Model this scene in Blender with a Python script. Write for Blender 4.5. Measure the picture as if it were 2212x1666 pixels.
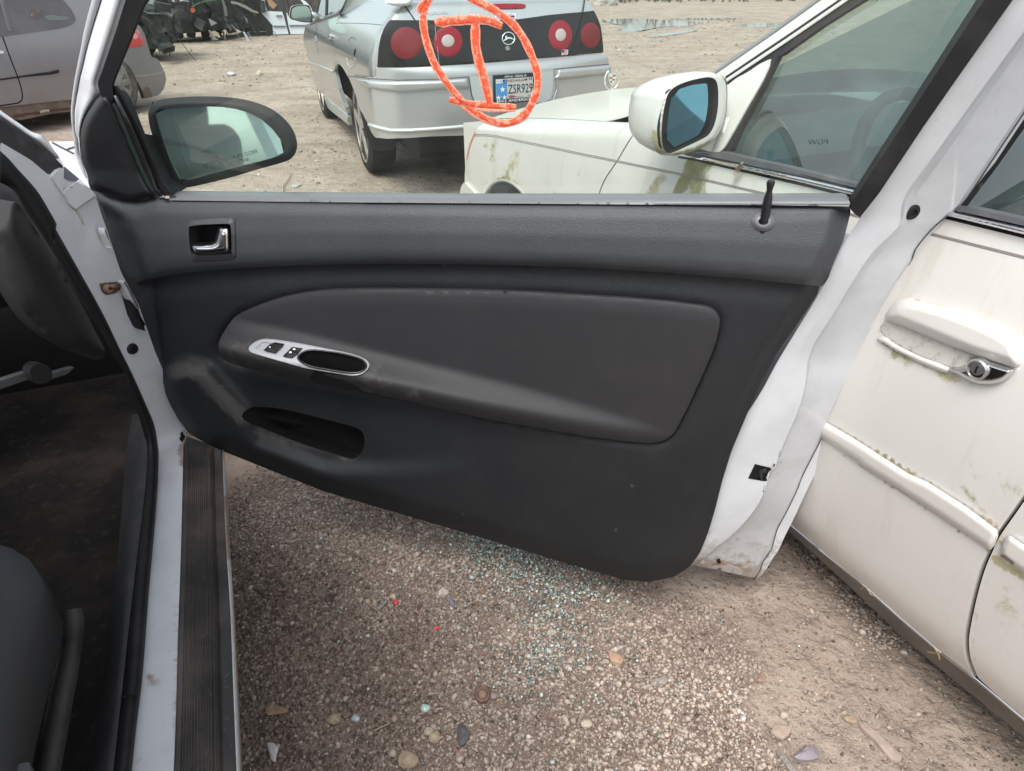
import bpy, bmesh, math, random
import numpy as np
from mathutils import Vector, Matrix
from mathutils.geometry import delaunay_2d_cdt
from mathutils.bvhtree import BVHTree
random.seed(7); RNG = np.random.default_rng(7)
S = bpy.context.scene
for _o in list(bpy.data.objects): bpy.data.objects.remove(_o)
# ------------------------------------------------------------------ camera
FOC, PIT, ROLL, EYE = 1480.0, .545, math.radians(-.5), 1.33      # focal in units of a 2212 px wide picture
cR, sR, cP, sP = math.cos(ROLL), math.sin(ROLL), math.cos(PIT), math.sin(PIT)
CAM = np.array([0, 0, EYE])
_r = Vector((cR, sR*sP, sR*cP)); _u = Vector((-sR, cR*sP, cR*cP)); _b = Vector((0, -cP, sP))
cam = bpy.data.objects.new('camera', bpy.data.cameras.new('camera')); S.collection.objects.link(cam)
cam.matrix_world = Matrix(((_r.x, _u.x, _b.x, 0), (_r.y, _u.y, _b.y, 0), (_r.z, _u.z, _b.z, EYE), (0, 0, 0, 1)))
cam.data.sensor_width = 36; cam.data.lens = 36*FOC/2212
cam.data.clip_start = .02; cam.data.clip_end = 600
S.camera = cam
# ------------------------------------------------------------------ overcast sky and veiled sun
w = bpy.data.worlds.new('World'); S.world = w; w.use_nodes = True
nt = w.node_tree; nt.nodes.clear()
SUN_EL, SUN_AZ = math.radians(58), math.radians(205)
sky = nt.nodes.new('ShaderNodeTexSky'); sky.sky_type = 'NISHITA'; sky.sun_disc = False
sky.sun_elevation = SUN_EL; sky.sun_rotation = SUN_AZ; sky.dust_density = 3; sky.air_density = 1.0
hs = nt.nodes.new('ShaderNodeHueSaturation'); hs.inputs['Saturation'].default_value = .32
bg = nt.nodes.new('ShaderNodeBackground'); bg.inputs['Strength'].default_value = .15
wo = nt.nodes.new('ShaderNodeOutputWorld')
nt.links.new(sky.outputs[0], hs.inputs['Color']); nt.links.new(hs.outputs[0], bg.inputs['Color']); nt.links.new(bg.outputs[0], wo.inputs[0])
sl = bpy.data.lights.new('sun', 'SUN'); sl.energy = 1.2; sl.angle = math.radians(25); sl.color = (1, .975, .94)
sun = bpy.data.objects.new('sun', sl); S.collection.objects.link(sun)
_sd = Vector((math.sin(SUN_AZ)*math.cos(SUN_EL), math.cos(SUN_AZ)*math.cos(SUN_EL), math.sin(SUN_EL)))
sun.rotation_euler = _sd.to_track_quat('Z', 'Y').to_euler(); sun.location = (0, 0, 30)
S.view_settings.view_transform = 'Standard'; S.view_settings.look = 'None'
S.view_settings.exposure = 1.03; S.view_settings.gamma = 1; S.view_settings.use_curve_mapping = False
S.cycles.max_bounces = 10; S.cycles.transparent_max_bounces = 16
# ------------------------------------------------------------------ rays of the picture and planes of the place
A = lambda *a: np.array(a, float)
def rays(P):
    P = np.atleast_2d(np.asarray(P, float)); u = (P[:, 0]-1106)/FOC; v = -(P[:, 1]-833)/FOC
    a = u*cR-v*sR; b = u*sR+v*cR
    return np.stack([a, cP+b*sP, -sP+b*cP], 1)
def on_plane(P, o, n, h=0.0):
    d = rays(P); n = np.asarray(n, float); t = (h-(CAM-o)@n)/(d@n)
    return CAM+d*t[:, None]
def at_z(P, z=0.0): return on_plane(P, A(0, 0, 0), A(0, 0, 1), z)
def hull(planes, k=.05):
    """first surface of a rounded convex body given by planes (point, outward normal)"""
    pl = [(A(*p), A(*n)/np.linalg.norm(n)) for p, n in planes]
    def f(P, lift=0.0):
        d = rays(P); T = []
        for p, n in pl:
            dn = d@n; T.append(np.where(dn < -1e-4, (lift-(CAM-p)@n)/np.where(dn < -1e-4, dn, -1), -50.))
        T = np.array(T)/k; m = T.max(0)
        t = k*(m+np.log(np.exp(T-m).sum(0)))
        return CAM+d*t[:, None]
    return f
class Frame:
    def __init__(s, o, deg):
        h = math.radians(deg); s.o = A(*o); s.f = A(math.cos(h), math.sin(h), 0); s.l = A(-math.sin(h), math.cos(h), 0); s.z = A(0, 0, 1)
    def w(s, x, y, z): return s.o+s.f*x+s.l*y+s.z*z
    def W(s, L): L = np.asarray(L, float); return s.o+L[:, :1]*s.f+L[:, 1:2]*s.l+L[:, 2:3]*s.z
    def n(s, x, y, z): return s.f*x+s.l*y+s.z*z
    def loc(s, Q): q = np.asarray(Q)-s.o; return np.stack([q@s.f, q@s.l, q[..., 2]], -1)
    def planes(s, L): return [(s.w(*p), s.n(*n)) for p, n in L]
def smooth(P, per=6, closed=True):
    P = np.asarray(P, float); n = len(P); out = []
    rng = range(n) if closed else range(n-1)
    for i in rng:
        if closed: p0, p1, p2, p3 = P[i-1], P[i], P[(i+1) % n], P[(i+2) % n]
        else: p0, p1, p2, p3 = P[max(i-1, 0)], P[i], P[i+1], P[min(i+2, n-1)]
        for j in range(per):
            t = j/per
            out.append(.5*((2*p1)+(-p0+p2)*t+(2*p0-5*p1+4*p2-p3)*t*t+(-p0+3*p1-3*p2+p3)*t**3))
    if not closed: out.append(P[-1])
    return np.array(out)
def resample(P, step, closed=True):
    P = np.asarray(P, float); Q = np.vstack([P, P[:1]]) if closed else P
    L = np.r_[0, np.cumsum(np.linalg.norm(np.diff(Q, axis=0), axis=1))]
    n = max(3, int(round(L[-1]/step))); s = np.linspace(0, L[-1], n+1)
    if closed: s = s[:-1]
    return np.stack([np.interp(s, L, Q[:, i]) for i in range(Q.shape[1])], 1)
def inside(P, poly):
    x, y = P[:, 0], P[:, 1]; r = np.zeros(len(P), bool); n = len(poly); j = n-1
    for i in range(n):
        xi, yi = poly[i]; xj, yj = poly[j]
        c = ((yi > y) != (yj > y)); 
        with np.errstate(divide='ignore', invalid='ignore'): r ^= c & (x < (xj-xi)*(y-yi)/((yj-yi) if yj != yi else 1e-12)+xi)
        j = i
    return r
def dist_line(P, L):
    P = np.asarray(P, float); d = np.full(len(P), 1e9)
    for a, b in zip(L[:-1], L[1:]):
        a = np.asarray(a, float); b = np.asarray(b, float); ab = b-a; l2 = max(ab@ab, 1e-12)
        t = np.clip(((P-a)@ab)/l2, 0, 1); d = np.minimum(d, np.linalg.norm(P-a-t[:, None]*ab, axis=1))
    return d
def sd(P, poly):
    d = dist_line(P, list(poly)+[poly[0]]); return np.where(inside(P, poly), -d, d)
def ss(a, b, x): t = np.clip((x-a)/(b-a), 0, 1); return t*t*(3-2*t)
# ------------------------------------------------------------------ objects
BASE = {}
def mesh_obj(name, V, F, mat, parent=None, smooth_sh=True, attrs=None, edges=None):
    V = np.asarray(V, float); b = BASE.get(parent, A(0, 0, 0)) if parent else A(0, 0, 0)
    m = bpy.data.meshes.new(name); m.from_pydata((V-b).tolist(), edges or [], [tuple(int(i) for i in f) for f in F])
    if smooth_sh: m.polygons.foreach_set('use_smooth', np.ones(len(m.polygons), bool))
    for k, v in (attrs or {}).items():
        a = m.attributes.new(k, 'FLOAT', 'POINT'); a.data.foreach_set('value', np.asarray(v, np.float32))
    for mm in (mat if isinstance(mat, (list, tuple)) else [mat]): m.materials.append(mm)
    o = bpy.data.objects.new(name, m); S.collection.objects.link(o)
    if parent: o.parent = parent; BASE[o] = b
    else: BASE[o] = A(0, 0, 0)
    m.update(); return o
def thing(name, base, label, cat, group=None):
    o = bpy.data.objects.new(name, None); S.collection.objects.link(o); o.location = tuple(base); o.empty_display_size = .2
    BASE[o] = A(*base); o['label'] = label; o['category'] = cat
    if group: o['group'] = group
    return o
def tag(o, label=None, cat=None, group=None, kind=None):
    for k, v in (('label', label), ('category', cat), ('group', group), ('kind', kind)):
        if v: o[k] = v
    return o
def seam_normals(o, deg=40):
    me = o.data
    try: me.set_sharp_from_angle(angle=math.radians(deg))
    except Exception: pass
    return o
def tri_fill(outline, step, holes=(), extra=None):
    """triangulate an outline of the picture with inner points every step"""
    out = resample(outline, step); hs_ = [resample(h, step*.7) for h in holes]
    x0, y0 = out.min(0); x1, y1 = out.max(0)
    gx, gy = np.meshgrid(np.arange(x0+step/2, x1, step), np.arange(y0+step/2, y1, step*.87)); gx[1::2] += step/2
    G = np.stack([gx.ravel(), gy.ravel()], 1)
    if extra is not None: G = np.vstack([G, extra])
    k = inside(G, out)
    for h in hs_: k &= ~inside(G, h)
    G = G[k]; D = dist_line(G, np.vstack([out, out[:1]]))
    for h in hs_: D = np.minimum(D, dist_line(G, np.vstack([h, h[:1]])))
    G = G[D > step*.45]
    pts = list(out); E = [(i, (i+1) % len(out)) for i in range(len(out))]; loops = [list(range(len(out)))]
    for h in hs_:
        b = len(pts); pts += list(h); E += [(b+i, b+(i+1) % len(h)) for i in range(len(h))]; loops.append(list(range(b, b+len(h))))
    pts += list(G)
    v, e, f, ov, oe, of = delaunay_2d_cdt([Vector((p[0], p[1])) for p in pts], E, [], 0, 1e-4)
    V = np.array([(p.x, p.y) for p in v]); F = np.array([t for t in f if len(t) == 3])
    C = V[F].mean(1); k = inside(C, out)
    for h in hs_: k &= ~inside(C, h)
    back = {}
    for i, l in enumerate(ov):
        for q in l: back[q] = i
    loops = [[back.get(i, i) for i in L] for L in loops]
    return V, F[k], loops
def patch(name, outline, fn, step, mat, parent, holes=(), rim=None, attrs=None, smooth_sh=True, rim_holes=False):
    """a curved sheet: every point of the outline lies on the surface fn; rim = vector giving it thickness"""
    V2, F, loops = tri_fill(outline, step, holes)
    V = fn(V2); F = [tuple(t) for t in F]
    at = {k: g(V2) for k, g in (attrs or {}).items()}
    if rim is not None:
        rv = np.asarray(rim, float)
        for li, L in enumerate(loops if rim_holes else loops[:1]):
            b = len(V); n = len(L); V = np.vstack([V, V[L], V[L]+rv])
            for k in at: at[k] = np.r_[at[k], at[k][L], at[k][L]]
            F += [(b+i, b+(i+1) % n, b+n+(i+1) % n, b+n+i) for i in range(n)]
    o = mesh_obj(name, V, F, mat, parent, smooth_sh, at)
    return o
def well(name, outline, fn, step, d, mat, parent, shrink=.9):
    """a recess: walls going down from the outline along d and a floor"""
    L = resample(outline, step); T = fn(L); c = T.mean(0); B = c+(T-c)*shrink+np.asarray(d, float)
    n = len(L); V = np.vstack([T, (T+B)/2+(c-T)*.0, B, (B.mean(0))[None]])
    F = []
    for a in (0, n): F += [(a+i, a+(i+1) % n, a+n+(i+1) % n, a+n+i) for i in range(n)]
    F += [(2*n+i, 2*n+(i+1) % n, 3*n) for i in range(n)]
    return seam_normals(mesh_obj(name, V, F, mat, parent), 40)
def tube(name, pts, r, mat, parent=None, seg=8, closed=False, taper=None, coll=None):
    P = np.asarray(pts, float); n = len(P); V = []; F = []
    T = np.gradient(P, axis=0) if not closed else (np.roll(P, -1, 0)-np.roll(P, 1, 0))
    up = A(0, 0, 1); t0 = T[0]/np.linalg.norm(T[0]); 
    if abs(t0[2]) > .9: up = A(0, 1, 0)
    N = np.cross(up, t0); N /= np.linalg.norm(N)
    for i in range(n):
        t = T[i]/max(np.linalg.norm(T[i]), 1e-9); N = N-t*(N@t); N /= max(np.linalg.norm(N), 1e-9); B = np.cross(t, N)
        rr = (r if np.isscalar(r) else r[i])
        for k in range(seg):
            a = 2*math.pi*k/seg; V.append(P[i]+(N*math.cos(a)+B*math.sin(a))*rr)
    m = n if closed else n-1
    for i in range(m):
        a, b = i*seg, ((i+1) % n)*seg
        F += [(a+k, a+(k+1) % seg, b+(k+1) % seg, b+k) for k in range(seg)]
    if not closed: F += [tuple(range(seg))[::-1], tuple(range((n-1)*seg, n*seg))]
    if coll is not None: coll.add(V, F); return None
    return mesh_obj(name, V, F, mat, parent)
def ribbon(name, line, width, fn, mat, parent, lift=.0015, step=6, thick=None, wpx=False):
    """a narrow band lying on the surface fn along a line of the picture; width in metres"""
    L = resample(line, step, False); Q = fn(L); n = len(Q)
    if hasattr(width, '__len__'): wd = np.interp(np.linspace(0, 1, n), np.linspace(0, 1, len(width)), width)
    else: wd = np.full(n, width)
    t = np.gradient(Q, axis=0); t /= np.linalg.norm(t, axis=1)[:, None]
    # surface normal from neighbours
    e = 2.0; dx = fn(L+A(e, 0))-fn(L-A(e, 0)); dy = fn(L+A(0, e))-fn(L-A(0, e)); nn = np.cross(dy, dx); nn /= np.linalg.norm(nn, axis=1)[:, None]
    flip = np.sign(((CAM-Q)*nn).sum(1)); nn *= flip[:, None]
    s = np.cross(nn, t); s /= np.linalg.norm(s, axis=1)[:, None]
    V = []; F = []
    for i in range(n):
        h = wd[i]/2
        V += [Q[i]-s[i]*h, Q[i]-s[i]*h*.7+nn[i]*lift, Q[i]+s[i]*h*.7+nn[i]*lift, Q[i]+s[i]*h]
    for i in range(n-1):
        for k in range(3): F.append((4*i+k, 4*i+k+1, 4*i+5+k, 4*i+4+k))
    return mesh_obj(name, V, F, mat, parent)
class MB:
    """collects small shapes that belong to one object"""
    def __init__(s): s.V = []; s.F = []
    def add(s, V, F):
        b = len(s.V); s.V += [tuple(v) for v in V]; s.F += [tuple(i+b for i in f) for f in F]; return s
    def box(s, c, ax, hx, hy, hz, bev=0):
        X, Y, Z = ax; c = np.asarray(c, float); V = []
        for a in (-1, 1):
            for b in (-1, 1):
                for d in (-1, 1): V.append(c+X*a*hx+Y*b*hy+Z*d*hz)
        s.add(V, [(0, 1, 3, 2), (4, 6, 7, 5), (0, 4, 5, 1), (2, 3, 7, 6), (0, 2, 6, 4), (1, 5, 7, 3)]); return s
    def build(s, name, mat, parent=None, smooth_sh=False): return mesh_obj(name, np.array(s.V), s.F, mat, parent, smooth_sh)
WX = (A(1, 0, 0), A(0, 1, 0), A(0, 0, 1))
def loft(name, rings, mat, parent, cap=True, closed=True, smooth_sh=True):
    R = [np.asarray(r, float) for r in rings]; k = len(R[0]); V = np.vstack(R); F = []
    m = k if closed else k-1
    for i in range(len(R)-1):
        F += [(i*k+j, i*k+(j+1) % k, (i+1)*k+(j+1) % k, (i+1)*k+j) for j in range(m)]
    if cap == 'back': F += [tuple(range((len(R)-1)*k, len(R)*k))]
    elif cap: F += [tuple(range(k))[::-1], tuple(range((len(R)-1)*k, len(R)*k))]
    return mesh_obj(name, V, F, mat, parent, smooth_sh)
def lathe(name, o, axis, prof, mat, parent, seg=24, up=(0, 0, 1)):
    ax = np.asarray(axis, float); ax /= np.linalg.norm(ax); u = np.cross(np.asarray(up, float), ax)
    if np.linalg.norm(u) < 1e-3: u = np.cross(A(1, 0, 0), ax)
    u /= np.linalg.norm(u); v = np.cross(ax, u)
    rings = [[np.asarray(o)+ax*h+(u*math.cos(2*math.pi*i/seg)+v*math.sin(2*math.pi*i/seg))*r for i in range(seg)] for r, h in prof]
    return seam_normals(loft(name, rings, mat, parent), 35)
def text_obj(name, s, o, X, Y, size, mat, parent, depth=.0006, shear=0, align='LEFT', width=None, bold=0.0):
    """lettering as flat mesh: origin o, reading direction X, up Y"""
    c = bpy.data.curves.new(name, 'FONT'); c.body = s; c.size = 1; c.shear = shear; c.align_x = align; c.extrude = 0; c.offset = bold; c.resolution_u = 3
    t = bpy.data.objects.new(name, c); S.collection.objects.link(t); bpy.context.view_layer.update()
    me = bpy.data.meshes.new_from_object(t.evaluated_get(bpy.context.evaluated_depsgraph_get())); bpy.data.objects.remove(t)
    V = np.array([v.co[:] for v in me.vertices]); F = [tuple(p.vertices) for p in me.polygons]; bpy.data.meshes.remove(me)
    sx = size if width is None else width/(V[:, 0].max()-V[:, 0].min())
    V[:, 0] *= sx; V[:, 1] *= size
    X = np.asarray(X, float); Y = np.asarray(Y, float); N = np.cross(X, Y); N /= np.linalg.norm(N)
    if (CAM-np.asarray(o))@N < 0: N = -N
    return mesh_obj(name, np.asarray(o)+V[:, :1]*X+V[:, 1:2]*Y+N*depth, F, mat, parent, False)
# ------------------------------------------------------------------ materials
def M(name, col, rough=.5, metal=0, spec=.5, var=None, bump=None, coat=0, stain_or_lit=None, speck=None, emit=None, streak=None):
    """var=(scale,colour2,amount,lo,hi)  bump=[(scale,strength)]  stain=(colour, scale) driven by attribute 'stain'  speck=(scale,colour,threshold)"""
    m = bpy.data.materials.new(name); m.use_nodes = True; t = m.node_tree; N = t.nodes; L = t.links
    b = N['Principled BSDF']; b.inputs['Roughness'].default_value = rough; b.inputs['Metallic'].default_value = metal
    b.inputs['Specular IOR Level'].default_value = spec; b.inputs['Coat Weight'].default_value = coat; b.inputs['Coat Roughness'].default_value = .08
    geo = N.new('ShaderNodeNewGeometry'); pos = geo.outputs['Position']
    def noise(sc, det=4, rg=.6, vec=pos):
        n = N.new('ShaderNodeTexNoise'); n.inputs['Scale'].default_value = sc; n.inputs['Detail'].default_value = det; n.inputs['Roughness'].default_value = rg
        L.new(vec, n.inputs['Vector']); return n.outputs['Fac']
    def ramp(f, lo, hi):
        r = N.new('ShaderNodeMapRange'); r.inputs[1].default_value = lo; r.inputs[2].default_value = hi; r.interpolation_type = 'SMOOTHSTEP'; L.new(f, r.inputs[0]); return r.outputs[0]
    def mix(fac, a, c):
        x = N.new('ShaderNodeMix'); x.data_type = 'RGBA'
        if hasattr(fac, 'is_linked'): L.new(fac, x.inputs[0])
        else: x.inputs[0].default_value = fac
        for v, i in ((a, 6), (c, 7)):
            if hasattr(v, 'is_linked'): L.new(v, x.inputs[i])
            else: x.inputs[i].default_value = (*v, 1)
        return x.outputs[2]
    def mul(a, c):
        x = N.new('ShaderNodeMath'); x.operation = 'MULTIPLY'; L.new(a, x.inputs[0])
        if hasattr(c, 'is_linked'): L.new(c, x.inputs[1])
        else: x.inputs[1].default_value = c
        return x.outputs[0]
    c = None
    if var:
        vs = var if isinstance(var, list) else [var]
        for sc, c2, am, lo, hi in vs: c = mix(mul(ramp(noise(sc), lo, hi), am), c if c is not None else col, c2)
    if streak:
        sc, c2, am, lo, hi = streak
        mp = N.new('ShaderNodeMapping'); mp.inputs['Scale'].default_value = (1, 1, .12); L.new(pos, mp.inputs[0])
        c = mix(mul(ramp(noise(sc, 5, .65, mp.outputs[0]), lo, hi), am), c if c is not None else col, c2)
    if speck:
        sc, c2, th = speck
        c = mix(ramp(noise(sc, 3, .7), th, th+.04), c if c is not None else col, c2)
    rsock = None
    if stain_or_lit:
        c2, sc = stain_or_lit[:2]
        at = N.new('ShaderNodeAttribute'); at.attribute_name = 'stain_or_lit'
        ad = N.new('ShaderNodeMath'); ad.operation = 'MULTIPLY_ADD'; L.new(at.outputs['Fac'], ad.inputs[0]); ad.inputs[1].default_value = .75; L.new(noise(sc, 6, .75), ad.inputs[2])
        f = ramp(ad.outputs[0], .72, 1.0); f2 = mul(f, stain_or_lit[2] if len(stain_or_lit) > 2 else .9)
        cc = mix(ramp(noise(sc*.35, 4, .6), .4, .62), c2, stain_or_lit[3]) if len(stain_or_lit) > 3 else c2
        c = mix(f2, c if c is not None else col, cc)
        rsock = N.new('ShaderNodeMapRange'); rsock.inputs[3].default_value = rough; rsock.inputs[4].default_value = .9; L.new(f2, rsock.inputs[0]); L.new(rsock.outputs[0], b.inputs['Roughness'])
        if coat:
            q = N.new('ShaderNodeMapRange'); q.inputs[3].default_value = coat; q.inputs[4].default_value = 0; L.new(f2, q.inputs[0]); L.new(q.outputs[0], b.inputs['Coat Weight'])
    if c is None: b.inputs['Base Color'].default_value = (*col, 1)
    else: L.new(c, b.inputs['Base Color'])
    if bump:
        prev = None
        for sc, st in (bump if isinstance(bump, list) else [bump]):
            n = N.new('ShaderNodeBump'); n.inputs['Strength'].default_value = 1; n.inputs['Distance'].default_value = st; L.new(noise(sc, 3, .55), n.inputs['Height'])
            if prev: L.new(prev, n.inputs['Normal'])
            prev = n.outputs[0]
        L.new(prev, b.inputs['Normal'])
    return m
def glass_mat(name, tint, refl=1.0, rough=.0, ior=1.5, dirt=0.0, dcol=(.5, .5, .47)):
    m = bpy.data.materials.new(name); m.use_nodes = True; t = m.node_tree; N = t.nodes; L = t.links; N.clear()
    o = N.new('ShaderNodeOutputMaterial'); tr = N.new('ShaderNodeBsdfTransparent'); tr.inputs[0].default_value = (*tint, 1)
    g = N.new('ShaderNodeBsdfGlossy'); g.inputs['Roughness'].default_value = rough; g.inputs[0].default_value = (refl, refl, refl, 1)
    x = N.new('ShaderNodeMixShader'); ge = N.new('ShaderNodeNewGeometry')
    dt = N.new('ShaderNodeVectorMath'); dt.operation = 'DOT_PRODUCT'; L.new(ge.outputs['Incoming'], dt.inputs[0]); L.new(ge.outputs['Normal'], dt.inputs[1])
    def mth(op, p, q=None):
        k = N.new('ShaderNodeMath'); k.operation = op
        for i, v in enumerate((p, q)):
            if v is None: continue
            if hasattr(v, 'is_linked'): L.new(v, k.inputs[i])
            else: k.inputs[i].default_value = v
        return k.outputs[0]
    r0 = 2*((ior-1)/(ior+1))**2                                     # both faces of the sheet
    fr = mth('ADD', mth('MULTIPLY', mth('POWER', mth('SUBTRACT', 1.0, mth('ABSOLUTE', dt.outputs['Value'])), 4.2), 1-r0), r0)
    L.new(fr, x.inputs[0]); L.new(tr.outputs[0], x.inputs[1]); L.new(g.outputs[0], x.inputs[2]); last = x.outputs[0]
    if dirt:  # diffuse film: dirt on the pane, also raised to imitate haze and flare
        d = N.new('ShaderNodeBsdfDiffuse'); d.inputs[0].default_value = (*dcol, 1)
        n = N.new('ShaderNodeTexNoise'); n.inputs['Scale'].default_value = 7; n.inputs['Detail'].default_value = 6; L.new(ge.outputs['Position'], n.inputs['Vector'])
        r = N.new('ShaderNodeMapRange'); r.inputs[1].default_value = .25; r.inputs[2].default_value = .8; r.inputs[4].default_value = dirt; L.new(n.outputs[0], r.inputs[0])
        y = N.new('ShaderNodeMixShader'); L.new(r.outputs[0], y.inputs[0]); L.new(last, y.inputs[1]); L.new(d.outputs[0], y.inputs[2]); last = y.outputs[0]
    L.new(last, o.inputs[0]); return m
# how the close-up crops of the photograph map to the full picture (x0, y0, scale)
CROP = dict(A=(0, 0, .29413), B=(271.1, 379.5, .3905), C=(1463.9, 379.5, .3905), D=(0, 379.5, .3579), E=(0, 921.7, .4464), F=(488, 976, .4167),
            G=(1301.3, 976, .414), H=(1789, 0, .2929), I=(1355.5, 108.4, .15625), J=(1301.3, 0, .4118), K=(0, 216.9, .1627), L=(0, 0, .1823),
            M=(460.9, 704.9, .1952), N=(894.6, 0, .1692), P=(596.4, 0, .1302), Q=(623.5, 162.7, .1302), R=(1084.4, 0, .1302), T=(975.9, 216.9, .1716), U=(271.1, 0, .18388))
def Z(k, *pts):
    x, y, s = CROP[k]; return np.array([(x+s*a, y+s*b) for a, b in pts])
def cat(*a): return np.vstack([np.atleast_2d(np.asarray(x, float)) for x in a])

def hollow(planes, k=.03):
    """first surface inside a hollow corner: nearest of the planes, rounded"""
    pl = [(A(*p), A(*n)/np.linalg.norm(n)) for p, n in planes]
    def f(P, lift=0.0):
        d = rays(P); T = np.array([(lift-(CAM-p)@n)/(d@n) for p, n in pl])/k; T = np.where(T <= 0, 1e4, T); m = T.min(0)
        t = k*(m-np.log(np.exp(-(T-m)).sum(0)))
        return CAM+d*t[:, None]
    return f
def even(L, n):
    L = np.asarray(L, float); s = np.r_[0, np.cumsum(np.linalg.norm(np.diff(L, axis=0), axis=1))]; s /= s[-1]
    return np.stack([np.interp(np.linspace(0, 1, n), s, L[:, i]) for i in range(L.shape[1])], 1)
def between(name, a, b, nu, nv, fn, lift, mat, parent, sm=True, attrs=None, closed_under=None):
    """a strip running between two lines of the picture; lift(u, v) raises it off the surface"""
    a, b = even(smooth(a, 4, False), nv), even(smooth(b, 4, False), nv); u = np.linspace(0, 1, nu)
    P = a[:, None]*(1-u[None, :, None])+b[:, None]*u[None, :, None]; UU, VV = np.meshgrid(u, np.linspace(0, 1, nv)); P = P.reshape(-1, 2)
    V = fn(P, lift(UU.ravel(), VV.ravel()) if callable(lift) else lift); i = np.arange(nu*nv).reshape(nv, nu)
    F = np.stack([i[:-1, :-1], i[:-1, 1:], i[1:, 1:], i[1:, :-1]], -1).reshape(-1, 4)
    return mesh_obj(name, V, F, mat, parent, sm, {k: g(P) for k, g in (attrs or {}).items()})
def onto(obs, back=0.0):
    """points of an already built surface seen along the rays of the picture"""
    V = []; F = []
    for o in (obs if isinstance(obs, (list, tuple)) else [obs]):
        b = len(V); V += [tuple(np.array(v.co[:])+BASE[o.parent] if o.parent else v.co) for v in o.data.vertices]; F += [[b+i for i in p.vertices] for p in o.data.polygons]
    t = BVHTree.FromPolygons([Vector(v) for v in V], F)
    def f(P, lift=0.0):
        d = rays(P); out = []; last = None
        for k, q in enumerate(d):
            v = Vector(q).normalized(); h = t.ray_cast(Vector(CAM), v)
            if h[0] is None: out.append(None); continue
            out.append(np.array(h[0])-np.array(v)*(lift if np.isscalar(lift) else lift[k]))
        ok = [i for i, o in enumerate(out) if o is not None]
        for i, o in enumerate(out):
            if o is None: out[i] = out[min(ok, key=lambda j: abs(j-i))] if ok else CAM+d[i]
        return np.array(out)
    return f
# ================================================================== GROUND
def proj(Q):
    X = np.atleast_2d(Q)-CAM; r = np.array(_r); u = np.array(_u); f = A(0, cP, -sP); d = X@f
    return np.stack([1106+FOC*(X@r)/d, 833-FOC*(X@u)/d], 1)
_tab = RNG.random((256, 256))
def vnoise(x, y):
    xi = np.floor(x).astype(int); yi = np.floor(y).astype(int); fx = x-xi; fy = y-yi
    fx = fx*fx*(3-2*fx); fy = fy*fy*(3-2*fy); g = lambda a, b: _tab[a & 255, b & 255]
    return (g(xi, yi)*(1-fx)+g(xi+1, yi)*fx)*(1-fy)+(g(xi, yi+1)*(1-fx)+g(xi+1, yi+1)*fx)*fy
def fbm(x, y, o=4):
    r = 0; a = .5
    for i in range(o): r = r+a*(vnoise(x*2**i+17*i, y*2**i+31*i)-.5); a *= .5
    return r
PUD = [Z('J', (20, 108), (120, 98), (280, 102), (420, 110), (500, 118), (440, 132), (300, 138), (180, 157), (95, 152), (130, 135), (70, 120)),
       Z('J', (690, 132), (800, 122), (960, 118), (990, 126), (930, 136), (820, 141), (740, 138)),
       Z('J', (250, 184), (340, 170), (470, 153), (480, 160), (400, 175), (300, 188)),
       Z('J', (370, 97), (520, 92), (680, 92), (640, 99), (480, 101))]
PUDW = [at_z(p, 0) for p in PUD]
def gh(x, y):
    x = np.asarray(x, float); y = np.asarray(y, float)
    near = ss(5, 2.2, y)
    h = fbm(x*3.1, y*3.1)*.018+fbm(x*14, y*14, 3)*.006
    far = ss(3.5, 9, y)
    h = h+far*(fbm(x*.55, y*1.9+3, 5)*.10+np.abs(fbm(x*.3+9, y*2.6, 3))*.07-.02)
    P = np.stack([x.ravel(), y.ravel()], 1); m = np.zeros(len(P))
    for w_ in PUDW:
        c = w_[:, :2]; lo = c.min(0)-1; hi = c.max(0)+1; k = np.where(((P > lo) & (P < hi)).all(1))[0]
        if len(k): m[k] = np.maximum(m[k], ss(.5, -.3, sd(P[k], [tuple(q) for q in c])))
    m = m.reshape(x.shape); h = h*(1-m)-.035*m
    return h
def ground():
    a = np.arange
    xs = np.r_[a(-150, -40, 10), a(-40, -10, 1.2), a(-10, -1.6, .12), a(-1.6, 2.2, .028), a(2.2, 12, .14), a(12, 40, 1.2), a(40, 151, 10)]
    ys = np.r_[a(-60, -6, 6), a(-6, -.4, .3), a(-.4, 2.6, .03), a(2.6, 22, .085), a(22, 60, .7), a(60, 200, 8)]
    X, Y = np.meshgrid(xs, ys); V = np.stack([X, Y, gh(X, Y)], -1).reshape(-1, 3); nx, ny = len(xs), len(ys)
    i = np.arange(nx*ny).reshape(ny, nx); F = np.stack([i[:-1, :-1], i[:-1, 1:], i[1:, 1:], i[1:, :-1]], -1).reshape(-1, 4)
    m = bpy.data.meshes.new('ground'); fast_mesh(m, V, F); m.materials.append(ground_mat())
    px = proj(V); k = (V[:, 1] > .1) & (V[:, 1] < 2.4) & (np.abs(V[:, 0]) < 2.2); g = np.zeros(len(V)); g[k] = dens(V[k], px[k])*ss(2.4, 1.7, V[k, 1])
    m.attributes.new('gravel', 'FLOAT', 'POINT').data.foreach_set('value', g.astype(np.float32))
    o = bpy.data.objects.new('ground', m); S.collection.objects.link(o); o['kind'] = 'structure'; return o
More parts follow.
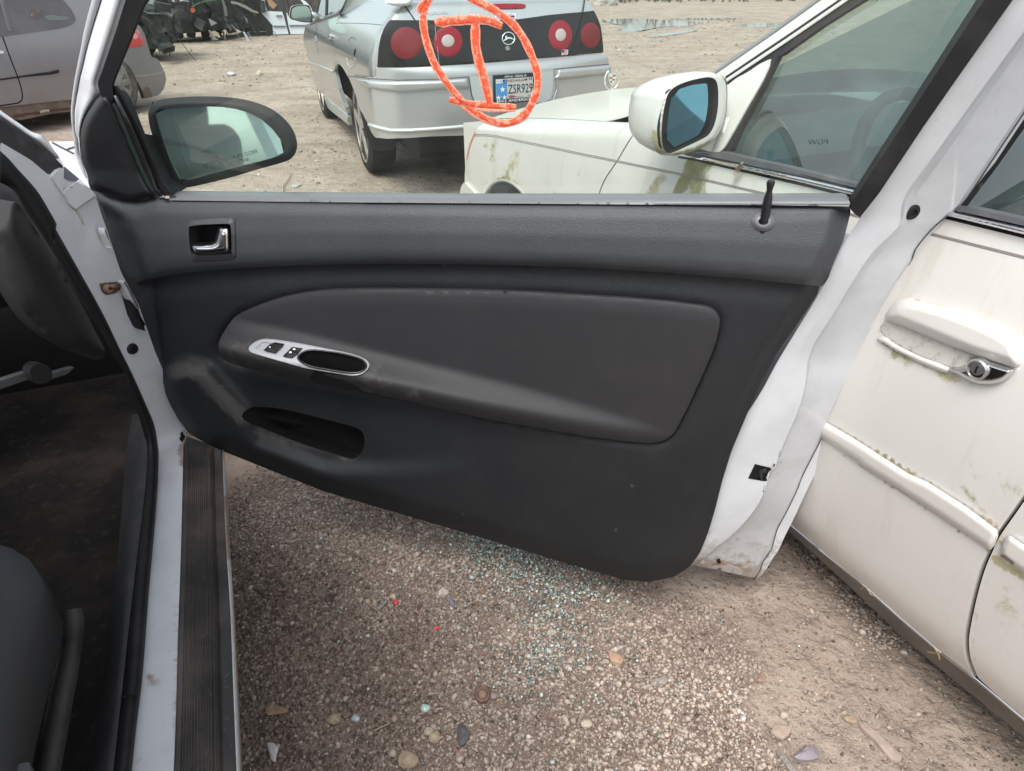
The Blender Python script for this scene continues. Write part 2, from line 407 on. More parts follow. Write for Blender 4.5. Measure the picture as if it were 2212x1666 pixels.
def fast_mesh(m, V, F, smooth_sh=True):
    k = F.shape[1]; m.vertices.add(len(V)); m.vertices.foreach_set('co', np.asarray(V, np.float32).ravel())
    m.loops.add(F.size); m.loops.foreach_set('vertex_index', F.astype(np.int32).ravel())
    m.polygons.add(len(F)); m.polygons.foreach_set('loop_start', (np.arange(len(F))*k).astype(np.int32))
    if smooth_sh: m.polygons.foreach_set('use_smooth', np.ones(len(F), bool))
    m.update(calc_edges=True); m.validate()
def ground_mat():
    m = bpy.data.materials.new('packed_dirt'); m.use_nodes = True; t = m.node_tree; N = t.nodes; L = t.links; b = N['Principled BSDF']
    b.inputs['Roughness'].default_value = .93; b.inputs['Specular IOR Level'].default_value = .25
    g = N.new('ShaderNodeNewGeometry').outputs['Position']
    def nz(s, d=5, r=.65, sc=None):
        n = N.new('ShaderNodeTexNoise'); n.inputs['Scale'].default_value = s; n.inputs['Detail'].default_value = d; n.inputs['Roughness'].default_value = r
        v = g
        if sc: mp = N.new('ShaderNodeMapping'); mp.inputs['Scale'].default_value = sc; L.new(g, mp.inputs[0]); v = mp.outputs[0]
        L.new(v, n.inputs['Vector']); return n.outputs[0]
    def rp(f, lo, hi, a=0, c=1):
        r = N.new('ShaderNodeMapRange'); r.interpolation_type = 'SMOOTHSTEP'; r.inputs[1].default_value = lo; r.inputs[2].default_value = hi; r.inputs[3].default_value = a; r.inputs[4].default_value = c; L.new(f, r.inputs[0]); return r.outputs[0]
    def mx(f, a, c):
        x = N.new('ShaderNodeMix'); x.data_type = 'RGBA'; L.new(f, x.inputs[0])
        for v, i in ((a, 6), (c, 7)):
            if hasattr(v, 'is_linked'): L.new(v, x.inputs[i])
            else: x.inputs[i].default_value = (*v, 1)
        return x.outputs[2]
    c = mx(rp(nz(1.3), .35, .65), (.335, .265, .213), (.43, .352, .288))
    c = mx(rp(nz(.8, 6, .75, (.8, 1.9, 1)), .50, .72, 0, .75), c, (.175, .14, .11))
    c = mx(rp(nz(7, 5, .75), .48, .66, 0, .55), c, (.19, .155, .125)); c = mx(rp(nz(16, 5, .75), .52, .7, 0, .5), c, (.44, .385, .315))
    c = mx(rp(nz(38, 4, .7), .55, .75, 0, .7), c, (.19, .15, .12))
    c = mx(rp(nz(90, 3, .7), .6, .72, 0, .55), c, (.42, .37, .31))
    L.new(c, b.inputs['Base Color'])
    at = N.new('ShaderNodeAttribute'); at.attribute_name = 'gravel'; c = mx(at.outputs['Fac'], c, (.24, .175, .14)); L.new(c, b.inputs['Base Color'])
    prev = None
    for s, d in ((4, .05), (14, .03), (60, .008), (220, .003)):
        bp = N.new('ShaderNodeBump'); bp.inputs['Distance'].default_value = d; bp.inputs['Strength'].default_value = .9; L.new(nz(s, 4, .65), bp.inputs['Height'])
        if prev: L.new(prev, bp.inputs['Normal'])
        prev = bp.outputs[0]
    L.new(prev, b.inputs['Normal'])
    # damp soil is darker and a little glossier
    L.new(rp(nz(.7, 5, .7, (.6, 1.6, 1)), .45, .7, .95, .7), b.inputs['Roughness'])
    return m
water = M('puddle_water', (.10, .09, .075), .04, 0, .8, bump=[(3, .002)])
for p in PUDW:
    # water lies in the hollow; its shore is where the ground rises through it
    c = p[:, :2].mean(0); q = c+(p[:, :2]-c)*1.12; Q = smooth(q, 5)
    V = np.c_[Q, np.full(len(Q), -.014)]; V = np.vstack([V, [[*c, -.014]]]); n = len(Q)
    o = mesh_obj('puddle', V, [(i, (i+1) % n, n) for i in range(n)], water, None, False); o['kind'] = 'structure'
# ---------------------------------------------------------------- gravel (real stones, one mesh)
def ico():
    b = bmesh.new(); bmesh.ops.create_icosphere(b, subdivisions=1, radius=1); V = np.array([v.co[:] for v in b.verts]); F = np.array([[v.index for v in f.verts] for f in b.faces]); b.free(); return V, F
ICO_V, ICO_F = ico()
def pebbles(name, P, R, flat, tint, mat, sharp=.25, cube=False):
    n = len(P)
    if cube:
        bv = np.array([(a, b, c) for a in (-1, 1) for b in (-1, 1) for c in (-1, 1)], float)
        bf = np.array([(0, 1, 3, 2), (4, 6, 7, 5), (0, 4, 5, 1), (2, 3, 7, 6), (0, 2, 6, 4), (1, 5, 7, 3)])
    else: bv, bf = ICO_V, ICO_F
    k = len(bv); W = bv[None]*(1+(RNG.random((n, k, 1))-.5)*2*sharp)*np.stack([R*(.75+.5*RNG.random(n)), R*(.75+.5*RNG.random(n)), R*flat], -1)[:, None]
    a = RNG.normal(0, 1, (n, 4)); a[:, 1:3] *= .35 if not cube else 1; a /= np.linalg.norm(a, axis=1)[:, None]
    w, x, y, z = a.T
    Rm = np.stack([1-2*(y*y+z*z), 2*(x*y-z*w), 2*(x*z+y*w), 2*(x*y+z*w), 1-2*(x*x+z*z), 2*(y*z-x*w), 2*(x*z-y*w), 2*(y*z+x*w), 1-2*(x*x+y*y)], -1).reshape(n, 3, 3)
    W = np.einsum('nij,nkj->nki', Rm, W)+P[:, None]
    F = (bf[None]+(np.arange(n)*k)[:, None, None]).reshape(-1, bf.shape[1])
    m = bpy.data.meshes.new(name); fast_mesh(m, W.reshape(-1, 3), F, False)
    at = m.attributes.new('tint', 'FLOAT', 'POINT'); at.data.foreach_set('value', np.repeat(tint, k).astype(np.float32))
    m.materials.append(mat); o = bpy.data.objects.new(name, m); S.collection.objects.link(o); o['kind'] = 'stuff'; return o
def tint_mat(name, stops, rough=.8, spec=.3, bump=None):
    m = bpy.data.materials.new(name); m.use_nodes = True; t = m.node_tree; N = t.nodes; L = t.links; b = N['Principled BSDF']
    b.inputs['Roughness'].default_value = rough; b.inputs['Specular IOR Level'].default_value = spec
    at = N.new('ShaderNodeAttribute'); at.attribute_name = 'tint'; r = N.new('ShaderNodeValToRGB'); e = r.color_ramp.elements
    while len(e) < len(stops): e.new(.5)
    for q, (p, c) in zip(e, stops): q.position = p; q.color = (*c, 1)
    L.new(at.outputs['Fac'], r.inputs[0])
    n = N.new('ShaderNodeTexNoise'); n.inputs['Scale'].default_value = 160; g = N.new('ShaderNodeNewGeometry'); L.new(g.outputs['Position'], n.inputs['Vector'])
    x = N.new('ShaderNodeMix'); x.data_type = 'RGBA'; x.blend_type = 'MULTIPLY'; x.inputs[0].default_value = .45
    rr = N.new('ShaderNodeMapRange'); rr.inputs[1].default_value = .3; rr.inputs[2].default_value = .7; rr.inputs[3].default_value = .55; rr.inputs[4].default_value = 1.25; L.new(n.outputs[0], rr.inputs[0])
    L.new(r.outputs[0], x.inputs[6]); L.new(rr.outputs[0], x.inputs[7]); L.new(x.outputs[2], b.inputs['Base Color']); return m
STONE = tint_mat('stone_mix', [(0, (.085, .064, .054)), (.25, (.195, .155, .128)), (.55, (.33, .27, .225)), (.8, (.45, .38, .32)), (.93, (.53, .42, .33)), (1, (.55, .51, .46))], .72, .35)
def scatter(n, x0, x1, y0, y1, keep):
    P = np.stack([RNG.uniform(x0, x1, n), RNG.uniform(y0, y1, n)], 1); z = gh(P[:, 0], P[:, 1]); Q = np.c_[P, z]
    px = proj(Q); k = (px[:, 0] > -60) & (px[:, 0] < 2270) & (px[:, 1] > 100) & (px[:, 1] < 1730)
    Q, px = Q[k], px[k]; k = RNG.random(len(Q)) < keep(Q, px); return Q[k]
BORD = [(1500, 900), (1340, 1180), (1290, 1290), (1330, 1400), (1450, 1520), (1560, 1700)]
def dens(Q, px):
    xb = np.interp(px[:, 1], [b[1] for b in BORD], [b[0] for b in BORD]); left = ss(130, -130, px[:, 0]-xb+520*fbm(Q[:, 0]*5+7, Q[:, 1]*5, 4))
    pat = ss(.0, .09, fbm(Q[:, 0]*4.6+3, Q[:, 1]*4.6, 5)); sand = ss(1080, 990, px[:, 1])*ss(760, 560, px[:, 0])
    return np.clip(left*(1-.75*sand)+(1-left)*(.04+.85*pat), 0, 1)
GROUND = ground()
Q = scatter(110000, -.85, 1.6, .25, 2.2, dens); R = np.clip(RNG.lognormal(math.log(.0030), .38, len(Q)), .0015, .0082)
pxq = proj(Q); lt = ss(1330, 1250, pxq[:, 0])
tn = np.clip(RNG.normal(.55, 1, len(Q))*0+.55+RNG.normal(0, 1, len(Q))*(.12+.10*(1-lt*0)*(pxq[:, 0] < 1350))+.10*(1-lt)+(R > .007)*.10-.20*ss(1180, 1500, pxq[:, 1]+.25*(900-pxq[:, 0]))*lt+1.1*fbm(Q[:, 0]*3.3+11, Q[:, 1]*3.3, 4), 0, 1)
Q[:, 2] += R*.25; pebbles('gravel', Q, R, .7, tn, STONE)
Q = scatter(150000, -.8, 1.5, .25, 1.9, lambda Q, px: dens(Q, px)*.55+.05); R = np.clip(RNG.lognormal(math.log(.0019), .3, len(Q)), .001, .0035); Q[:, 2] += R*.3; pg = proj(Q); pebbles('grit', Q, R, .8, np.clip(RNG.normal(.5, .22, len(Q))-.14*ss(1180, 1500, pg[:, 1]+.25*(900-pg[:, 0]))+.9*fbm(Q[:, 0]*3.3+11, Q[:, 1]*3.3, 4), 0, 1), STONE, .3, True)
# crumbled green window glass strewn over the gravel
CL = [(1010, 1120), (1110, 1200), (1180, 1300), (1200, 1400), (1160, 1440)]
def dg(Q, px):
    d = dist_line(px, CL); d2 = dist_line(px, [(1040, 1180), (1300, 1250)])
    return np.clip(.42*np.exp(-(d/62)**2)+.34*np.exp(-(d2/55)**2)+.018*np.exp(-(dist_line(px, [(700, 1150), (1300, 1450)])/220)**2), 0, 1)
Q = scatter(80000, -.7, .9, .3, 1.7, dg); R = np.clip(RNG.lognormal(math.log(.0018), .3, len(Q)), .001, .004); Q[:, 2] += .0065+R*.6
SHARD = tint_mat('tempered_glass_crumbs', [(0, (.15, .185, .165)), (.5, (.30, .355, .32)), (1, (.58, .65, .60))], .12, .8)
pebbles('broken_glass', Q, R, .9, RNG.random(len(Q)), SHARD, .15, True)
# chips, leaf bits and clods on the yard beyond the door
def far_keep(Q, px): return np.where((px[:, 1] < 470) & (px[:, 1] > 4), .9, 0)
n0 = 70000; P = np.stack([RNG.uniform(-9, 9, n0), 2.2+RNG.random(n0)**1.6*22], 1); Q = np.c_[P, gh(P[:, 0], P[:, 1])]; px = proj(Q)
k = (px[:, 0] > 60) & (px[:, 0] < 2250) & (px[:, 1] > 0) & (px[:, 1] < 480); Q = Q[k]
clus = ss(-.08, .12, fbm(Q[:, 0]*1.1, Q[:, 1]*1.1+5)); k = RNG.random(len(Q)) < .12+.7*clus; Q = Q[k]
R = np.clip(RNG.lognormal(math.log(.0055), .6, len(Q)), .002, .026)*(1+.02*Q[:, 1]); Q[:, 2] += R*.15
pebbles('yard_litter', Q, R, .35, np.clip(RNG.normal(.48, .24, len(Q)), .12, 1), STONE, .4)
# ================================================================== WHITE COUPE: its open door
DO, DU, DN = A(-.72, 1.37, 0), A(.961, -.276, 0), A(-.276, -.961, 0)
def door(h=0.0):
    def f(P, lift=0.0):
        hh = (h(np.atleast_2d(P)) if callable(h) else h)+lift; q = on_plane(P, DO, DN, hh)
        for _ in range(4): q = on_plane(P, DO, DN, hh+np.clip(q[:, 2]-1.0, 0, None)*.21)   # the window frame leans inwards
        return q
    return f
white = M('white_paint', (.585, .605, .62), .32, 0, .5, var=(5, (.50, .52, .54), .5, .4, .7), coat=.45)
jambw = M('white_jamb_paint', (.58, .60, .62), .36, 0, .5, var=[(9, (.48, .495, .515), .6, .42, .68), (70, (.36, .33, .29), .3, .67, .74)], coat=.35, stain_or_lit=((.22, .13, .07), 42, .8, (.33, .29, .25)))
black = M('black_plastic', (.022, .023, .025), .55, 0, .4, var=(6, (.05, .048, .045), .5, .5, .75), bump=[(700, .0004)])
rubber = M('black_rubber', (.009, .009, .0105), .62, 0, .35, var=(9, (.035, .034, .033), .6, .5, .75))
padm = M('grained_vinyl', (.0345, .0385, .044), .48, 0, .5, var=[(5, (.044, .047, .052), .6, .4, .7), (90, (.075, .076, .078), .3, .6, .75)], bump=[(420, .0007), (1000, .0004)])
trimm = M('charcoal_trim', (.0125, .0145, .0168), .56, 0, .40, var=[(4, (.0175, .0192, .021), .8, .4, .7), (22, (.0195, .021, .0225), .5, .5, .72), (150, (.085, .084, .08), .4, .66, .75)], bump=[(420, .0008), (1100, .0004)], stain_or_lit=((.085, .082, .08), 30, .6))
clothm = M('armrest_vinyl', (.0262, .0258, .0280), .60, 0, .36, var=[(5, (.031, .0302, .0325), .7, .4, .7), (24, (.034, .0325, .035), .4, .5, .72), (170, (.12, .115, .11), .35, .68, .77)], bump=[(800, .0003)], stain_or_lit=((.15, .135, .125), 30, .5))
silverp = M('silver_plastic', (.34, .35, .37), .48, .12, .5, var=(40, (.34, .35, .36), .4, .5, .7))
chrome = M('chrome', (.82, .83, .85), .06, 1)
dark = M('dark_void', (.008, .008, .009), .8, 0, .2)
glass = glass_mat('tinted_window', (.86, .945, .90), .9, 0, 1.45, .045, (.76, .83, .77))
mirrorm = M('mirror_silver', (.62, .76, .73), .03, .86, var=(14, (.55, .70, .67), .5, .4, .7))
COUPE = thing('white_coupe', (-.703, 1.333, 0), 'white coupe with its black-trimmed passenger door swung wide open', 'car')
DOOR = bpy.data.objects.new('door', None); S.collection.objects.link(DOOR); DOOR.parent = COUPE; DOOR.empty_display_size = .1
DOOR.location = tuple(DO-BASE[COUPE]); BASE[DOOR] = DO.copy()
SEAM = [(290, 611), (330, 602), (400, 590), (500, 581), (650, 573), (850, 570), (1050, 572), (1250, 578), (1450, 590), (1600, 602), (1700, 612), (1778, 619)]
sx, sy = np.array(SEAM).T
BELT = [(202, 411), (235, 424), (265, 434), (294, 435), (318, 430), (338, 425), (368, 430), (700, 434), (1100, 438), (1500, 441), (1836, 446)]
bx, by = np.array(BELT).T
FACET = [(196, 400), (222, 440), (268, 472), (300, 525), (322, 585), (332, 640), (338, 740)]
def pad_h(P):
    b = np.interp(P[:, 0], bx, by); s = np.interp(P[:, 0], sx, sy); v = np.clip((P[:, 1]-b)/(s-b), 0, 1)
    h = np.interp(v, [0, .05, .2, .5, .8, .93, 1], [-.006, .006, .018, .029, .034, .032, .022])
    h = h-.024*ss(40, 0, dist_line(P, [(1836, 446), (1822, 520), (1800, 570), (1778, 619)]))
    fx = np.interp(P[:, 1], [f[1] for f in FACET], [f[0] for f in FACET])
    return h-.075*ss(14, -60, P[:, 0]-fx)-.010*ss(30, 0, sd(P, [tuple(q) for q in Z('B', (335, 265), (380, 240), (600, 238), (612, 440), (590, 470), (400, 480), (355, 455))]))*0
upper_out = BELT+[(1838, 458), (1822, 520), (1800, 570), (1790, 600), (1778, 619)]+SEAM[::-1][1:]+[(272, 591), (260, 560), (250, 530), (238, 490), (222, 451), (208, 425)]
HREC = Z('B', (350, 300), (365, 278), (500, 268), (565, 268), (582, 285), (586, 420), (572, 436), (400, 444), (375, 436), (360, 420), (352, 360))
HREC = smooth(HREC, 3)
patch('upper_trim', upper_out, door(pad_h), 9, padm, DOOR, holes=[HREC])
LOWER = [(285, 618), (300, 604), (400, 586), (500, 577), (850, 566), (1250, 574), (1450, 586), (1600, 598), (1772, 616), (1764, 640), (1730, 690), (1680, 760), (1650, 815), (1620, 880), (1580, 975), (1560, 1040), (1545, 1100), (1530, 1150), (1512, 1195), (1490, 1225), (1455, 1247), (1400, 1258), (1345, 1252), (1280, 1234), (1000, 1150), (700, 1062), (484, 976), (445, 958), (408, 936), (385, 905), (368, 875), (357, 850), (355, 832), (347, 816), (322, 802), (315, 786), (320, 762), (329, 734), (318, 705), (304, 673), (292, 640)]
INS = [(472, 754), (476, 731), (498, 696), (515, 680), (564, 659), (622, 641), (700, 629), (800, 626), (950, 627), (1100, 630), (1250, 638), (1400, 648), (1500, 659), (1537, 667), (1553, 685), (1554, 705), (1541, 755), (1500, 850), (1462, 925), (1445, 945), (1422, 955), (1380, 956), (1250, 940), (1050, 905), (850, 860), (700, 830), (600, 811), (520, 792), (482, 776)]
INSs = smooth(INS, 4)
POCK = smooth(Z('M', (310, 1000), (330, 950), (400, 905), (500, 890), (700, 908), (900, 945), (1100, 995), (1300, 1045), (1460, 1088), (1600, 1130), (1660, 1195), (1672, 1290), (1640, 1400), (1570, 1465), (1480, 1460), (1300, 1400), (1000, 1310), (700, 1190), (500, 1110), (380, 1060), (320, 1030)), 3)
BULGE = [(345, 830), (372, 800), (405, 785), (450, 795), (490, 840), (528, 885), (560, 950), (700, 1005), (830, 1010), (1000, 1000), (1300, 1020), (1500, 1040), (1700, 1300), (300, 1300)]
def low_h(P):
    s = np.interp(P[:, 0], sx, sy)
    h = .004+.006*ss(0, 60, P[:, 1]-s)
    h = h+.040*ss(24, -26, sd(P, BULGE))*np.interp(P[:, 0], [400, 700, 860, 1050], [1, .75, .35, 0])
    h = h-.006*np.exp(-(np.clip(sd(P, INSs), 0, 99)/7)**2)
    fx = np.interp(P[:, 1], [600, 740, 800, 850, 940], [338, 350, 345, 372, 425]); h = h-.05*ss(12, -45, P[:, 0]-fx)
    h = h-.025*ss(38, 0, dist_line(P, LOWER[LOWER.index((1772, 616)):LOWER.index((484, 976))+1]))-.022*ss(-3, -16, sd(P, INSs))                                  # rolled rear and bottom edge
    return h
patch('lower_trim', LOWER, door(low_h), 10, trimm, DOOR, holes=[POCK], rim=-DN*.03,
      attrs={'stain_or_lit': lambda P: np.clip(.9*np.exp(-(dist_line(P, [(375, 800), (430, 805), (490, 870), (520, 900)])/22)**2)+.55*np.exp(-(dist_line(P, [(560, 935), (760, 990)])/16)**2)+sum(.8*np.exp(-(np.hypot(P[:, 0]-x, P[:, 1]-y)/6)**2) for x, y in ((1330, 1147), (1371, 1183), (1102, 1150), (1002, 1112), (850, 1090), (1368, 1050))), 0, 1)})  # ridge and pocket lip paled in colour as if lit; spots are scuffs
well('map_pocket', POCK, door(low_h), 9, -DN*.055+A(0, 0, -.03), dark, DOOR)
FOLD = [(472, 678), (520, 692), (580, 702), (650, 716), (800, 755), (950, 790), (1100, 826), (1250, 868), (1400, 915), (1460, 938)]
LIP = [(472, 760), (520, 776), (600, 794), (700, 813), (850, 842), (1050, 887), (1250, 922), (1380, 940), (1450, 944)]
AMP = ([472, 520, 600, 800, 1000, 1200, 1350, 1440, 1500], [.074, .078, .077, .064, .048, .030, .013, .002, 0])
def ins_h(P):
    yf = np.interp(P[:, 0], *np.array(FOLD).T); yl = np.interp(P[:, 0], *np.array(LIP).T); a = np.interp(P[:, 0], *AMP)
    v = np.clip((P[:, 1]-yf)/np.maximum(yl-yf, 12), 0, 1); h = a*ss(-.15, 1.15, v)
    h = h-a*.36*ss(-20, 26, P[:, 1]-yl)
    e = np.clip(-sd(P, INSs), 0, 30); return .013+h+.006*np.sqrt(e/30)
PULL = smooth(Z('M', (936, 345), (965, 308), (1012, 280), (1080, 266), (1200, 273), (1400, 300), (1550, 335), (1645, 372), (1688, 420), (1684, 463), (1648, 496), (1580, 515), (1450, 510), (1250, 476), (1085, 446), (995, 408), (950, 375)), 4)
patch('armrest', INSs, door(ins_h), 8, clothm, DOOR, holes=[PULL], rim=-DN*.05, attrs={'stain_or_lit': lambda P: .35*np.exp(-(dist_line(P, [(520, 760), (700, 800), (900, 850)])/60)**2)})  # paler blotches along the armrest shelf
BEZ = smooth(Z('M', (390, 252), (405, 218), (460, 176), (545, 150), (660, 154), (900, 190), (1100, 228), (1300, 268), (1500, 310), (1640, 358), (1702, 402), (1720, 445), (1692, 492), (1640, 527), (1560, 545), (1450, 537), (1200, 497), (1000, 460), (800, 402), (600, 346), (470, 307), (410, 283)), 3)
BEZI = smooth(Z('M', (930, 345), (960, 304), (1010, 275), (1080, 260), (1200, 267), (1400, 294), (1550, 329), (1650, 367), (1697, 420), (1692, 467), (1652, 502), (1580, 522), (1450, 516), (1250, 482), (1080, 452), (990, 412), (944, 376)), 4)
SW1 = Z('M', (460, 246), (556, 172), (660, 192), (772, 213), (682, 300), (556, 270)); SW2 = Z('M', (765, 336), (870, 228), (996, 246), (862, 358))
bez = lambda P, lift=0.0: door(ins_h)(P, lift+.004)
patch('switch_bezel', BEZ, bez, 5, silverp, DOOR, holes=[BEZI, SW1, SW2], rim=-DN*.004, rim_holes=True)
lipm = M('black_gloss', (.012, .012, .013), .22, 0, .5)
tube('pull_cup_lip', bez(PULL, .001), .0022, lipm, DOOR, 6, True)
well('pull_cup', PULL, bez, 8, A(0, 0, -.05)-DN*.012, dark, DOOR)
swf = lambda l: (lambda P, lift=0.0: door(ins_h)(P, lift+l))
patch('switch_recess', SW1, swf(.0015), 6, silverp, DOOR)
def rocker(P, lift=0.0): return door(ins_h)(P, lift+.003+.006*ss(590, 620, P[:, 0])*0+.005)
patch('window_switch', Z('M', (556, 268), (610, 212), (655, 196), (768, 215), (682, 297)), rocker, 5, lipm, DOOR, rim=-DN*.008)
patch('window_switch', Z('M', (466, 246), (556, 176), (600, 226), (552, 264)), swf(.003), 5, silverp, DOOR)
patch('lock_switch', Z('M', (772, 335), (822, 283), (940, 303), (862, 354)), swf(.0065), 5, lipm, DOOR, rim=-DN*.008)
patch('lock_switch', Z('M', (826, 280), (872, 231), (990, 248), (944, 299)), swf(.0045), 5, lipm, DOOR, rim=-DN*.008)
wm = M('white_print', (.75, .76, .75), .5)
for q in (Z('M', (840, 280), (868, 278), (866, 298), (838, 298)), Z('M', (882, 246), (908, 244), (906, 264), (880, 264)), Z('M', (617, 226), (635, 224), (632, 238), (614, 238))):
    patch('switch_symbol', q, swf(.0088), 3, wm, DOOR)
# inner handle
hb = Z('B', (338, 300), (350, 262), (385, 246), (560, 236), (592, 240), (602, 258), (607, 430), (592, 456), (560, 464), (400, 470), (362, 458), (346, 425))
hbs = smooth(hb, 4)
patch('handle_bezel', hbs, lambda P, lift=0.0: door(pad_h)(P, lift+.006-.004*ss(-10, -1, sd(P, hbs))), 5, M('bezel_plastic', (.05, .052, .055), .45, 0, .4), DOOR, holes=[HREC], rim=-DN*.012)
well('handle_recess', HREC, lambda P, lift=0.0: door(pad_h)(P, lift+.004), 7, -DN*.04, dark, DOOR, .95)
LEV = smooth(Z('B', (514, 287), (532, 278), (560, 281), (577, 292), (581, 360), (580, 418), (568, 430), (480, 440), (400, 437), (372, 428), (360, 398), (362, 380), (420, 377), (478, 372), (494, 352), (504, 318)), 3)
def lev_h(P): e = np.clip(-sd(P, LEV), 0, 12)/12; return pad_h(P)-.004+.012*np.sqrt(e)-.010*ss(470, 420, P[:, 0])*0
patch('handle_lever', LEV, door(lev_h), 4, M('lever_chrome', (.80, .81, .83), .20, 1), DOOR, rim=-DN*.012)
# belt strip, lock knob
def strip_h(P): v = np.clip((P[:, 1]-np.interp(P[:, 0], [360, 1000, 1840], [422, 428, 428]))/12, 0, 1); return -.012+.017*np.sqrt(np.clip(v, 0, 1))
patch('belt_strip', [(366, 421), (700, 425), (1000, 428), (1400, 429), (1828, 429), (1836, 434), (1836, 444), (1500, 443), (1100, 440), (700, 437), (366, 433)], door(strip_h), 6, M('belt_rubber', (.13, .135, .14), .42, 0, .5), DOOR, rim=-DN*.03)
gr = Z('C', *[(473+63*math.cos(a), 255+53*math.sin(a)) for a in np.linspace(0, 2*math.pi, 24, False)]); gi = Z('C', *[(474+28*math.cos(a), 253+20*math.sin(a)) for a in np.linspace(0, 2*math.pi, 16, False)])
patch('lock_grommet', gr, lambda P, lift=0.0: door(pad_h)(P, lift+.008-.006*ss(-8, 0, sd(P, gr))), 4, M('grommet_plastic', (.13, .135, .14), .42, 0, .5), DOOR, holes=[gi], rim=-DN*.01)
kb = door(.020)(Z('C', (474, 275)))[0]; kt = door(.020)(Z('C', (518, 24)))[0]; kl = np.linalg.norm(kt-kb)
lathe('lock_knob', kb, kt-kb, [(.0005, -.02), (.0068, -.02), (.0068, kl*.30), (.0066, kl*.52), (.0062, kl*.63), (.0050, kl*.70), (.0042, kl*.78), (.0052, kl*.86), (.0062, kl*.93), (.0050, kl*.985), (.0008, kl)], M('knob_plastic', (.016, .016, .018), .35, 0, .5), DOOR, 20)
# window pane with its etched mark
PANE = [(317, -7), (241, 180), (248, 192), (300, 290), (350, 395), (366, 440), (1838, 450), (1838, 440), (2128, -5), (2150, -40), (330, -40)]
pane = patch('window_pane', PANE, door(-.034), 40, glass, DOOR, smooth_sh=True)
def glass_text(s, px, hpx, wpx, mat, name, flip=False):
    o = door(-.031)(px)[0]; e = door(-.031)((px[0]+50, px[1]-1))[0]; X = (e-o)/np.linalg.norm(e-o); Y = np.cross(X, -DN); Y = A(0, 0, 1)-X*X[2]; Y /= np.linalg.norm(Y)
    m = np.linalg.norm(e-o)/50; return text_obj(name, s, o, -X if flip else X, Y, hpx*m*1.35, mat, DOOR, .0004, width=wpx*m)
etch = M('etched_print', (.02, .03, .035), .6)
glass_text('PGW', (1789, 312), 12, 44, etch, 'glass_etching', True)
faint = glass_mat('faint_etch', (.45, .55, .52))
glass_text('DOT 376 AS2', (1789, 320), 3.5, 30, faint, 'glass_etching', True); glass_text('TEMPERED', (1787, 326), 3.5, 24, faint, 'glass_etching', True)
# the circled I drawn on the pane with orange paint stick
orange = M('orange_paint_stick', (.86, .12, .055), .55, 0, .4, var=[(130, (.95, .38, .26), .85, .50, .62)], bump=[(260, .001)])
pale = M('dry_paint_stick', (.93, .42, .30), .7, 0, .3, var=[(300, (.86, .16, .08), .8, .5, .6)])
def stroke(pts, wpx, mat=orange, l=.0015):
    Lp = smooth(Z('N', *pts), 6, False); n = len(Lp); k_ = max(5, n//3); wd = np.array([wpx*.1692*.00098*(1+.07*math.sin(i*1.7)+.06*RNG.normal()) for i in range(k_)]); wd[0] *= .75; wd[-1] *= .75
    if mat is orange: ribbon('paint_mark', Lp, list(wd*1.22), door(-.033), pale, DOOR, .0004, 3)
    ribbon('paint_mark', Lp, list(wd), door(-.033), mat, DOOR, l*.55, 3)
stroke([(225, -45), (150, 55), (118, 200), (122, 350), (160, 520), (230, 740), (330, 930), (440, 1090), (570, 1250), (700, 1375), (850, 1480), (1000, 1550), (1130, 1580), (1260, 1560), (1390, 1485), (1490, 1350), (1560, 1180), (1580, 1000), (1540, 820), (1470, 640), (1370, 450), (1250, 300), (1110, 190), (960, 95), (800, 20), (690, -35)], 62)
stroke([(95, 430), (150, 620), (230, 840), (330, 1010)], 26, pale, .0009); stroke([(600, 1340), (750, 1450), (920, 1550), (1050, 1590)], 55, pale, .0008)
stroke([(60, 165), (90, 80), (150, 10), (200, -40)], 46)
stroke([(262, 292), (450, 272), (620, 262), (800, 252), (960, 268), (1125, 335)], 66); stroke([(705, 200), (850, 222), (980, 250), (1105, 302)], 30, pale, .001)
stroke([(786, 290), (782, 450), (788, 600), (820, 750), (862, 900), (912, 1080), (962, 1335)], 72); stroke([(750, 380), (752, 600), (780, 790), (830, 960)], 26, pale, .001); stroke([(880, 800), (930, 1000), (990, 1240)], 30, pale, .001)
stroke([(448, 1278), (570, 1302), (720, 1332), (900, 1345), (1100, 1362), (1305, 1372)], 62); stroke([(780, 1392), (950, 1412), (1150, 1416), (1290, 1408)], 34, pale, .001)
# rear window frame and jamb: one pressed sheet with creases
def sheet(name, lines, offs, n, mat, parent, stain_or_lit=None, close=True):
    R = [resample(smooth(l, 5, False), 4, False) for l in lines]; R = [np.stack([np.interp(np.linspace(0, 1, n), np.linspace(0, 1, len(r)), r[:, i]) for i in (0, 1)], 1) for r in R]
    V = []; ST = []
    for r, o in zip(R, offs):
        oo = np.interp(np.linspace(0, 1, n), np.linspace(0, 1, len(o)), o) if hasattr(o, '__len__') else np.full(n, o)
        V.append(np.array([door(x)(p[None])[0] for p, x in zip(r, oo)])); ST.append(stain_or_lit(r) if stain_or_lit else np.zeros(n))
    k = len(R); V = np.stack(V, 1).reshape(-1, 3); ST = np.stack(ST, 1).ravel(); F = []
    for i in range(n-1):
        for j in range(k-1): F.append((i*k+j, i*k+j+1, (i+1)*k+j+1, (i+1)*k+j))
    o = mesh_obj(name, V, F, mat, parent, True, {'stain_or_lit': ST}); return o
J0 = cat(Z('H', (1571, -300), (1360, 0), (1140, 312), (800, 795), (500, 1222), (260, 1575)), Z('C', (960, 310), (905, 410), (830, 565), (760, 690), (640, 885), (555, 1025), (465, 1190), (375, 1330), (305, 1430), (262, 1530), (238, 1620)), Z('G', (590, 120), (560, 260), (535, 380), (500, 480), (455, 565), (425, 600)))
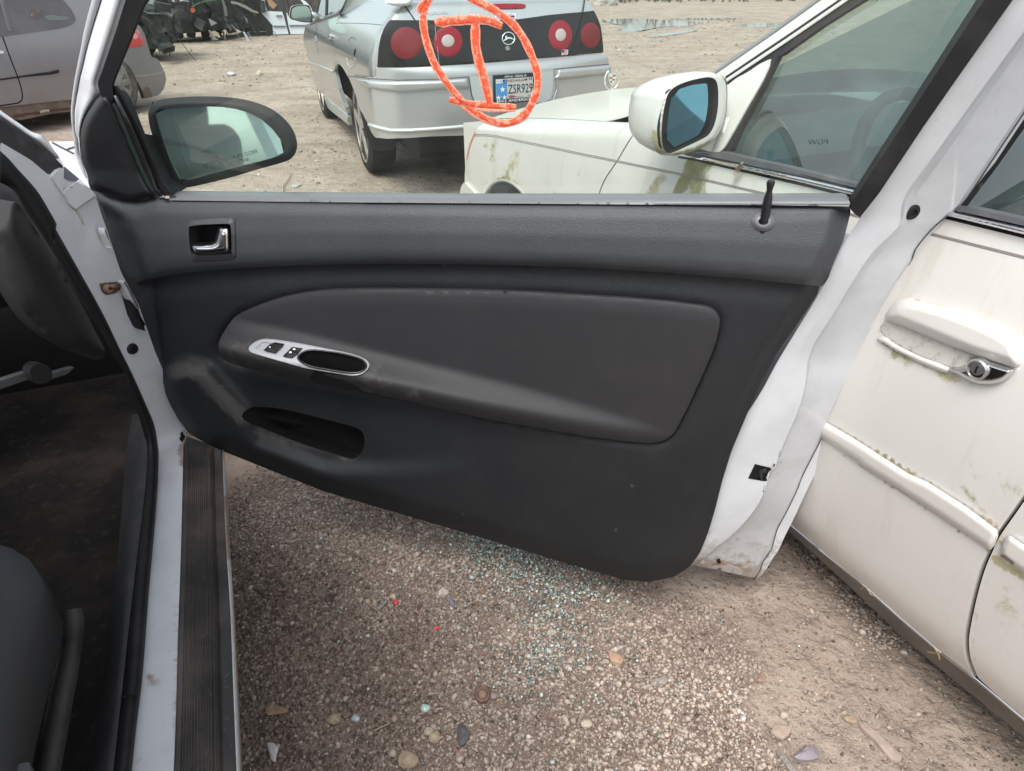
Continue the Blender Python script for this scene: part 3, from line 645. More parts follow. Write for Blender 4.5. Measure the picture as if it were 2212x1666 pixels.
J1 = cat(Z('H', (1836, -300), (1618, 0), (1444, 240), (1100, 712), (800, 1126), (560, 1455)), Z('C', (1230, 265), (1160, 345), (1090, 412), (1030, 492), (960, 602), (850, 782), (760, 922), (720, 1022), (705, 1150), (680, 1260), (640, 1362), (570, 1522), (530, 1640)), Z('G', (880, 90), (840, 222), (780, 322), (690, 422), (590, 502), (480, 592)))
J2 = cat(Z('H', (2193, -300), (1994, 0), (1660, 505), (1434, 846), (1200, 1195), (985, 1515)), Z('C', (1480, 232), (1410, 292), (1332, 382), (1302, 432), (1290, 482), (1230, 562), (1180, 652), (1102, 800), (1080, 870), (1000, 1032), (900, 1212), (800, 1442), (690, 1660)), Z('G', (1020, 190), (952, 330), (912, 402), (890, 480), (880, 520), (850, 552), (830, 592), (815, 642), (795, 660)))
J3 = cat(Z('H', (2225, -300), (2026, 0), (1690, 510), (1462, 850), (1230, 1200), (1010, 1535)), Z('C', (1520, 245), (1470, 295), (1420, 345), (1380, 395), (1330, 475), (1260, 610), (1180, 765), (1135, 860), (1100, 935), (1000, 1152), (900, 1372), (755, 1660)), Z('G', (1080, 175), (1000, 345), (950, 445), (920, 512), (890, 555), (862, 602), (835, 640), (812, 664)))
def jl(a, b, t): n = 60; q = lambda L: np.stack([np.interp(np.linspace(0, 1, n), np.linspace(0, 1, len(L)), L[:, i]) for i in (0, 1)], 1); return q(resample(a, 5, False))*(1-t)+q(resample(b, 5, False))*t
offs = [[-.004, -.010, -.034, -.036], [-.008, -.016, -.037, -.040], [-.012, -.022, -.046, -.050], [-.014, -.024, -.047, -.051], [-.040, -.046, -.074, -.078], [-.046, -.060, -.086, -.090], [-.066, -.090, -.136, -.140], [-.080, -.102, -.150, -.152], [-.084, -.106, -.156, -.156]]
JAMB = sheet('door_jamb', [J0, jl(J0, J1, .55), jl(J0, J1, .97), J1, jl(J1, J2, .045), jl(J1, J2, .16), jl(J1, J2, .93), J2, J3], offs, 110, jambw, DOOR,
      stain_or_lit=lambda r: np.clip(.75*np.exp(-(dist_line(r, [(1510, 1225), (1640, 1250)])/14)**2)+.45*ss(1050, 1240, r[:, 1])+.35*np.exp(-(dist_line(r, [(1625, 1030), (1690, 1010)])/25)**2)+.16*np.exp(-(dist_line(r, J0[6:])/4)**2), 0, 1))
seam_normals(JAMB, 14)
shutm = M('sealer_line', (.06, .06, .065), .7)
def jf(h): return lambda P, lift=0.0: door(h)(P, lift)
# dark hem line along the sheet: follows J2
hh = np.linspace(0, 1, 80); J2r = resample(smooth(J2, 5, False), 4, False); J2s = np.stack([np.interp(hh, np.linspace(0, 1, len(J2r)), J2r[:, i]) for i in (0, 1)], 1)
hp = np.array([door(x)(p[None], .0015)[0] for p, x in zip(J2s, np.interp(hh, np.linspace(0, 1, 4), offs[7]))]); tube('hem_seam', hp, .0013, shutm, DOOR, 5)
# outer skin below and behind, closes the door as a solid
V = []; sk = [(-.03, .30), (.4, .22), (.9, .13), (1.30, .09), (1.42, .62), (1.46, .93), (1.2, .93), (.6, .93), (0, .90), (-.06, .6)]
skin = [DO+DU*a+DN*(-.165)+A(0, 0, 1)*b for a, b in sk]
mesh_obj('outer_skin', skin, [tuple(range(len(skin)))], white, DOOR, False)
# rubber round the rear of the opening and outside it
patch('window_seal', Z('H', (1360, -300), (1150, 0), (1000, 230), (700, 692), (400, 1150), (160, 1522), (168, 1560), (235, 1605), (380, 1420), (700, 940), (1000, 510), (1362, 0), (1572, -300)), door(lambda P: .006), 14, rubber, DOOR, rim=-DN*.03)
patch('outer_seal', Z('H', (2225, -300), (2026, 2), (1690, 512), (1462, 852), (1230, 1202), (975, 1535), (1012, 1540), (1250, 1225), (1490, 885), (1740, 520), (2080, 2), (2280, -300)), door(lambda P: -.106), 12, rubber, DOOR, rim=-DN*.02)
JFF = onto(JAMB)
def disc(name, c, r, f, mat, parent, h=.004): 
    q = f(c)[0]; e = f((c[0]+4, c[1]))[0]; d = f((c[0], c[1]+4))[0]; n = np.cross(e-q, d-q); n /= np.linalg.norm(n); n *= np.sign((CAM-q)@n); rr = r
    return lathe(name, q, n, [(rr, -.004), (rr, h*.4), (rr*.86, h), (rr*.45, h*1.05), (rr*.40, h*.3), (.0004, h*.3)], mat, parent, 18)
disc('jamb_plug', tuple(Z('C', (1297, 202))[0]), .0125, lambda P, lift=0.0: JFF(np.atleast_2d(P)), rubber, DOOR)
JF = onto(JAMB)
patch('latch', Z('G', (760, 140), (796, 64), (886, 86), (880, 120), (856, 156)), lambda P, lift=0.0: JF(P, .0015), 7, dark, DOOR)
patch('latch_claw', Z('G', (818, 98), (856, 86), (858, 108), (838, 110), (836, 150), (826, 150)), lambda P, lift=0.0: JF(P, .004), 5, M('latch_steel', (.05, .05, .055), .4, .6), DOOR, rim=-DN*.004)
for q in (((925, -5), (934, 4), (926, 24), (917, 30)), ((893, 62), (901, 62), (899, 78), (890, 80)), ((848, 176), (855, 182), (848, 205), (836, 212))): patch('drain_slot', Z('G', *q), lambda P, lift=0.0: JF(P, .0015), 4, dark, DOOR)
patch('drain_rail', Z('G', (500, 580), (540, 556), (600, 575), (720, 612), (738, 625), (728, 645), (650, 628), (520, 592)), lambda P, lift=0.0: JF(P, .006), 8, M('rusty_drain', (.36, .33, .31), .7, 0, .3, var=[(35, (.22, .11, .05), .9, .52, .66)]), DOOR, rim=-DN*.01)
disc('jamb_plug', tuple(Z('G', (607, 571))[0]), .004, lambda P, lift=0.0: JF(np.atleast_2d(P), .008), dark, DOOR)
# front upright of the window frame, its rubber, the sail panel and the quarter bar
W0 = cat(Z('L', (1150, -200), (1090, 0), (1040, 180), (990, 390), (960, 560), (900, 850), (860, 1100), (840, 1300), (845, 1450)), Z('K', (955, 340), (965, 470), (985, 600), (1010, 750), (1060, 900), (1120, 1050), (1190, 1175)))
W1 = cat(Z('L', (1270, -200), (1200, 0), (1090, 350), (1020, 600), (985, 760), (945, 920), (905, 1130), (878, 1330), (885, 1450)), Z('K', (985, 340), (1005, 440), (1040, 545), (1045, 640), (1070, 760), (1135, 960), (1192, 1172)))
W2 = cat(Z('L', (1560, -200), (1490, 0), (1390, 330), (1280, 650), (1200, 880), (1165, 970), (1170, 1040), (1195, 1120)), Z('A', (665, 795), (615, 885), (590, 985), (590, 1085), (605, 1185), (645, 1295), (675, 1388)))
sheet('front_window_frame', [W0, jl(W0, W1, .9), W1, jl(W1, W2, .12), jl(W1, W2, .45), jl(W1, W2, .75), W2], [-.075, -.072, -.082, -.05, -.024, -.012, -.03], 60, white, DOOR)
tube('frame_gap', np.array([door(-.076)(p[None])[0] for p in resample(smooth(W1, 4, False), 8, False)]), .0016, shutm, DOOR, 5)
def seal_h(P): return .012
patch('front_seal', Z('L', (1560, -200), (1485, 0), (1385, 330), (1275, 650), (1195, 880), (1158, 970), (1165, 1040), (1190, 1120), (1230, 1200), (1300, 1260), (1345, 1180), (1340, 1080), (1322, 1000), (1350, 930), (1450, 680), (1540, 460), (1640, 200), (1720, 0), (1800, -200)), door(lambda P: .008), 9, rubber, DOOR, rim=-DN*.006)
SAIL = Z('A', (735, 690), (800, 690), (860, 780), (960, 1020), (1080, 1300), (1160, 1445), (1080, 1468), (1000, 1486), (900, 1481), (800, 1446), (668, 1394), (640, 1290), (600, 1180), (585, 1080), (585, 980), (610, 880), (660, 790))
SAILs = smooth(SAIL, 3)
patch('sail_panel', SAILs, door(lambda P: -.02+.036*np.sqrt(np.clip(-sd(P, SAILs), 0, 14)/14)), 7, M('sail_plastic', (.011, .012, .0135), .5, 0, .4, var=(9, (.018, .018, .018), .6, .45, .7), bump=[(900, .0003)]), DOOR, rim=-DN*.04)
patch('quarter_bar', Z('A', (818, 640), (846, 630), (900, 722), (1000, 902), (1100, 1132), (1200, 1352), (1272, 1434), (1150, 1448), (1080, 1302), (960, 1022), (860, 782), (800, 692)), door(lambda P: .004), 6, rubber, DOOR, rim=-DN*.006)
tube('quarter_bead', door(.010)(Z('A', (845, 700), (960, 930), (1060, 1170), (1140, 1380), (1195, 1440))), .004, lipm, DOOR, 6)
disc('screw', tuple(Z('A', (1197, 1446))[0]), .0028, door(.012), chrome, DOOR, .002)
# door mirror
CF, CR_ = A(-.366, .930, 0), A(.930, .366, 0)                        # coupe: forward, outward
CO = A(-.703, 1.333, 0)
cpt = lambda f, r, z: CO+CF*f+CR_*r+A(0, 0, 1)*z
MC = door(-.17)(Z('A', (1620, 1020)))[0]
def unit(v): return v/np.linalg.norm(v)
MN = unit(unit(CAM-MC)+unit(cpt(-1.9, -.42, 1.10)-MC))
mf = lambda h: (lambda P, lift=0.0: on_plane(P, MC, MN, h+lift))
MOUT = smooth(Z('A', (1090, 872), (1092, 815), (1118, 772), (1165, 737), (1250, 721), (1450, 709), (1650, 714), (1800, 734), (1920, 769), (2020, 819), (2100, 889), (2152, 960), (2179, 1040), (2176, 1110), (2142, 1162), (2080, 1193), (1900, 1243), (1700, 1303), (1500, 1353), (1380, 1377), (1310, 1376), (1250, 1320), (1185, 1160), (1120, 1000)), 3)
MGL = smooth(Z('A', (1142, 835), (1150, 815), (1185, 803), (1350, 788), (1500, 783), (1650, 788), (1780, 813), (1890, 858), (1980, 928), (2050, 1010), (2085, 1080), (2083, 1120), (2060, 1142), (1900, 1190), (1700, 1237), (1500, 1292), (1345, 1336), (1322, 1322), (1250, 1180), (1185, 990)), 3)
patch('mirror_bezel', MOUT, lambda P, lift=0.0: mf(0)(P, lift+.004-.012*ss(-14, 0, sd(P, MOUT))), 6, black, DOOR, holes=[MGL], rim=-MN*.012, rim_holes=True)
patch('mirror_glass', MGL, mf(-.004), 30, mirrorm, DOOR, smooth_sh=False)
L0 = mf(-.008)(MOUT); c0 = L0.mean(0); rg = [L0]
rg[0] = c0+(L0-c0)*.97-MN*.004
for d, s in ((.02, .985), (.05, .98), (.08, .90), (.105, .72), (.12, .4)): rg.append(c0+(L0-c0)*s-MN*d)
loft('mirror_housing', rg, white, DOOR, 'back')
arm = [mf(-.02)(Z('A', (1160, 1000), (1320, 1300), (1400, 1360), (1290, 1432)))[i] for i in range(4)]
armb = [door(-.050)(Z('A', (940, 960), (1120, 1340), (1240, 1440), (1080, 1300)))[i] for i in range(4)]
mesh_obj('mirror_arm', arm+armb, [(0, 1, 2, 3), (4, 5, 6, 7), (0, 1, 5, 4), (1, 2, 6, 5), (2, 3, 7, 6), (3, 0, 4, 7)], black, DOOR, False)
lm_ = M('mirror_print', (.06, .09, .09), .5)
def mtext(s, a, b, hp):
    o, e = mf(-.0035)(Z('A', a))[0], mf(-.0035)(Z('A', b))[0]; X = unit(e-o); Y = np.cross(MN, X); Y *= np.sign(Y[2])
    text_obj('mirror_lettering', s, o, X, Y, hp*.294/FOC*np.linalg.norm(o-CAM)*1.35, lm_, DOOR, .0004, width=np.linalg.norm(e-o))
mtext('OBJECTS IN MIRROR ARE CLOSER', (1480, 1235), (1895, 1122), 25); mtext('THAN THEY APPEAR', (1588, 1238), (1832, 1180), 22)
# ================================================================== WHITE COUPE: pillar, sill and cabin
SN = unit(-CF*.75+CR_*.66); SP = cpt(.16, 0, .5)
pillar = hollow([(cpt(0, 0, .36), A(0, 0, 1)), (SP, SN)], .03)
sealR = cat(Z('K', (0, 668), (130, 790), (250, 930), (400, 1090), (520, 1240), (640, 1440), (760, 1660)), Z('D', (300, 260), (380, 400), (470, 560), (560, 720), (640, 870), (720, 1040), (800, 1200), (880, 1380), (930, 1500), (952, 1620)), Z('E', (768, 150), (762, 300), (745, 520), (720, 800), (690, 1200), (660, 1450), (632, 1720)))
stripR = cat(Z('K', (0, 552), (400, 786), (640, 988)), Z('K', (800, 1010), (1260, 1268)), [(232, 500), (262, 590), (300, 660), (335, 760), (365, 830), (385, 890), (404, 938)], Z('E', (886, 95), (884, 260), (872, 700), (861, 1000), (851, 1400), (838, 1720)))
white_sill = patch('hinge_pillar', np.vstack([sealR, stripR[::-1]]), pillar, 11, jambw, COUPE,
                   attrs={'stain_or_lit': lambda P: np.clip(.95*np.exp(-(dist_line(P, [(398, 936), (392, 975), (398, 1000)])/9)**2)+.42*np.exp(-(dist_line(P, [(322, 1462), (332, 1475)])/12)**2)+.20*ss(1180, 1300, P[:, 1])+.5*np.exp(-(dist_line(P, [(360, 1040), (368, 1050)])/8)**2)+.3*np.exp(-(dist_line(P, [(392, 1000), (384, 1250), (376, 1600)])/5)**2), 0, 1)})
PF = onto(white_sill)
# rubber weatherstrip of the opening and the plastic sill trim that carries on from it
sealL = cat([(0, 395), (30, 412), (52, 452), (90, 508), (129, 571), (161, 625), (193, 675), (222, 722), (247, 772), (272, 812), (286, 858), (300, 900), (311, 940)], Z('E', (712, 90), (712, 160), (702, 300), (655, 700), (620, 1000), (588, 1300), (540, 1720)))
between('door_seal', sealL, sealR, 9, 120, lambda P, l: pillar(P, l), lambda u, v: .004+.022*np.sqrt(np.clip(1-(2*u-1)**2, 0, 1)), rubber, COUPE)
trimL = Z('E', (640, -60), (612, 120), (600, 240), (575, 560), (556, 720), (525, 950), (500, 1200), (468, 1400), (415, 1720))
trimR = Z('E', (700, -60), (712, 120), (704, 290), (657, 690), (622, 990), (590, 1290), (542, 1720))
between('sill_trim', trimL, trimR, 7, 60, lambda P, l: at_z(P, .372+l), lambda u, v: -.07*(1-u)**2+.006*np.sin(math.pi*u), M('sill_plastic', (.030, .031, .034), .55, 0, .4, var=[(14, (.07, .065, .06), .7, .5, .75), (120, (.15, .14, .13), .4, .68, .78)]), COUPE)
ribbon('trim_joint', Z('E', (582, 1312), (610, 1302), (640, 1303), (664, 1312)), .003, lambda P, lift=0.0: at_z(P, .39+lift), dark, COUPE, .001, 4)
# ribbed scuff plate, white outer lip
scL = Z('E', (888, 40), (884, 300), (873, 700), (863, 1000), (853, 1400), (840, 1720)); scR = Z('E', (1076, 110), (1088, 450), (1098, 640), (1115, 900), (1130, 1300), (1147, 1720))
def scuff_lift(u, v):
    r = (u > .10)*(u < .58)*.0042*np.abs(np.sin((u-.10)/.48*math.pi*10)); rid = .007*np.exp(-((u-.66)/.025)**2)
    return .004+r+rid-.016*ss(.7, .8, u)
scm = M('scuff_plastic', (.036, .034, .034), .5, 0, .45, var=[(5, (.125, .10, .085), .9, .36, .66), (90, (.20, .175, .16), .5, .60, .74)])
between('scuff_plate', scL, scR, 90, 50, lambda P, l: at_z(P, .352+l), scuff_lift, scm, COUPE)
lipL = scR; lipR = Z('E', (1086, 110), (1102, 450), (1116, 640), (1130, 900), (1147, 1300), (1165, 1720))
between('rocker_lip', lipL, lipR, 5, 60, lambda P, l: at_z(P, .345+l), lambda u, v: -.012*u*u, jambw, COUPE, True, {'stain_or_lit': lambda P: np.clip(1.1*np.exp(-(dist_line(P, [(492, 1105), (494, 1180)])/22)**2)+.35, 0, 1)})
rk = at_z(resample(smooth(lipR, 4, False), 20, False), .333); V = np.vstack([rk, rk-CR_*.02-A(0, 0, .13), rk-CR_*.14-A(0, 0, .15)]); n = len(rk)
mesh_obj('rocker_panel', V, [(i+n*j, i+1+n*j, i+1+n*(j+1), i+n*(j+1)) for i in range(n-1) for j in range(2)], white, COUPE)
# hinge pillar details
patch('check_strap_pocket', Z('D', (600, 652), (640, 646), (760, 640), (770, 680), (720, 690), (700, 712), (640, 722), (612, 700)), lambda P, lift=0.0: PF(P, .002), 5, M('rusty_pocket', (.10, .07, .05), .8, 0, .2, var=(40, (.25, .15, .10), .8, .4, .7)), COUPE)
disc('strap_bolt', tuple(Z('D', (648, 680))[0]), .009, lambda P: PF(np.atleast_2d(P), .004), M('rusty_bolt', (.30, .20, .14), .6, .3), COUPE, .008)
tube('check_strap', PF(Z('D', (665, 672), (720, 662), (790, 650), (850, 640)), .012), .006, M('strap_steel', (.16, .10, .09), .5, .5), COUPE, 6)
patch('wiring_boot', Z('D', (780, 735), (812, 850), (850, 930), (900, 945), (960, 930), (900, 840), (840, 760)), lambda P, lift=0.0: PF(P, .03), 7, rubber, COUPE, rim=-SN*.03)
disc('pillar_plug', tuple(Z('D', (798, 1045))[0]), .0125, lambda P: PF(np.atleast_2d(P), .001), rubber, COUPE, .006)
patch('hinge_arm', Z('D', (750, 590), (780, 640), (865, 835), (830, 800), (780, 740), (745, 640)), lambda P, lift=0.0: PF(P, .035), 8, jambw, COUPE, rim=-SN*.02)
patch('hinge_arm', Z('D', (640, 300), (660, 330), (700, 440), (680, 450), (655, 400), (628, 345)), lambda P, lift=0.0: PF(P, .03), 6, jambw, COUPE, rim=-SN*.02)
tear = [(394+7*math.cos(a)*(1+.5*math.sin(3*a+1)), 944+9*math.sin(a)*(1+.4*math.cos(4*a))) for a in np.linspace(0, 2*math.pi, 14, False)]
patch('torn_flap', tear, lambda P, lift=0.0: PF(P, .003), 4, dark, COUPE)
for s_ in (Z('K', (680, 1010), (760, 1140), (850, 1260), (930, 1370), (1000, 1445)), Z('K', (1000, 1450), (1060, 1400), (1160, 1340), (1255, 1275)), Z('K', (1010, 1460), (1070, 1560), (1100, 1640))):
    tube('seam_sealer', PF(resample(s_, 3, False), .001), .0022, M('sealer', (.45, .43, .40), .6), COUPE, 5)
tube('seam_sealer', PF(Z('K', (930, 1290), (960, 1330), (985, 1370)), .003), .005, M('sealer_glob', (.55, .54, .54), .5), COUPE, 6)
# foot of the windscreen pillar, wing and hinge box
pl2 = lambda d: (lambda P, lift=0.0: on_plane(P, SP, SN, d+lift))
APO = smooth(Z('K', (-600, -290), (0, 128), (140, 228), (290, 330), (420, 418), (540, 458), (620, 528), (700, 638), (782, 752), (742, 772), (520, 602), (300, 450), (0, 242), (-600, -160)), 3)
patch('windscreen_pillar', APO, lambda P, lift=0.0: on_plane(P, SP, SN, -.02+.03*np.sqrt(np.clip(-sd(P, APO), 0, 9)/9)), 4, white, COUPE, rim=-SN*.05)
WST = Z('K', (-600, -150), (0, 250), (300, 455), (742, 775), (845, 884), (835, 905), (682, 1010), (640, 992), (400, 790), (0, 560), (-600, 100))
patch('gutter_strip', WST, pl2(-.002), 7, M('gutter_rubber', (.035, .034, .036), .55, 0, .4, var=[(18, (.09, .09, .095), .7, .5, .7)]), COUPE, rim=-SN*.03)
patch('gutter_shadow', Z('K', (858, 882), (1054, 1045), (852, 1198), (836, 1215), (790, 1150), (760, 935), (836, 900)), pl2(-.012), 6, M('hinge_box_paint', (.20, .21, .25), .5), COUPE)  # dark sheet painted in for the shaded hole of the hinge box
patch('hinge_box', Z('K', (690, 1012), (762, 935), (850, 890), (846, 1060), (838, 1215), (850, 1230), (905, 1300), (1000, 1448), (930, 1360), (760, 1130)), pl2(.008), 6, white, COUPE, rim=-SN*.03)
patch('hinge_box', Z('K', (850, 1212), (868, 1190), (1030, 1085), (1195, 1165), (1262, 1266), (1002, 1448), (930, 1375)), pl2(.010), 6, white, COUPE, rim=-SN*.03)
WING = Z('K', (690, 548), (980, 543), (1040, 545), (1100, 800), (1240, 1180), (1195, 1172), (1050, 1040), (846, 868), (784, 752), (702, 638), (640, 540))
patch('front_wing', WING, lambda P, lift=0.0: on_plane(P, cpt(.35, .02, .96), unit(A(0, 0, 1)*.8-CF*.5+CR_*.33), lift), 7, white, COUPE, rim=A(0, 0, -.1))
wf = lambda P, lift=0.0: on_plane(P, cpt(.35, .02, .96), unit(A(0, 0, 1)*.8-CF*.5+CR_*.33), lift)
ribbon('shut_line', Z('K', (695, 562), (800, 620), (980, 712)), .005, wf, shutm, COUPE, .0012, 3); ribbon('shut_line', Z('K', (880, 662), (930, 640), (990, 622)), .005, wf, shutm, COUPE, .0012, 3)
# cabin
carpet = M('dark_carpet', (.017, .0155, .0145), .95, 0, .1, var=[(2.6, (.045, .035, .028), .9, .45, .68), (40, (.05, .042, .036), .6, .52, .72), (170, (.16, .14, .12), .5, .70, .75)], bump=[(400, .003)])
cab = MB(); ax3 = (CF, CR_, A(0, 0, 1))
cab.box(cpt(-.6, -.78, .17), ax3, 1.4, .62, .03); cab.build('floor_carpet', carpet, COUPE)
blk = M('cabin_plastic', (.026, .026, .028), .6, 0, .35, var=(5, (.03, .029, .028), .6, .45, .7))
def rbox(name, c, h, mat, bev, seg=3, ax=ax3, sub=0, bend=None):
    b = bmesh.new(); bmesh.ops.create_cube(b, size=2)
    for v in b.verts: v.co = Vector((v.co.x*h[0], v.co.y*h[1], v.co.z*h[2]))
    bmesh.ops.bevel(b, geom=b.edges[:], offset=bev, segments=seg, affect='EDGES', profile=.6)
    V = np.array([v.co[:] for v in b.verts])
    if bend is not None: V = bend(V)
    F = [[v.index for v in f.verts] for f in b.faces]; b.free()
    return mesh_obj(name, c+V[:, :1]*ax[0]+V[:, 1:2]*ax[1]+V[:, 2:]*ax[2], F, mat, COUPE)
rbox('firewall', cpt(.86, -.80, .46), (.03, .66, .30), blk, .01, 1); rbox('dashboard', cpt(.42, -.86, .83), (.22, .58, .15), blk, .09, 4)
rbox('tunnel', cpt(-.4, -.80, .30), (.9, .12, .14), carpet, .05); rbox('left_door_card', cpt(-.55, -1.52, .62), (.85, .03, .34), blk, .02, 1)
patch('dashboard_end', smooth(Z('D', (-40, 330), (20, 240), (70, 165), (120, 180), (200, 300), (330, 500), (470, 740), (570, 930), (640, 1080), (560, 1110), (400, 1040), (240, 930), (120, 780), (50, 620), (5, 450)), 3),
      lambda P, lift=0.0: on_plane(P, cpt(.12, -.24, .7), SN, .03*np.sqrt(np.clip(-sd(P, [tuple(q) for q in Z('D', (-40, 330), (70, 165), (330, 500), (640, 1080), (400, 1040), (120, 780), (5, 450))]), 0, 40)/40)), 10, M('kick_panel', (.030, .029, .030), .65, 0, .35, var=(6, (.05, .045, .04), .7, .45, .7)), COUPE, rim=-SN*.05)
gl = M('dull_silver', (.12, .13, .135), .5, .2)
patch('glovebox_edge', Z('D', (-80, 1268), (0, 1240), (185, 1180), (188, 1225), (0, 1290), (-80, 1318)), lambda P, lift=0.0: on_plane(P, cpt(.30, -.4, .6), SN, lift), 7, gl, COUPE, rim=-SN*.02)
patch('glovebox_edge', Z('D', (250, 1222), (330, 1192), (455, 1156), (402, 1200), (300, 1232)), lambda P, lift=0.0: on_plane(P, cpt(.30, -.4, .6), SN, lift), 6, gl, COUPE, rim=-SN*.02)
patch('glovebox_knob', smooth(Z('D', (180, 1180), (215, 1140), (270, 1140), (310, 1175), (310, 1230), (265, 1255), (205, 1250)), 3), lambda P, lift=0.0: on_plane(P, cpt(.29, -.4, .6), SN, .01+lift), 5, blk, COUPE, rim=-SN*.03)
# seat: what shows beside the sill, then the rest of it
seatm = M('seat_cloth', (.060, .063, .066), .85, 0, .2, var=(7, (.065, .064, .062), .7, .4, .7), bump=[(900, .0006)])
cu_in = at_z(Z('E', (-300, 560), (-120, 900), (-200, 1300), (-260, 1740)), .50)
cu_top = at_z(Z('E', (60, 600), (150, 655), (205, 755), (190, 825), (125, 955), (70, 1085), (20, 1240), (-10, 1420), (-30, 1740)), .50)
cu_side = at_z(Z('E', (150, 640), (225, 735), (272, 840), (306, 945), (292, 1060), (252, 1210), (205, 1410), (170, 1560), (140, 1740)), .40)
cu_low = cu_side-A(0, 0, .05)-CR_*.06; n = 30
R = [even(cu_in, n), even(cu_in, n)*.4+even(cu_top, n)*.6+A(0, 0, .018), even(cu_top, n)+A(0, 0, .006), even(cu_top, n)*.75+even(cu_side, n)*.25-A(0, 0, .006), even(cu_side, n), even(cu_low, n)]
SEAT = bpy.data.objects.new('seat', None); S.collection.objects.link(SEAT); SEAT.parent = COUPE; SEAT.location = tuple(cpt(-.8, -.45, .2)-BASE[COUPE]); BASE[SEAT] = cpt(-.8, -.45, .2)
def seat_box(name, c, h, bev, tilt, par):
    o = rbox(name, A(0, 0, 0), h, seatm, bev, 4, WX); ct, st = math.cos(tilt), math.sin(tilt); fz = CF*ct+A(0, 0, 1)*st; zz = -CF*st+A(0, 0, 1)*ct
    V = np.array([v.co[:] for v in o.data.vertices])+BASE[COUPE]; W = c+V[:, :1]*fz+V[:, 1:2]*CR_+V[:, 2:]*zz-BASE[par]
    o.data.vertices.foreach_set('co', W.astype(np.float32).ravel()); o.data.update(); o.parent = par; BASE[o] = BASE[par]; return o
loft('cushion', R, seatm, SEAT, False, False)
seat_box('cushion_base', cpt(-.92, -.50, .385), (.30, .20, .10), .06, .06, SEAT)
seat_box('backrest', cpt(-1.28, -.45, .80), (.08, .25, .34), .06, .30, SEAT); seat_box('headrest', cpt(-1.42, -.45, 1.22), (.05, .13, .10), .045, .25, SEAT)
between('seat_trim', Z('E', (290, 890), (302, 960), (288, 1080), (250, 1235), (200, 1500), (155, 1740)), Z('E', (398, 876), (408, 960), (384, 1160), (352, 1340), (325, 1500), (280, 1740)), 8, 40, lambda P, l: at_z(P, .33+l), lambda u, v: .05*np.sqrt(np.clip(1-(1.6*u-.8)**2, 0, 1))-.04, M('dusty_trim', (.085, .075, .068), .75, 0, .25, var=[(9, (.045, .040, .038), .8, .4, .65)]), SEAT)
patch('seat_rail', Z('E', (50, 1640), (140, 1622), (150, 1660), (140, 1740), (40, 1740)), lambda P, lift=0.0: at_z(P, .44), 7, gl, SEAT, rim=A(0, 0, -.03))
SEAT2 = bpy.data.objects.new('seat', None); S.collection.objects.link(SEAT2); SEAT2.parent = COUPE; SEAT2.location = tuple(cpt(-.8, -1.15, .2)-BASE[COUPE]); BASE[SEAT2] = cpt(-.8, -1.15, .2)
seat_box('cushion', cpt(-.9, -1.15, .42), (.25, .25, .08), .06, .1, SEAT2); seat_box('backrest', cpt(-1.28, -1.15, .80), (.08, .25, .34), .06, .30, SEAT2); seat_box('headrest', cpt(-1.42, -1.15, 1.22), (.05, .13, .10), .045, .25, SEAT2)
rbox('rear_seat', cpt(-2.0, -.8, .58), (.12, .6, .32), seatm, .05)
# roof, rear quarter, latch pillar (behind the photographer; the door mirror shows them)
roof = M('roof_paint', (.57, .59, .62), .32, 0, .5, coat=.4)
rbox('roof', cpt(-1.15, -.80, 1.385), (.95, .56, .022), roof, .02)
q = [cpt(-1.34, 0, .30), cpt(-1.34, 0, .96), cpt(-2.6, -.02, 1.02), cpt(-3.3, -.10, .98), cpt(-3.35, -.12, .40), cpt(-2.9, -.02, .28), cpt(-2.75, 0, .55), cpt(-2.45, 0, .62), cpt(-2.15, 0, .52), cpt(-2.05, 0, .28)]
mesh_obj('rear_quarter', np.vstack([q, np.array(q)-CR_*.05]), [tuple(range(10)), tuple(range(10, 20))[::-1]]+[(i, (i+1) % 10, 10+(i+1) % 10, 10+i) for i in range(10)], roof, COUPE, False)
rbox('latch_pillar', cpt(-1.36, -.09, .64), (.03, .08, .32), jambw, .012)
pb = [cpt(-1.36, -.03, .94), cpt(-1.48, -.03, .94), cpt(-1.78, -.22, 1.37), cpt(-1.62, -.22, 1.37)]; mesh_obj('rear_pillar', np.vstack([pb, np.array(pb)-CR_*.05]), [(0, 1, 2, 3), (7, 6, 5, 4), (0, 1, 5, 4), (1, 2, 6, 5), (2, 3, 7, 6), (3, 0, 4, 7)], roof, COUPE, False)
pb = [cpt(-2.5, -.06, .98), cpt(-2.95, -.08, .98), cpt(-2.35, -.26, 1.37), cpt(-2.05, -.26, 1.37)]; mesh_obj('rear_pillar', np.vstack([pb, np.array(pb)-CR_*.05]), [(0, 1, 2, 3), (7, 6, 5, 4), (0, 1, 5, 4), (1, 2, 6, 5), (2, 3, 7, 6), (3, 0, 4, 7)], roof, COUPE, False)
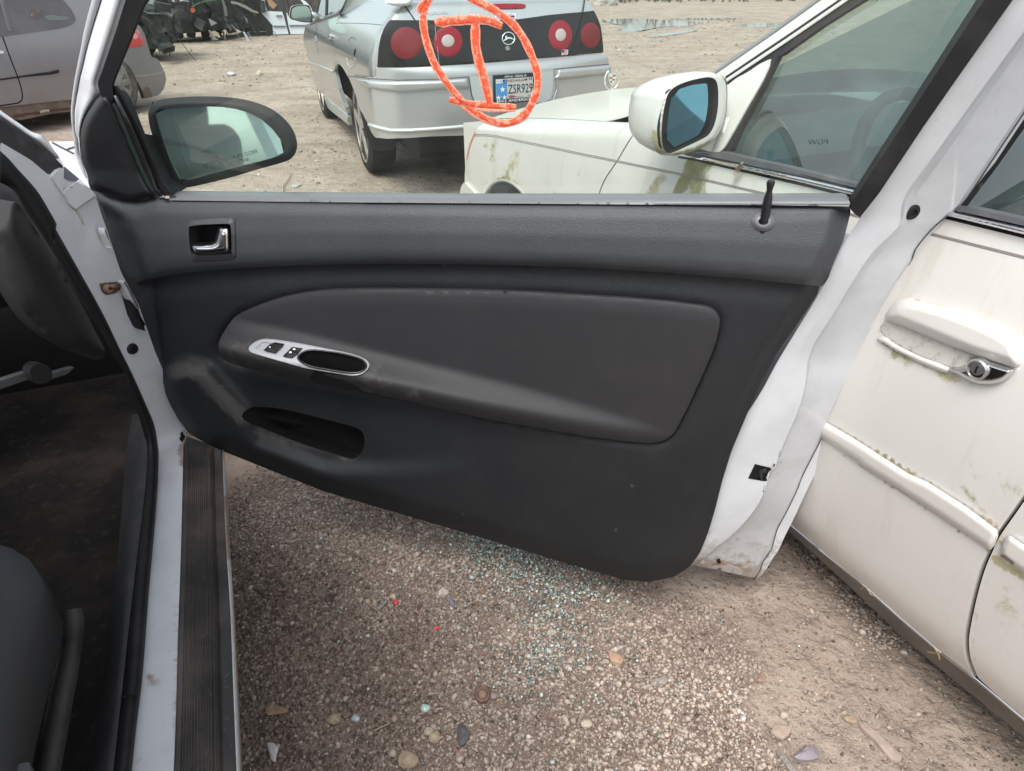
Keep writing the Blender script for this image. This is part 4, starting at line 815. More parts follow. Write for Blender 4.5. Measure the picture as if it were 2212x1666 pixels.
# ================================================================== CREAM SEDAN beside the door
KF = Frame((.88, 2.858, 0), 114.5)
CAR2 = thing('white_sedan', KF.w(-1.4, 0, 0), 'dirty cream white sedan with moss stains and a bonnet ornament, parked beside the open door', 'car')
cream = M('cream_paint', (.625, .605, .572), .28, 0, .5, var=[(2.2, (.55, .525, .485), .6, .4, .7), (60, (.55, .52, .45), .25, .62, .75)], coat=.5, stain_or_lit=((.20, .19, .045), 34, .9, (.36, .31, .17)), streak=(16, (.47, .43, .34), .42, .52, .72), speck=(240, (.36, .32, .24), .70))
creamh = M('hood_paint', (.60, .585, .52), .38, 0, .5, var=[(2.5, (.58, .54, .44), .7, .4, .65), (70, (.42, .38, .30), .55, .60, .72)], coat=.3)
kflank = hull(KF.planes([((0, .945, .6), (0, 1, 0)), ((.55, .935, .6), (.10, 1, 0)), ((.95, .78, .5), (.55, .83, 0)), ((1.08, 0, .5), (1, 0, 0)), ((0, .945, .46), (0, 1, -.16)), ((0, .905, .24), (0, .85, -.5)), ((0, .943, .80), (0, .96, .24)), ((.0, .80, .905), (.14, .30, 1))]), .022)
g1 = smooth([(1402, 262), (1369, 290), (1332, 350), (1310, 382), (1298, 408), (1289, 440), (1280, 490), (1272, 580), (1292, 760), (1335, 840)], 4, False)
g2 = smooth(Z('G', (2262, 150), (2200, 240), (2130, 340), (2060, 440), (2022, 520), (1980, 620), (1940, 760), (1906, 920), (1898, 1000), (1908, 1080), (1934, 1150), (1948, 1182)), 4, False)
BELTL = [(1400, 300), (1466, 338), (1590, 360), (1700, 384), (1849, 421), (2065, 470), (2212, 507), (2360, 545)]
HGAP = cat(Z('T', (400, 290), (470, 262), (560, 241), (760, 231), (960, 228), (1400, 245), (1700, 260), (2050, 281)), [(1345, 266), (1402, 262)])
SILL = Z('G', (-250, -560), (300, -180), (700, 140), (970, 371), (1150, 521), (1360, 691), (1560, 871), (1760, 1041), (1948, 1182))
off = lambda L, dx: L+A(dx, 0)
arch = Z('T', (392, 1330), (400, 1215), (430, 1130), (498, 1042), (560, 1002), (620, 985), (680, 990), (762, 1022), (850, 1092), (962, 1218), (1010, 1400), (1040, 1700))
FEND = cat(HGAP, off(g1, -1.6)[1:], Z('T', (1500, 2400), (1100, 1900), (1040, 1700), (1010, 1400), (962, 1218), (850, 1092), (762, 1022), (680, 990), (620, 985), (560, 1002), (498, 1042), (430, 1130), (400, 1215), (392, 1330)), Z('T', (335, 1260), (285, 1165), (200, 1085), (162, 1022), (166, 900), (172, 800), (192, 660), (222, 540), (262, 450), (290, 400), (322, 350)))
def grime(*spots):
    return {'stain_or_lit': lambda P: np.clip(sum(a*np.exp(-(dist_line(P, l)/r)**2) for a, r, l in spots), 0, 1)}
patch('front_wing', FEND, kflank, 9, cream, CAR2, rim=-KF.l*.02,
      attrs=grime((.20, 30, [(1070, 320), (1130, 380)]), (.20, 26, [(1220, 390), (1290, 420)]), (.50, 5, [(1052, 296), (1048, 320)]), (.45, 6, [(1070, 300), (1062, 350)]), (.38, 10, [(1120, 330), (1090, 385)]), (.5, 4, [(1050, 392), (1090, 386), (1130, 400)]), (.35, 9, [(1185, 400), (1200, 420)]), (.3, 7, [(1255, 330), (1250, 380)])))
DOORF = cat(off(g1, 1.6), [(1500, 985)], SILL[3:], off(g2, -5)[::-1], [(2230, 985), (2330, 700), (2360, 560), (2360, 545)], BELTL[::-1][1:], [(1405, 270)])
MOSS = ((1.1, 10, [(1500, 342), (1482, 380), (1462, 420)]), (.70, 28, [(1510, 350), (1505, 430)]), (.62, 16, [(1430, 380), (1400, 425)]), (.75, 9, [(1540, 352), (1500, 345)]),
        (.62, 12, [(1905, 715), (1990, 745), (2060, 790)]), (.50, 14, [(1940, 760), (2040, 810), (2100, 835)]), (.42, 12, [(1890, 740), (1960, 790)]), (.5, 4, [(1960, 645), (2060, 680), (2180, 745)]),
        (.62, 3, Z('C', (875, 1390), (1000, 1462), (1290, 1650))), (.62, 3, Z('G', (1430, -6), (1700, 154), (1900, 284), (2060, 400))), (.6, 3, Z('G', (1232, 6), (1532, 197), (1762, 348), (2022, 524))), (.42, 12, Z('G', (1880, 180), (2000, 330), (2050, 380))), (.30, 40, Z('G', (1900, 60), (2150, 200))))
patch('front_door', DOORF, kflank, 11, cream, CAR2, rim=-KF.l*.02, attrs=grime(*MOSS))
DOORR = cat(off(g2, 6), Z('G', (2080, 1290), (2300, 1480), (2500, 1650)), [(2500, 900), (2420, 800)])
patch('rear_door', DOORR, kflank, 12, cream, CAR2, rim=-KF.l*.02, attrs=grime((.8, 9, Z('G', (2040, 560), (2180, 640), (2260, 700))), (.6, 9, Z('G', (2100, 400), (2080, 480))), (.5, 8, Z('G', (1960, 780), (1930, 950), (1935, 1080))), (.36, 40, Z('G', (2080, 700), (2150, 900)))))
backf = lambda d: (lambda P, lift=0.0: kflank(P, -d+lift))
ribbon('shut_gap', g2, .030, backf(.012), dark, CAR2, .001, 6); ribbon('shut_gap', g1, .012, backf(.006), dark, CAR2, .001, 6)
ribbon('shut_gap', HGAP, .012, backf(.006), dark, CAR2, .001, 6)
patch('sill_flange', Z('G', (-250, -560), (300, -180), (700, 140), (966, 369), (1150, 523), (1360, 693), (1560, 873), (1760, 1043), (1948, 1184), (2300, 1482), (2300, 1570), (1900, 1246), (1600, 997), (1380, 790), (1130, 556), (950, 398), (660, 160), (250, -150), (-280, -520)), backf(.012), 9, M('sill_steel', (.20, .185, .17), .6, .3, .4, var=[(20, (.26, .15, .08), .8, .56, .72), (8, (.12, .11, .10), .6, .4, .7)]), CAR2, rim=A(0, 0, -.02)-KF.l*.03)
ribbon('sill_trim', Z('G', (966, 369), (1150, 522), (1360, 692), (1560, 872), (1760, 1042), (1948, 1183), (2300, 1482)), .004, kflank, chrome, CAR2, .003, 5)
under = M('underbody', (.012, .012, .012), .9)
def kbox(name, x0, x1, y0, y1, z0, z1, mat, smooth_sh=False):
    b = MB(); b.box(KF.w((x0+x1)/2, (y0+y1)/2, (z0+z1)/2), (KF.f, KF.l, KF.z), (x1-x0)/2, (y1-y0)/2, (z1-z0)/2); return b.build(name, mat, CAR2)
kbox('underbody', -3.9, .9, -.82, .80, .22, .50, under); kbox('engine_bay', -.45, .85, -.80, .66, .50, .70, under)
# moulding, pinstripes
mold = M('moulding_paint', (.60, .58, .545), .33, 0, .5, var=(3, (.62, .60, .55), .6, .4, .7), coat=.4, stain_or_lit=((.17, .15, .08), 30, .8))
ml = cat(Z('C', (600, 1240), (875, 1395), (1000, 1470), (1270, 1645)), Z('G', (1700, 160), (1900, 288), (2062, 408), (2066, 440), (2047, 490), (2022, 516), (1760, 340), (1530, 190), (1262, 20)), Z('C', (1000, 1588), (835, 1480), (560, 1310)))
patch('door_moulding', ml, lambda P, lift=0.0: kflank(P, lift+.003+.010*np.sqrt(np.clip(-sd(P, ml), 0, 12)/12)), 5, mold, CAR2, attrs=grime((.5, 3, Z('G', (1232, 6), (1532, 190), (1762, 342)))))
mr = Z('G', (2110, 442), (2128, 436), (2350, 590), (2350, 735), (2200, 634), (2075, 546), (2080, 490))
patch('door_moulding', mr, lambda P, lift=0.0: kflank(P, lift+.003+.010*np.sqrt(np.clip(-sd(P, mr), 0, 9)/9)), 5, mold, CAR2, attrs=grime((.8, 5, Z('G', (2085, 540), (2140, 580)))))
pin = M('pinstripe', (.24, .21, .20), .5)
pl_ = cat(Z('T', (290, 440), (400, 435), (540, 448), (760, 495), (1230, 590), (1700, 690), (2075, 765), (2205, 792)), Z('J', (400, 912), (930, 1035)), [(1850, 466)], Z('C', (1400, 322), (1916, 452)), [(2360, 592)])
for dy in (-1.4, 1.8): ribbon('pinstripe', pl_+A(0, dy), .0026, kflank, pin, CAR2, .0008, 5)
# bumper end, marker lamp, wheel arch
bump_o = Z('T', (162, 1024), (205, 1085), (288, 1166), (338, 1262), (330, 1500), (100, 1500), (96, 1260), (102, 1150), (122, 1072))
patch('front_bumper', bump_o, lambda P, lift=0.0: kflank(P, .012), 7, cream, CAR2, rim=-KF.l*.05, attrs=grime((.3, 8, [(1000, 415), (1010, 425)])))
patch('marker_lamp', Z('T', (290, 392), (262, 440), (222, 532), (192, 655), (176, 760), (184, 760), (202, 660), (234, 540), (274, 450), (298, 400)), lambda P, lift=0.0: kflank(P, .003), 4, M('salmon_lamp', (.75, .28, .18), .2, 0, .6), CAR2)
ribbon('arch_lip', arch, .022, lambda P, lift=0.0: kflank(P, -.006+lift), M('arch_paint', (.62, .61, .56), .4, coat=.2), CAR2, .006, 5)
def wheel(name, fr, x, y, zc, r, wd, par, rimm, tyrem, spokes=7, rim_r=.66, dishes=True, side=1):
    W = bpy.data.objects.new(name, None); S.collection.objects.link(W); W.parent = par; c = fr.w(x, y, zc); W.location = tuple(c-BASE[par]); BASE[W] = c; ax = fr.l*side; h = wd/2
    prof = [(r*rim_r, -h), (r*.90, -h), (r*.985, -h*.8), (r, -h*.5), (r, h*.5), (r*.985, h*.8), (r*.90, h*.98), (r*.78, h), (r*rim_r, h*.90)]
    lathe('tyre', c, ax, prof, tyrem, W, 40)
    lathe('rim', c, ax, [(.001, h*.1), (r*rim_r*.86, h*.1), (r*rim_r*.93, h*.80), (r*rim_r*1.0, h*.95), (r*rim_r*1.02, h*.80)], M(name+'_rim_well', (.06, .06, .06), .6, .5), W, 36)
    u = fr.f; v = A(0, 0, 1); b = MB()
    for i in range(spokes):
        a = 2*math.pi*i/spokes+.3; d = u*math.cos(a)+v*math.sin(a); t = -u*math.sin(a)+v*math.cos(a); L = r*rim_r*.96
        P = [c+d*r*.10+t*r*.10+ax*h*1.02, c+d*r*.10-t*r*.10+ax*h*1.02, c+d*L-t*r*.085+ax*h*.98, c+d*L+t*r*.085+ax*h*.98]; Q_ = [p-ax*.03 for p in P]
        b.add(P+Q_, [(0, 1, 2, 3), (4, 7, 6, 5), (0, 4, 5, 1), (1, 5, 6, 2), (2, 6, 7, 3), (3, 7, 4, 0)])
    b.build('spokes', rimm, W); lathe('hub_cap', c+ax*h*.80, ax, [(r*.2, 0), (r*.2, .012), (r*.14, .02), (.001, .022)], rimm, W, 20); 
    lathe('rim_edge', c, ax, [(r*rim_r*.94, h*.70), (r*rim_r*.95, h*.98), (r*rim_r*1.03, h*.98), (r*rim_r*1.05, h*.86)], rimm, W, 40)
    return W
tyre = M('tyre_rubber', (.022, .022, .022), .85, 0, .25, var=(14, (.05, .046, .042), .7, .5, .7), bump=[(160, .004)])
alloy = M('alloy', (.50, .51, .52), .32, .7, .5, var=(20, (.36, .33, .30), .6, .5, .7))
for x in (0, -2.93): wheel('wheel', KF, x, .80, .335, .335, .21, CAR2, alloy, tyre)
for x in (0, -2.93): wheel('wheel', KF, x, -.80, .335, .335, .21, CAR2, alloy, tyre, side=-1)
# bonnet with its upright ornament
def hood_z(x, y): c = 1-(y/.74)**2; nose = np.clip(x-.70, 0, 1); return .868-.145*x+.085*c-1.1*nose**2*.55-.05*np.clip(np.abs(y)-.6, 0, 1)**2
xs = np.linspace(-.42, 1.0, 30); ys = np.linspace(.715, -.715, 26); V = []
for x in xs:
    for y in ys:
        xx = -.42+(x+.42)*(1-.16*(abs(y)/.72)**2.5) ; V.append(KF.w(xx, y, hood_z(xx, y)+.025*ss(-.2, -.42, xx)))
i = np.arange(30*26).reshape(30, 26); F = np.stack([i[:-1, :-1], i[:-1, 1:], i[1:, 1:], i[1:, :-1]], -1).reshape(-1, 4).tolist()
HOOD = mesh_obj('bonnet', V, F, creamh, CAR2)
kbox('cowl', -.62, -.44, -.70, .70, .84, .885, dark)
kbox('far_wing', -.6, .9, -.93, -.72, .45, .84, cream); kbox('nose', .86, 1.04, -.74, .74, .35, .70, cream)
gold = M('brushed_metal', (.72, .72, .70), .22, 1); red_e = M('crest_copper', (.35, .14, .08), .35, .5); pale_e = M('crest_pale', (.70, .68, .62), .35, .4)
OC = np.array(KF.w(.90, 0, float(hood_z(.90, 0))+.066)); ou = KF.l*-1; oz = A(0, 0, 1); oa = KF.f*-1
ORN = bpy.data.objects.new('bonnet_ornament', None); S.collection.objects.link(ORN); ORN.parent = CAR2; ORN.location = tuple(OC-BASE[CAR2]); BASE[ORN] = OC
wreath = MB()
for s_ in (-1, 1):
    pts = [OC+ou*s_*.040*math.sin(a)*1.0+oz*(-.046*math.cos(a)) for a in np.linspace(.05, 2.65, 26)]; tube('', pts, .0034, None, coll=wreath, seg=6)
    for k, p in enumerate(pts[2::2]):
        q = unit(p-OC); t = np.cross(q, oa)*s_; tube('', [p, p+q*.006+t*.008], [.0032, .0008], None, coll=wreath, seg=5)
wreath.build('wreath', gold, ORN, True); tube('stem', [OC-oz*.075, OC-oz*.045], .003, gold, ORN, 8)
shp = [(-.024, .026), (-.012, .029), (0, .026), (.012, .029), (.024, .026), (.022, .0), (.014, -.018), (0, -.029), (-.014, -.018), (-.022, .0)]
sv = [OC+ou*a+oz*b for a, b in shp]; mesh_obj('crest', np.vstack([[p+oa*.003 for p in sv], [p-oa*.003 for p in sv]]), [tuple(range(10)), tuple(range(10, 20))[::-1]]+[(i, (i+1) % 10, 10+(i+1) % 10, 10+i) for i in range(10)], gold, ORN, False)
for r_, (z0, z1) in enumerate(((.021, .013), (.012, .004), (.003, -.005), (-.006, -.014))):
    for c_, (x0, x1) in enumerate(((-.018, -.001), (.001, .018))):
        w_ = 1-max(0, .004-z1)*22; pts = [OC+ou*x0*w_+oz*z0+oa*.0042, OC+ou*x1*w_+oz*z0+oa*.0042, OC+ou*x1*w_+oz*z1+oa*.0042, OC+ou*x0*w_+oz*z1+oa*.0042]
        mesh_obj('crest_field', pts, [(0, 1, 2, 3)], red_e if (r_+c_) % 2 else pale_e, ORN, False)
# glasshouse
wpl = lambda l: (lambda P, lift=0.0: on_plane(P, KF.w(-1, .885, .975), KF.n(0, .885, .465), l+lift))
carglass = glass_mat('green_car_glass', (.50, .645, .605), .95, .0, 1.65, .15, (.36, .47, .46))
KG = [(1682, 122), (1700, 110), (1890, -14), (2000, -90), (2360, -90), (2360, 535), (2212, 480), (2065, 442), (1849, 402), (1700, 362), (1566, 330)]
patch('side_window', KG, wpl(-.010), 60, carglass, CAR2, smooth_sh=False)
patch('windscreen_pillar', Z('J', (540, 420), (590, 385), (1165, -20), (1300, -110), (1450, -110), (1292, -20), (1000, 180), (655, 412), (600, 450)), wpl(.004), 9, cream, CAR2, rim=-KF.l*.06, attrs={'stain_or_lit': lambda P: np.zeros(len(P))})
ribbon('drip_rail', Z('J', (590, 383), (900, 168), (1165, -22), (1280, -105)), .010, wpl(.004), M('drip_rail_metal', (.30, .30, .31), .4, .4), CAR2, .004, 6)
ribbon('roof_seal', Z('J', (650, 412), (1000, 178), (1290, -20), (1420, -110)), .010, wpl(.003), rubber, CAR2, .004, 6)
ribbon('frame_line', Z('J', (652, 422), (1000, 190), (1300, -16), (1440, -110)), .009, wpl(.006), cream, CAR2, .002, 6)
patch('window_seal', Z('J', (648, 428), (900, 262), (1310, -16), (1450, -110), (1530, -110), (1395, -14), (1150, 140), (930, 296), (900, 300), (870, 312), (660, 442)), wpl(.002), 8, rubber, CAR2, rim=-KF.l*.015)
patch('quarter_trim', smooth(Z('J', (876, 312), (760, 380), (660, 445), (640, 560), (640, 640), (600, 740), (575, 805), (610, 798), (640, 770), (760, 560), (840, 420)), 2), wpl(.008), 8, cream, CAR2, rim=-KF.l*.02, attrs=grime((.55, 6, [(1540, 330), (1560, 325)])))
patch('window_seal', Z('J', (922, 290), (900, 292), (800, 450), (700, 640), (632, 792), (665, 800), (720, 680), (850, 440)), wpl(.004), 7, rubber, CAR2, rim=-KF.l*.015)
beltr = [(1494, 331), (1560, 329), (1612, 342), (1700, 361), (1849, 398), (2085, 447), (2212, 475), (2360, 512), (2360, 534), (2212, 488), (2075, 457), (1849, 406), (1738, 378), (1608, 354), (1530, 338)]
patch('belt_rubber', beltr, lambda P, lift=0.0: kflank(P, .010), 6, M('weathered_rubber', (.09, .092, .10), .5, 0, .4, var=(18, (.15, .15, .155), .6, .5, .7)), CAR2, rim=-KF.l*.02)
beltc = [(1531, 340), (1606, 355), (1734, 381), (1849, 408), (2075, 459), (2212, 490), (2360, 536), (2360, 556), (2212, 508), (2065, 472), (1849, 424), (1738, 397), (1590, 363), (1500, 342)]
patch('belt_chrome', beltc, lambda P, lift=0.0: kflank(P, .004+.010*np.sqrt(np.clip(-sd(P, beltc), 0, 6)/6)), 4, chrome, CAR2)
ribbon('belt_line', [(1466, 339), (1500, 345), (1590, 366), (1738, 400), (1849, 427), (2065, 475), (2212, 511), (2360, 558)], .005, kflank, dark, CAR2, .002, 5)
kbox('far_door_card', -2.9, -.55, -.90, -.84, .5, .98, M('grey_door_card', (.12, .125, .125), .6)); kbox('near_door_card', -2.9, -.75, .80, .84, .5, .95, M('grey_card', (.10, .10, .10), .6))
kbox('cabin_floor', -3.2, -.4, -.84, .80, .50, .52, under)
ro = [KF.w(x, y, z) for x, y, z in ((-1.45, .60, 1.40), (-1.45, -.60, 1.40), (-3.0, -.60, 1.40), (-3.0, .60, 1.40))]; mesh_obj('roof', np.vstack([ro, np.array(ro)+A(0, 0, .04)]), [(0, 1, 2, 3), (7, 6, 5, 4), (0, 1, 5, 4), (1, 2, 6, 5), (2, 3, 7, 6), (3, 0, 4, 7)], cream, CAR2, False)
tube('far_pillar', [KF.w(-.55, -.78, .95), KF.w(-1.45, -.60, 1.41)], .045, M('pillar_lining', (.16, .165, .165), .7), CAR2, 8)
tube('far_pillar', [KF.w(-1.95, -.84, .95), KF.w(-2.0, -.62, 1.41)], .05, M('pillar_lining', (.14, .145, .145), .7), CAR2, 8)
def kseat(x, y):
    st = bpy.data.objects.new('seat', None); S.collection.objects.link(st); st.parent = CAR2; st.location = tuple(KF.w(x, y, .5)-BASE[CAR2]); BASE[st] = KF.w(x, y, .5)
    sm_ = M('grey_leather', (.20, .205, .20), .5)
    for nm, cx_, cz, hx, hz, hy, tl in (('cushion', x+.25, .62, .26, .09, .27, 0), ('backrest', x-.08, .93, .09, .32, .27, .25), ('headrest', x-.19, 1.24, .05, .085, .14, .2)):
        b = bmesh.new(); bmesh.ops.create_cube(b, size=2)
        for v in b.verts: v.co = Vector((v.co.x*hx, v.co.y*hy, v.co.z*hz))
        bmesh.ops.bevel(b, geom=b.edges[:], offset=min(hx, hz)*.85, segments=4, affect='EDGES', profile=.5); V = np.array([v.co[:] for v in b.verts]); F = [[v.index for v in f.verts] for f in b.faces]; b.free()
        c_, s_ = math.cos(tl), math.sin(tl); X = V[:, 0]*c_-V[:, 2]*s_; Zz = V[:, 0]*s_+V[:, 2]*c_; mesh_obj(nm, KF.W(np.stack([cx_+X, y+V[:, 1], cz+Zz], 1)), F, sm_, st)
kseat(-1.62, .40); kseat(-1.62, -.40)
kbox('dashboard', -.95, -.50, -.82, .80, .70, .93, M('dash_grey', (.07, .072, .075), .6))
tube('steering_wheel', [KF.w(-1.12+.10*math.sin(a), .40+.19*math.cos(a), .90+.17*math.sin(a)) for a in np.linspace(0, 2*math.pi, 24, False)], .016, blk, CAR2, 8, True)
ws = [KF.w(x, y, z) for x, y, z in ((-.52, .78, .93), (-.52, -.78, .93), (-1.42, -.60, 1.40), (-1.42, .60, 1.40))]; mesh_obj('windscreen', ws, [(0, 1, 2, 3)], carglass, CAR2, False)
# door mirror
MK = KF.w(-1.02, 1.09, 1.06); MKn = unit(unit(CAM-MK)*.35+unit(KF.w(-2.1, .35, 1.15)-MK)*.65)
MK0 = on_plane(Z('I', (880, 900)), MK, MKn)[0]
kf = lambda h: (lambda P, lift=0.0: on_plane(P, MK, MKn, h+lift))
RO = smooth(Z('I', (505, 640), (600, 525), (720, 442), (900, 378), (1100, 337), (1215, 328), (1295, 352), (1342, 415), (1366, 540), (1365, 720), (1346, 900), (1306, 1055), (1235, 1190), (1130, 1285), (950, 1382), (750, 1442), (620, 1464), (540, 1445), (480, 1385), (445, 1250), (440, 1080), (455, 900), (478, 760)), 3)
RI = smooth(Z('I', (560, 605), (650, 512), (800, 442), (1000, 390), (1120, 376), (1200, 398), (1240, 460), (1256, 600), (1250, 800), (1216, 980), (1170, 1100), (1100, 1190), (950, 1270), (780, 1350), (640, 1410), (560, 1420), (502, 1370), (475, 1250), (470, 1100), (482, 950), (510, 780)), 3)
GI = smooth(Z('I', (602, 680), (662, 580), (760, 520), (900, 482), (1080, 460), (1170, 466), (1220, 522), (1230, 640), (1215, 800), (1180, 950), (1130, 1080), (1060, 1170), (900, 1240), (720, 1320), (640, 1350), (572, 1330), (547, 1250), (547, 1080), (567, 880)), 3)
mst = {'stain_or_lit': lambda P: np.clip(.7*np.exp(-(dist_line(P, Z('I', (450, 1150), (480, 1400), (700, 1450), (1150, 1290)))/9)**2), 0, 1)}
patch('mirror_rim', RO, lambda P, lift=0.0: kf(0)(P, lift-.010*ss(-4, 0, sd(P, RO))), 4, cream, CAR2, holes=[RI], rim=-MKn*.02, attrs=mst)
well('mirror_recess', RI, kf(-.002), 5, -MKn*.018, M('recess_black', (.01, .01, .011), .85, 0, .1), CAR2, .97)
patch('mirror_glass', GI, kf(-.014), 30, M('blue_mirror', (.055, .15, .205), .02, 1), CAR2, smooth_sh=False)
L0 = kf(-.018)(RO); c0 = L0.mean(0); R = [c0+(L0-c0)*.985+MKn*.004]
for d, s_, o_ in ((.02, 1.02, .0), (.05, 1.0, .006), (.085, .92, .014), (.115, .76, .022), (.135, .5, .026), (.14, .15, .026)): R.append(c0+(L0-c0)*s_+KF.f*d+KF.l*o_)
mh = loft('mirror_housing', R, cream, CAR2, 'back')
at = mh.data.attributes.new('stain_or_lit', 'FLOAT', 'POINT'); pv = proj(np.array([v.co[:] for v in mh.data.vertices])+BASE[CAR2]); at.data.foreach_set('value', np.clip(.55*np.exp(-(dist_line(pv, Z('I', (300, 1250), (450, 1200), (460, 1420)))/14)**2), 0, 1).astype(np.float32))
ar = [kf(-.05)(Z('I', (1150, 1000), (1150, 1280), (1000, 1360), (1000, 1150)))[k] for k in range(4)]; ab = [wpl(.0)(Z('I', (1500, 900), (1400, 1200), (1200, 1420), (1300, 1150)))[k] for k in range(4)]
mesh_obj('mirror_stalk', ar+ab, [(0, 1, 2, 3), (7, 6, 5, 4), (0, 1, 5, 4), (1, 2, 6, 5), (2, 3, 7, 6), (3, 0, 4, 7)], cream, CAR2, False)
# door handle with its lock
HR = smooth(Z('C', (1120, 830), (1180, 800), (1300, 850), (1450, 915), (1600, 985), (1625, 1000), (1600, 1040), (1560, 1060), (1500, 1055), (1350, 1000), (1200, 925), (1150, 885)), 2)
patch('handle_recess', HR, lambda P, lift=0.0: kflank(P, .0015), 4, M('dirty_recess', (.50, .48, .44), .6, 0, .3, stain_or_lit=((.10, .09, .05), 75, .75)), CAR2, attrs={'stain_or_lit': lambda P: np.full(len(P), .31)})
GRP = smooth(Z('C', (1150, 790), (1185, 715), (1235, 686), (1300, 684), (1500, 737), (1700, 815), (1830, 885), (1884, 958), (1893, 1020), (1870, 1060), (1750, 1030), (1600, 980), (1400, 898), (1250, 835)), 3)
patch('door_handle', GRP, lambda P, lift=0.0: kflank(P, .005+.020*np.sqrt(np.clip(-sd(P, GRP), 0, 20)/20)), 5, mold, CAR2, rim=-KF.l*.012, attrs=grime((.5, 3, Z('C', (1300, 684), (1500, 730), (1700, 805)))))
BZ = smooth(Z('C', (1100, 905), (1150, 890), (1200, 928), (1350, 1003), (1500, 1058), (1495, 1090), (1450, 1085), (1300, 1020), (1180, 960)), 2)
patch('handle_surround', BZ, lambda P, lift=0.0: kflank(P, .003+.006*np.sqrt(np.clip(-sd(P, BZ), 0, 6)/6)), 4, mold, CAR2, attrs=grime((.55, 4, Z('C', (1130, 930), (1300, 1020)))))
CHM = smooth(Z('C', (1488, 1072), (1530, 1066), (1570, 1060), (1605, 1042), (1632, 1004), (1665, 1004), (1760, 1035), (1852, 1066), (1856, 1092), (1800, 1140), (1722, 1158), (1640, 1150), (1560, 1112)), 3)
patch('lock_plate', CHM, lambda P, lift=0.0: kflank(P, .004+.016*np.sqrt(np.clip(-sd(P, CHM), 0, 10)/10)), 3, M('worn_chrome', (.62, .62, .63), .12, 1), CAR2)
lk = kflank(Z('C', (1664, 1070)), .018)[0]; lathe('lock_cylinder', lk, KF.l, [(.017, -.006), (.017, .004), (.014, .006), (.013, .003), (.0095, .002), (.0095, .0045), (.0005, .005)], M('lock_metal', (.55, .55, .54), .25, .9), CAR2, 24)
b = MB(); b.box(lk+KF.l*.0052, (KF.f, KF.l, KF.z), .0012, .0008, .006); b.build('key_slot', dark, CAR2)
leafm = M('dry_leaf', (.36, .28, .21), .8, var=(80, (.22, .16, .11), .7, .4, .7))
lf = patch('dry_leaf', Z('J', (734, 850), (728, 875), (712, 905), (688, 925), (684, 912), (700, 882), (722, 858)), lambda P, lift=0.0: kflank(P, .022+.01*np.sin(P[:, 1]*.2)), 3, leafm, None, rim=-KF.l*.003)
tag(lf, 'dry brown leaf caught on the chrome window strip of the cream sedan', 'leaf')
# the rest of the cream sedan behind the front door: flank, tail, rear glass
pr = [(.86, .23), (.925, .40), (.933, .55), (.933, .78), (.915, .88), (.875, .975), (.86, .985)]
rings = [[KF.w(x, y*k, z) for y, z in pr] for x, k in ((-1.85, 1), (-2.3, 1), (-2.55, 1), (-3.3, 1), (-3.7, .985), (-4.0, .95), (-4.14, .86))]
fl_ = loft('rear_quarter', rings, cream, CAR2, False, False); fl_.data.attributes.new('stain_or_lit', 'FLOAT', 'POINT')
rings = [[KF.w(x, -y*k, z) for y, z in pr] for x, k in ((-.6, 1), (-2.3, 1), (-3.3, 1), (-4.0, .95), (-4.14, .86))]
loft('far_flank', rings, cream, CAR2, False, False)
tl_ = [KF.w(x, y, z) for x, y, z in ((-3.15, .86, .985), (-3.15, -.86, .985), (-4.14, -.74, .97), (-4.14, .74, .97), (-4.16, .74, .30), (-4.16, -.74, .30))]
mesh_obj('boot_lid', tl_, [(0, 1, 2, 3), (3, 2, 5, 4)], cream, CAR2, False)
rg_ = [KF.w(x, y, z) for x, y, z in ((-1.99, .872, .985), (-2.9, .872, .985), (-2.75, .66, 1.36), (-2.03, .66, 1.40))]; mesh_obj('side_window', rg_, [(0, 1, 2, 3)], carglass, CAR2, False)
for P_ in (((-1.90, .885, .98), (-2.0, .885, .98), (-2.06, .655, 1.41), (-1.97, .655, 1.41)), ((-2.88, .875, .98), (-3.30, .86, .98), (-3.02, .64, 1.38), (-2.74, .65, 1.38))):
    v_ = [KF.w(*p) for p in P_]; mesh_obj('roof_pillar', np.vstack([v_, np.array(v_)-KF.l*.05]), [(0, 1, 2, 3), (7, 6, 5, 4), (0, 1, 5, 4), (1, 2, 6, 5), (2, 3, 7, 6), (3, 0, 4, 7)], cream, CAR2, False)
rs_ = [KF.w(x, y, z) for x, y, z in ((-3.02, .60, 1.38), (-3.02, -.60, 1.38), (-3.30, -.80, .99), (-3.30, .80, .99))]; mesh_obj('rear_window', rs_, [(0, 1, 2, 3)], carglass, CAR2, False)
tube('roof_rail', [KF.w(-1.42, .63, 1.41), KF.w(-2.0, .645, 1.425), KF.w(-3.02, .62, 1.40)], .03, cream, CAR2, 8)
bs_ = [KF.w(x, .88-.004, z) for x, z in ((-1.93, .965), (-3.25, .975), (-3.25, .998), (-1.93, .99))]; mesh_obj('belt_rubber', np.vstack([bs_, np.array(bs_)+KF.l*.02]), [(0, 1, 2, 3), (7, 6, 5, 4), (0, 1, 5, 4), (1, 2, 6, 5), (2, 3, 7, 6), (3, 0, 4, 7)], rubber, CAR2, False)
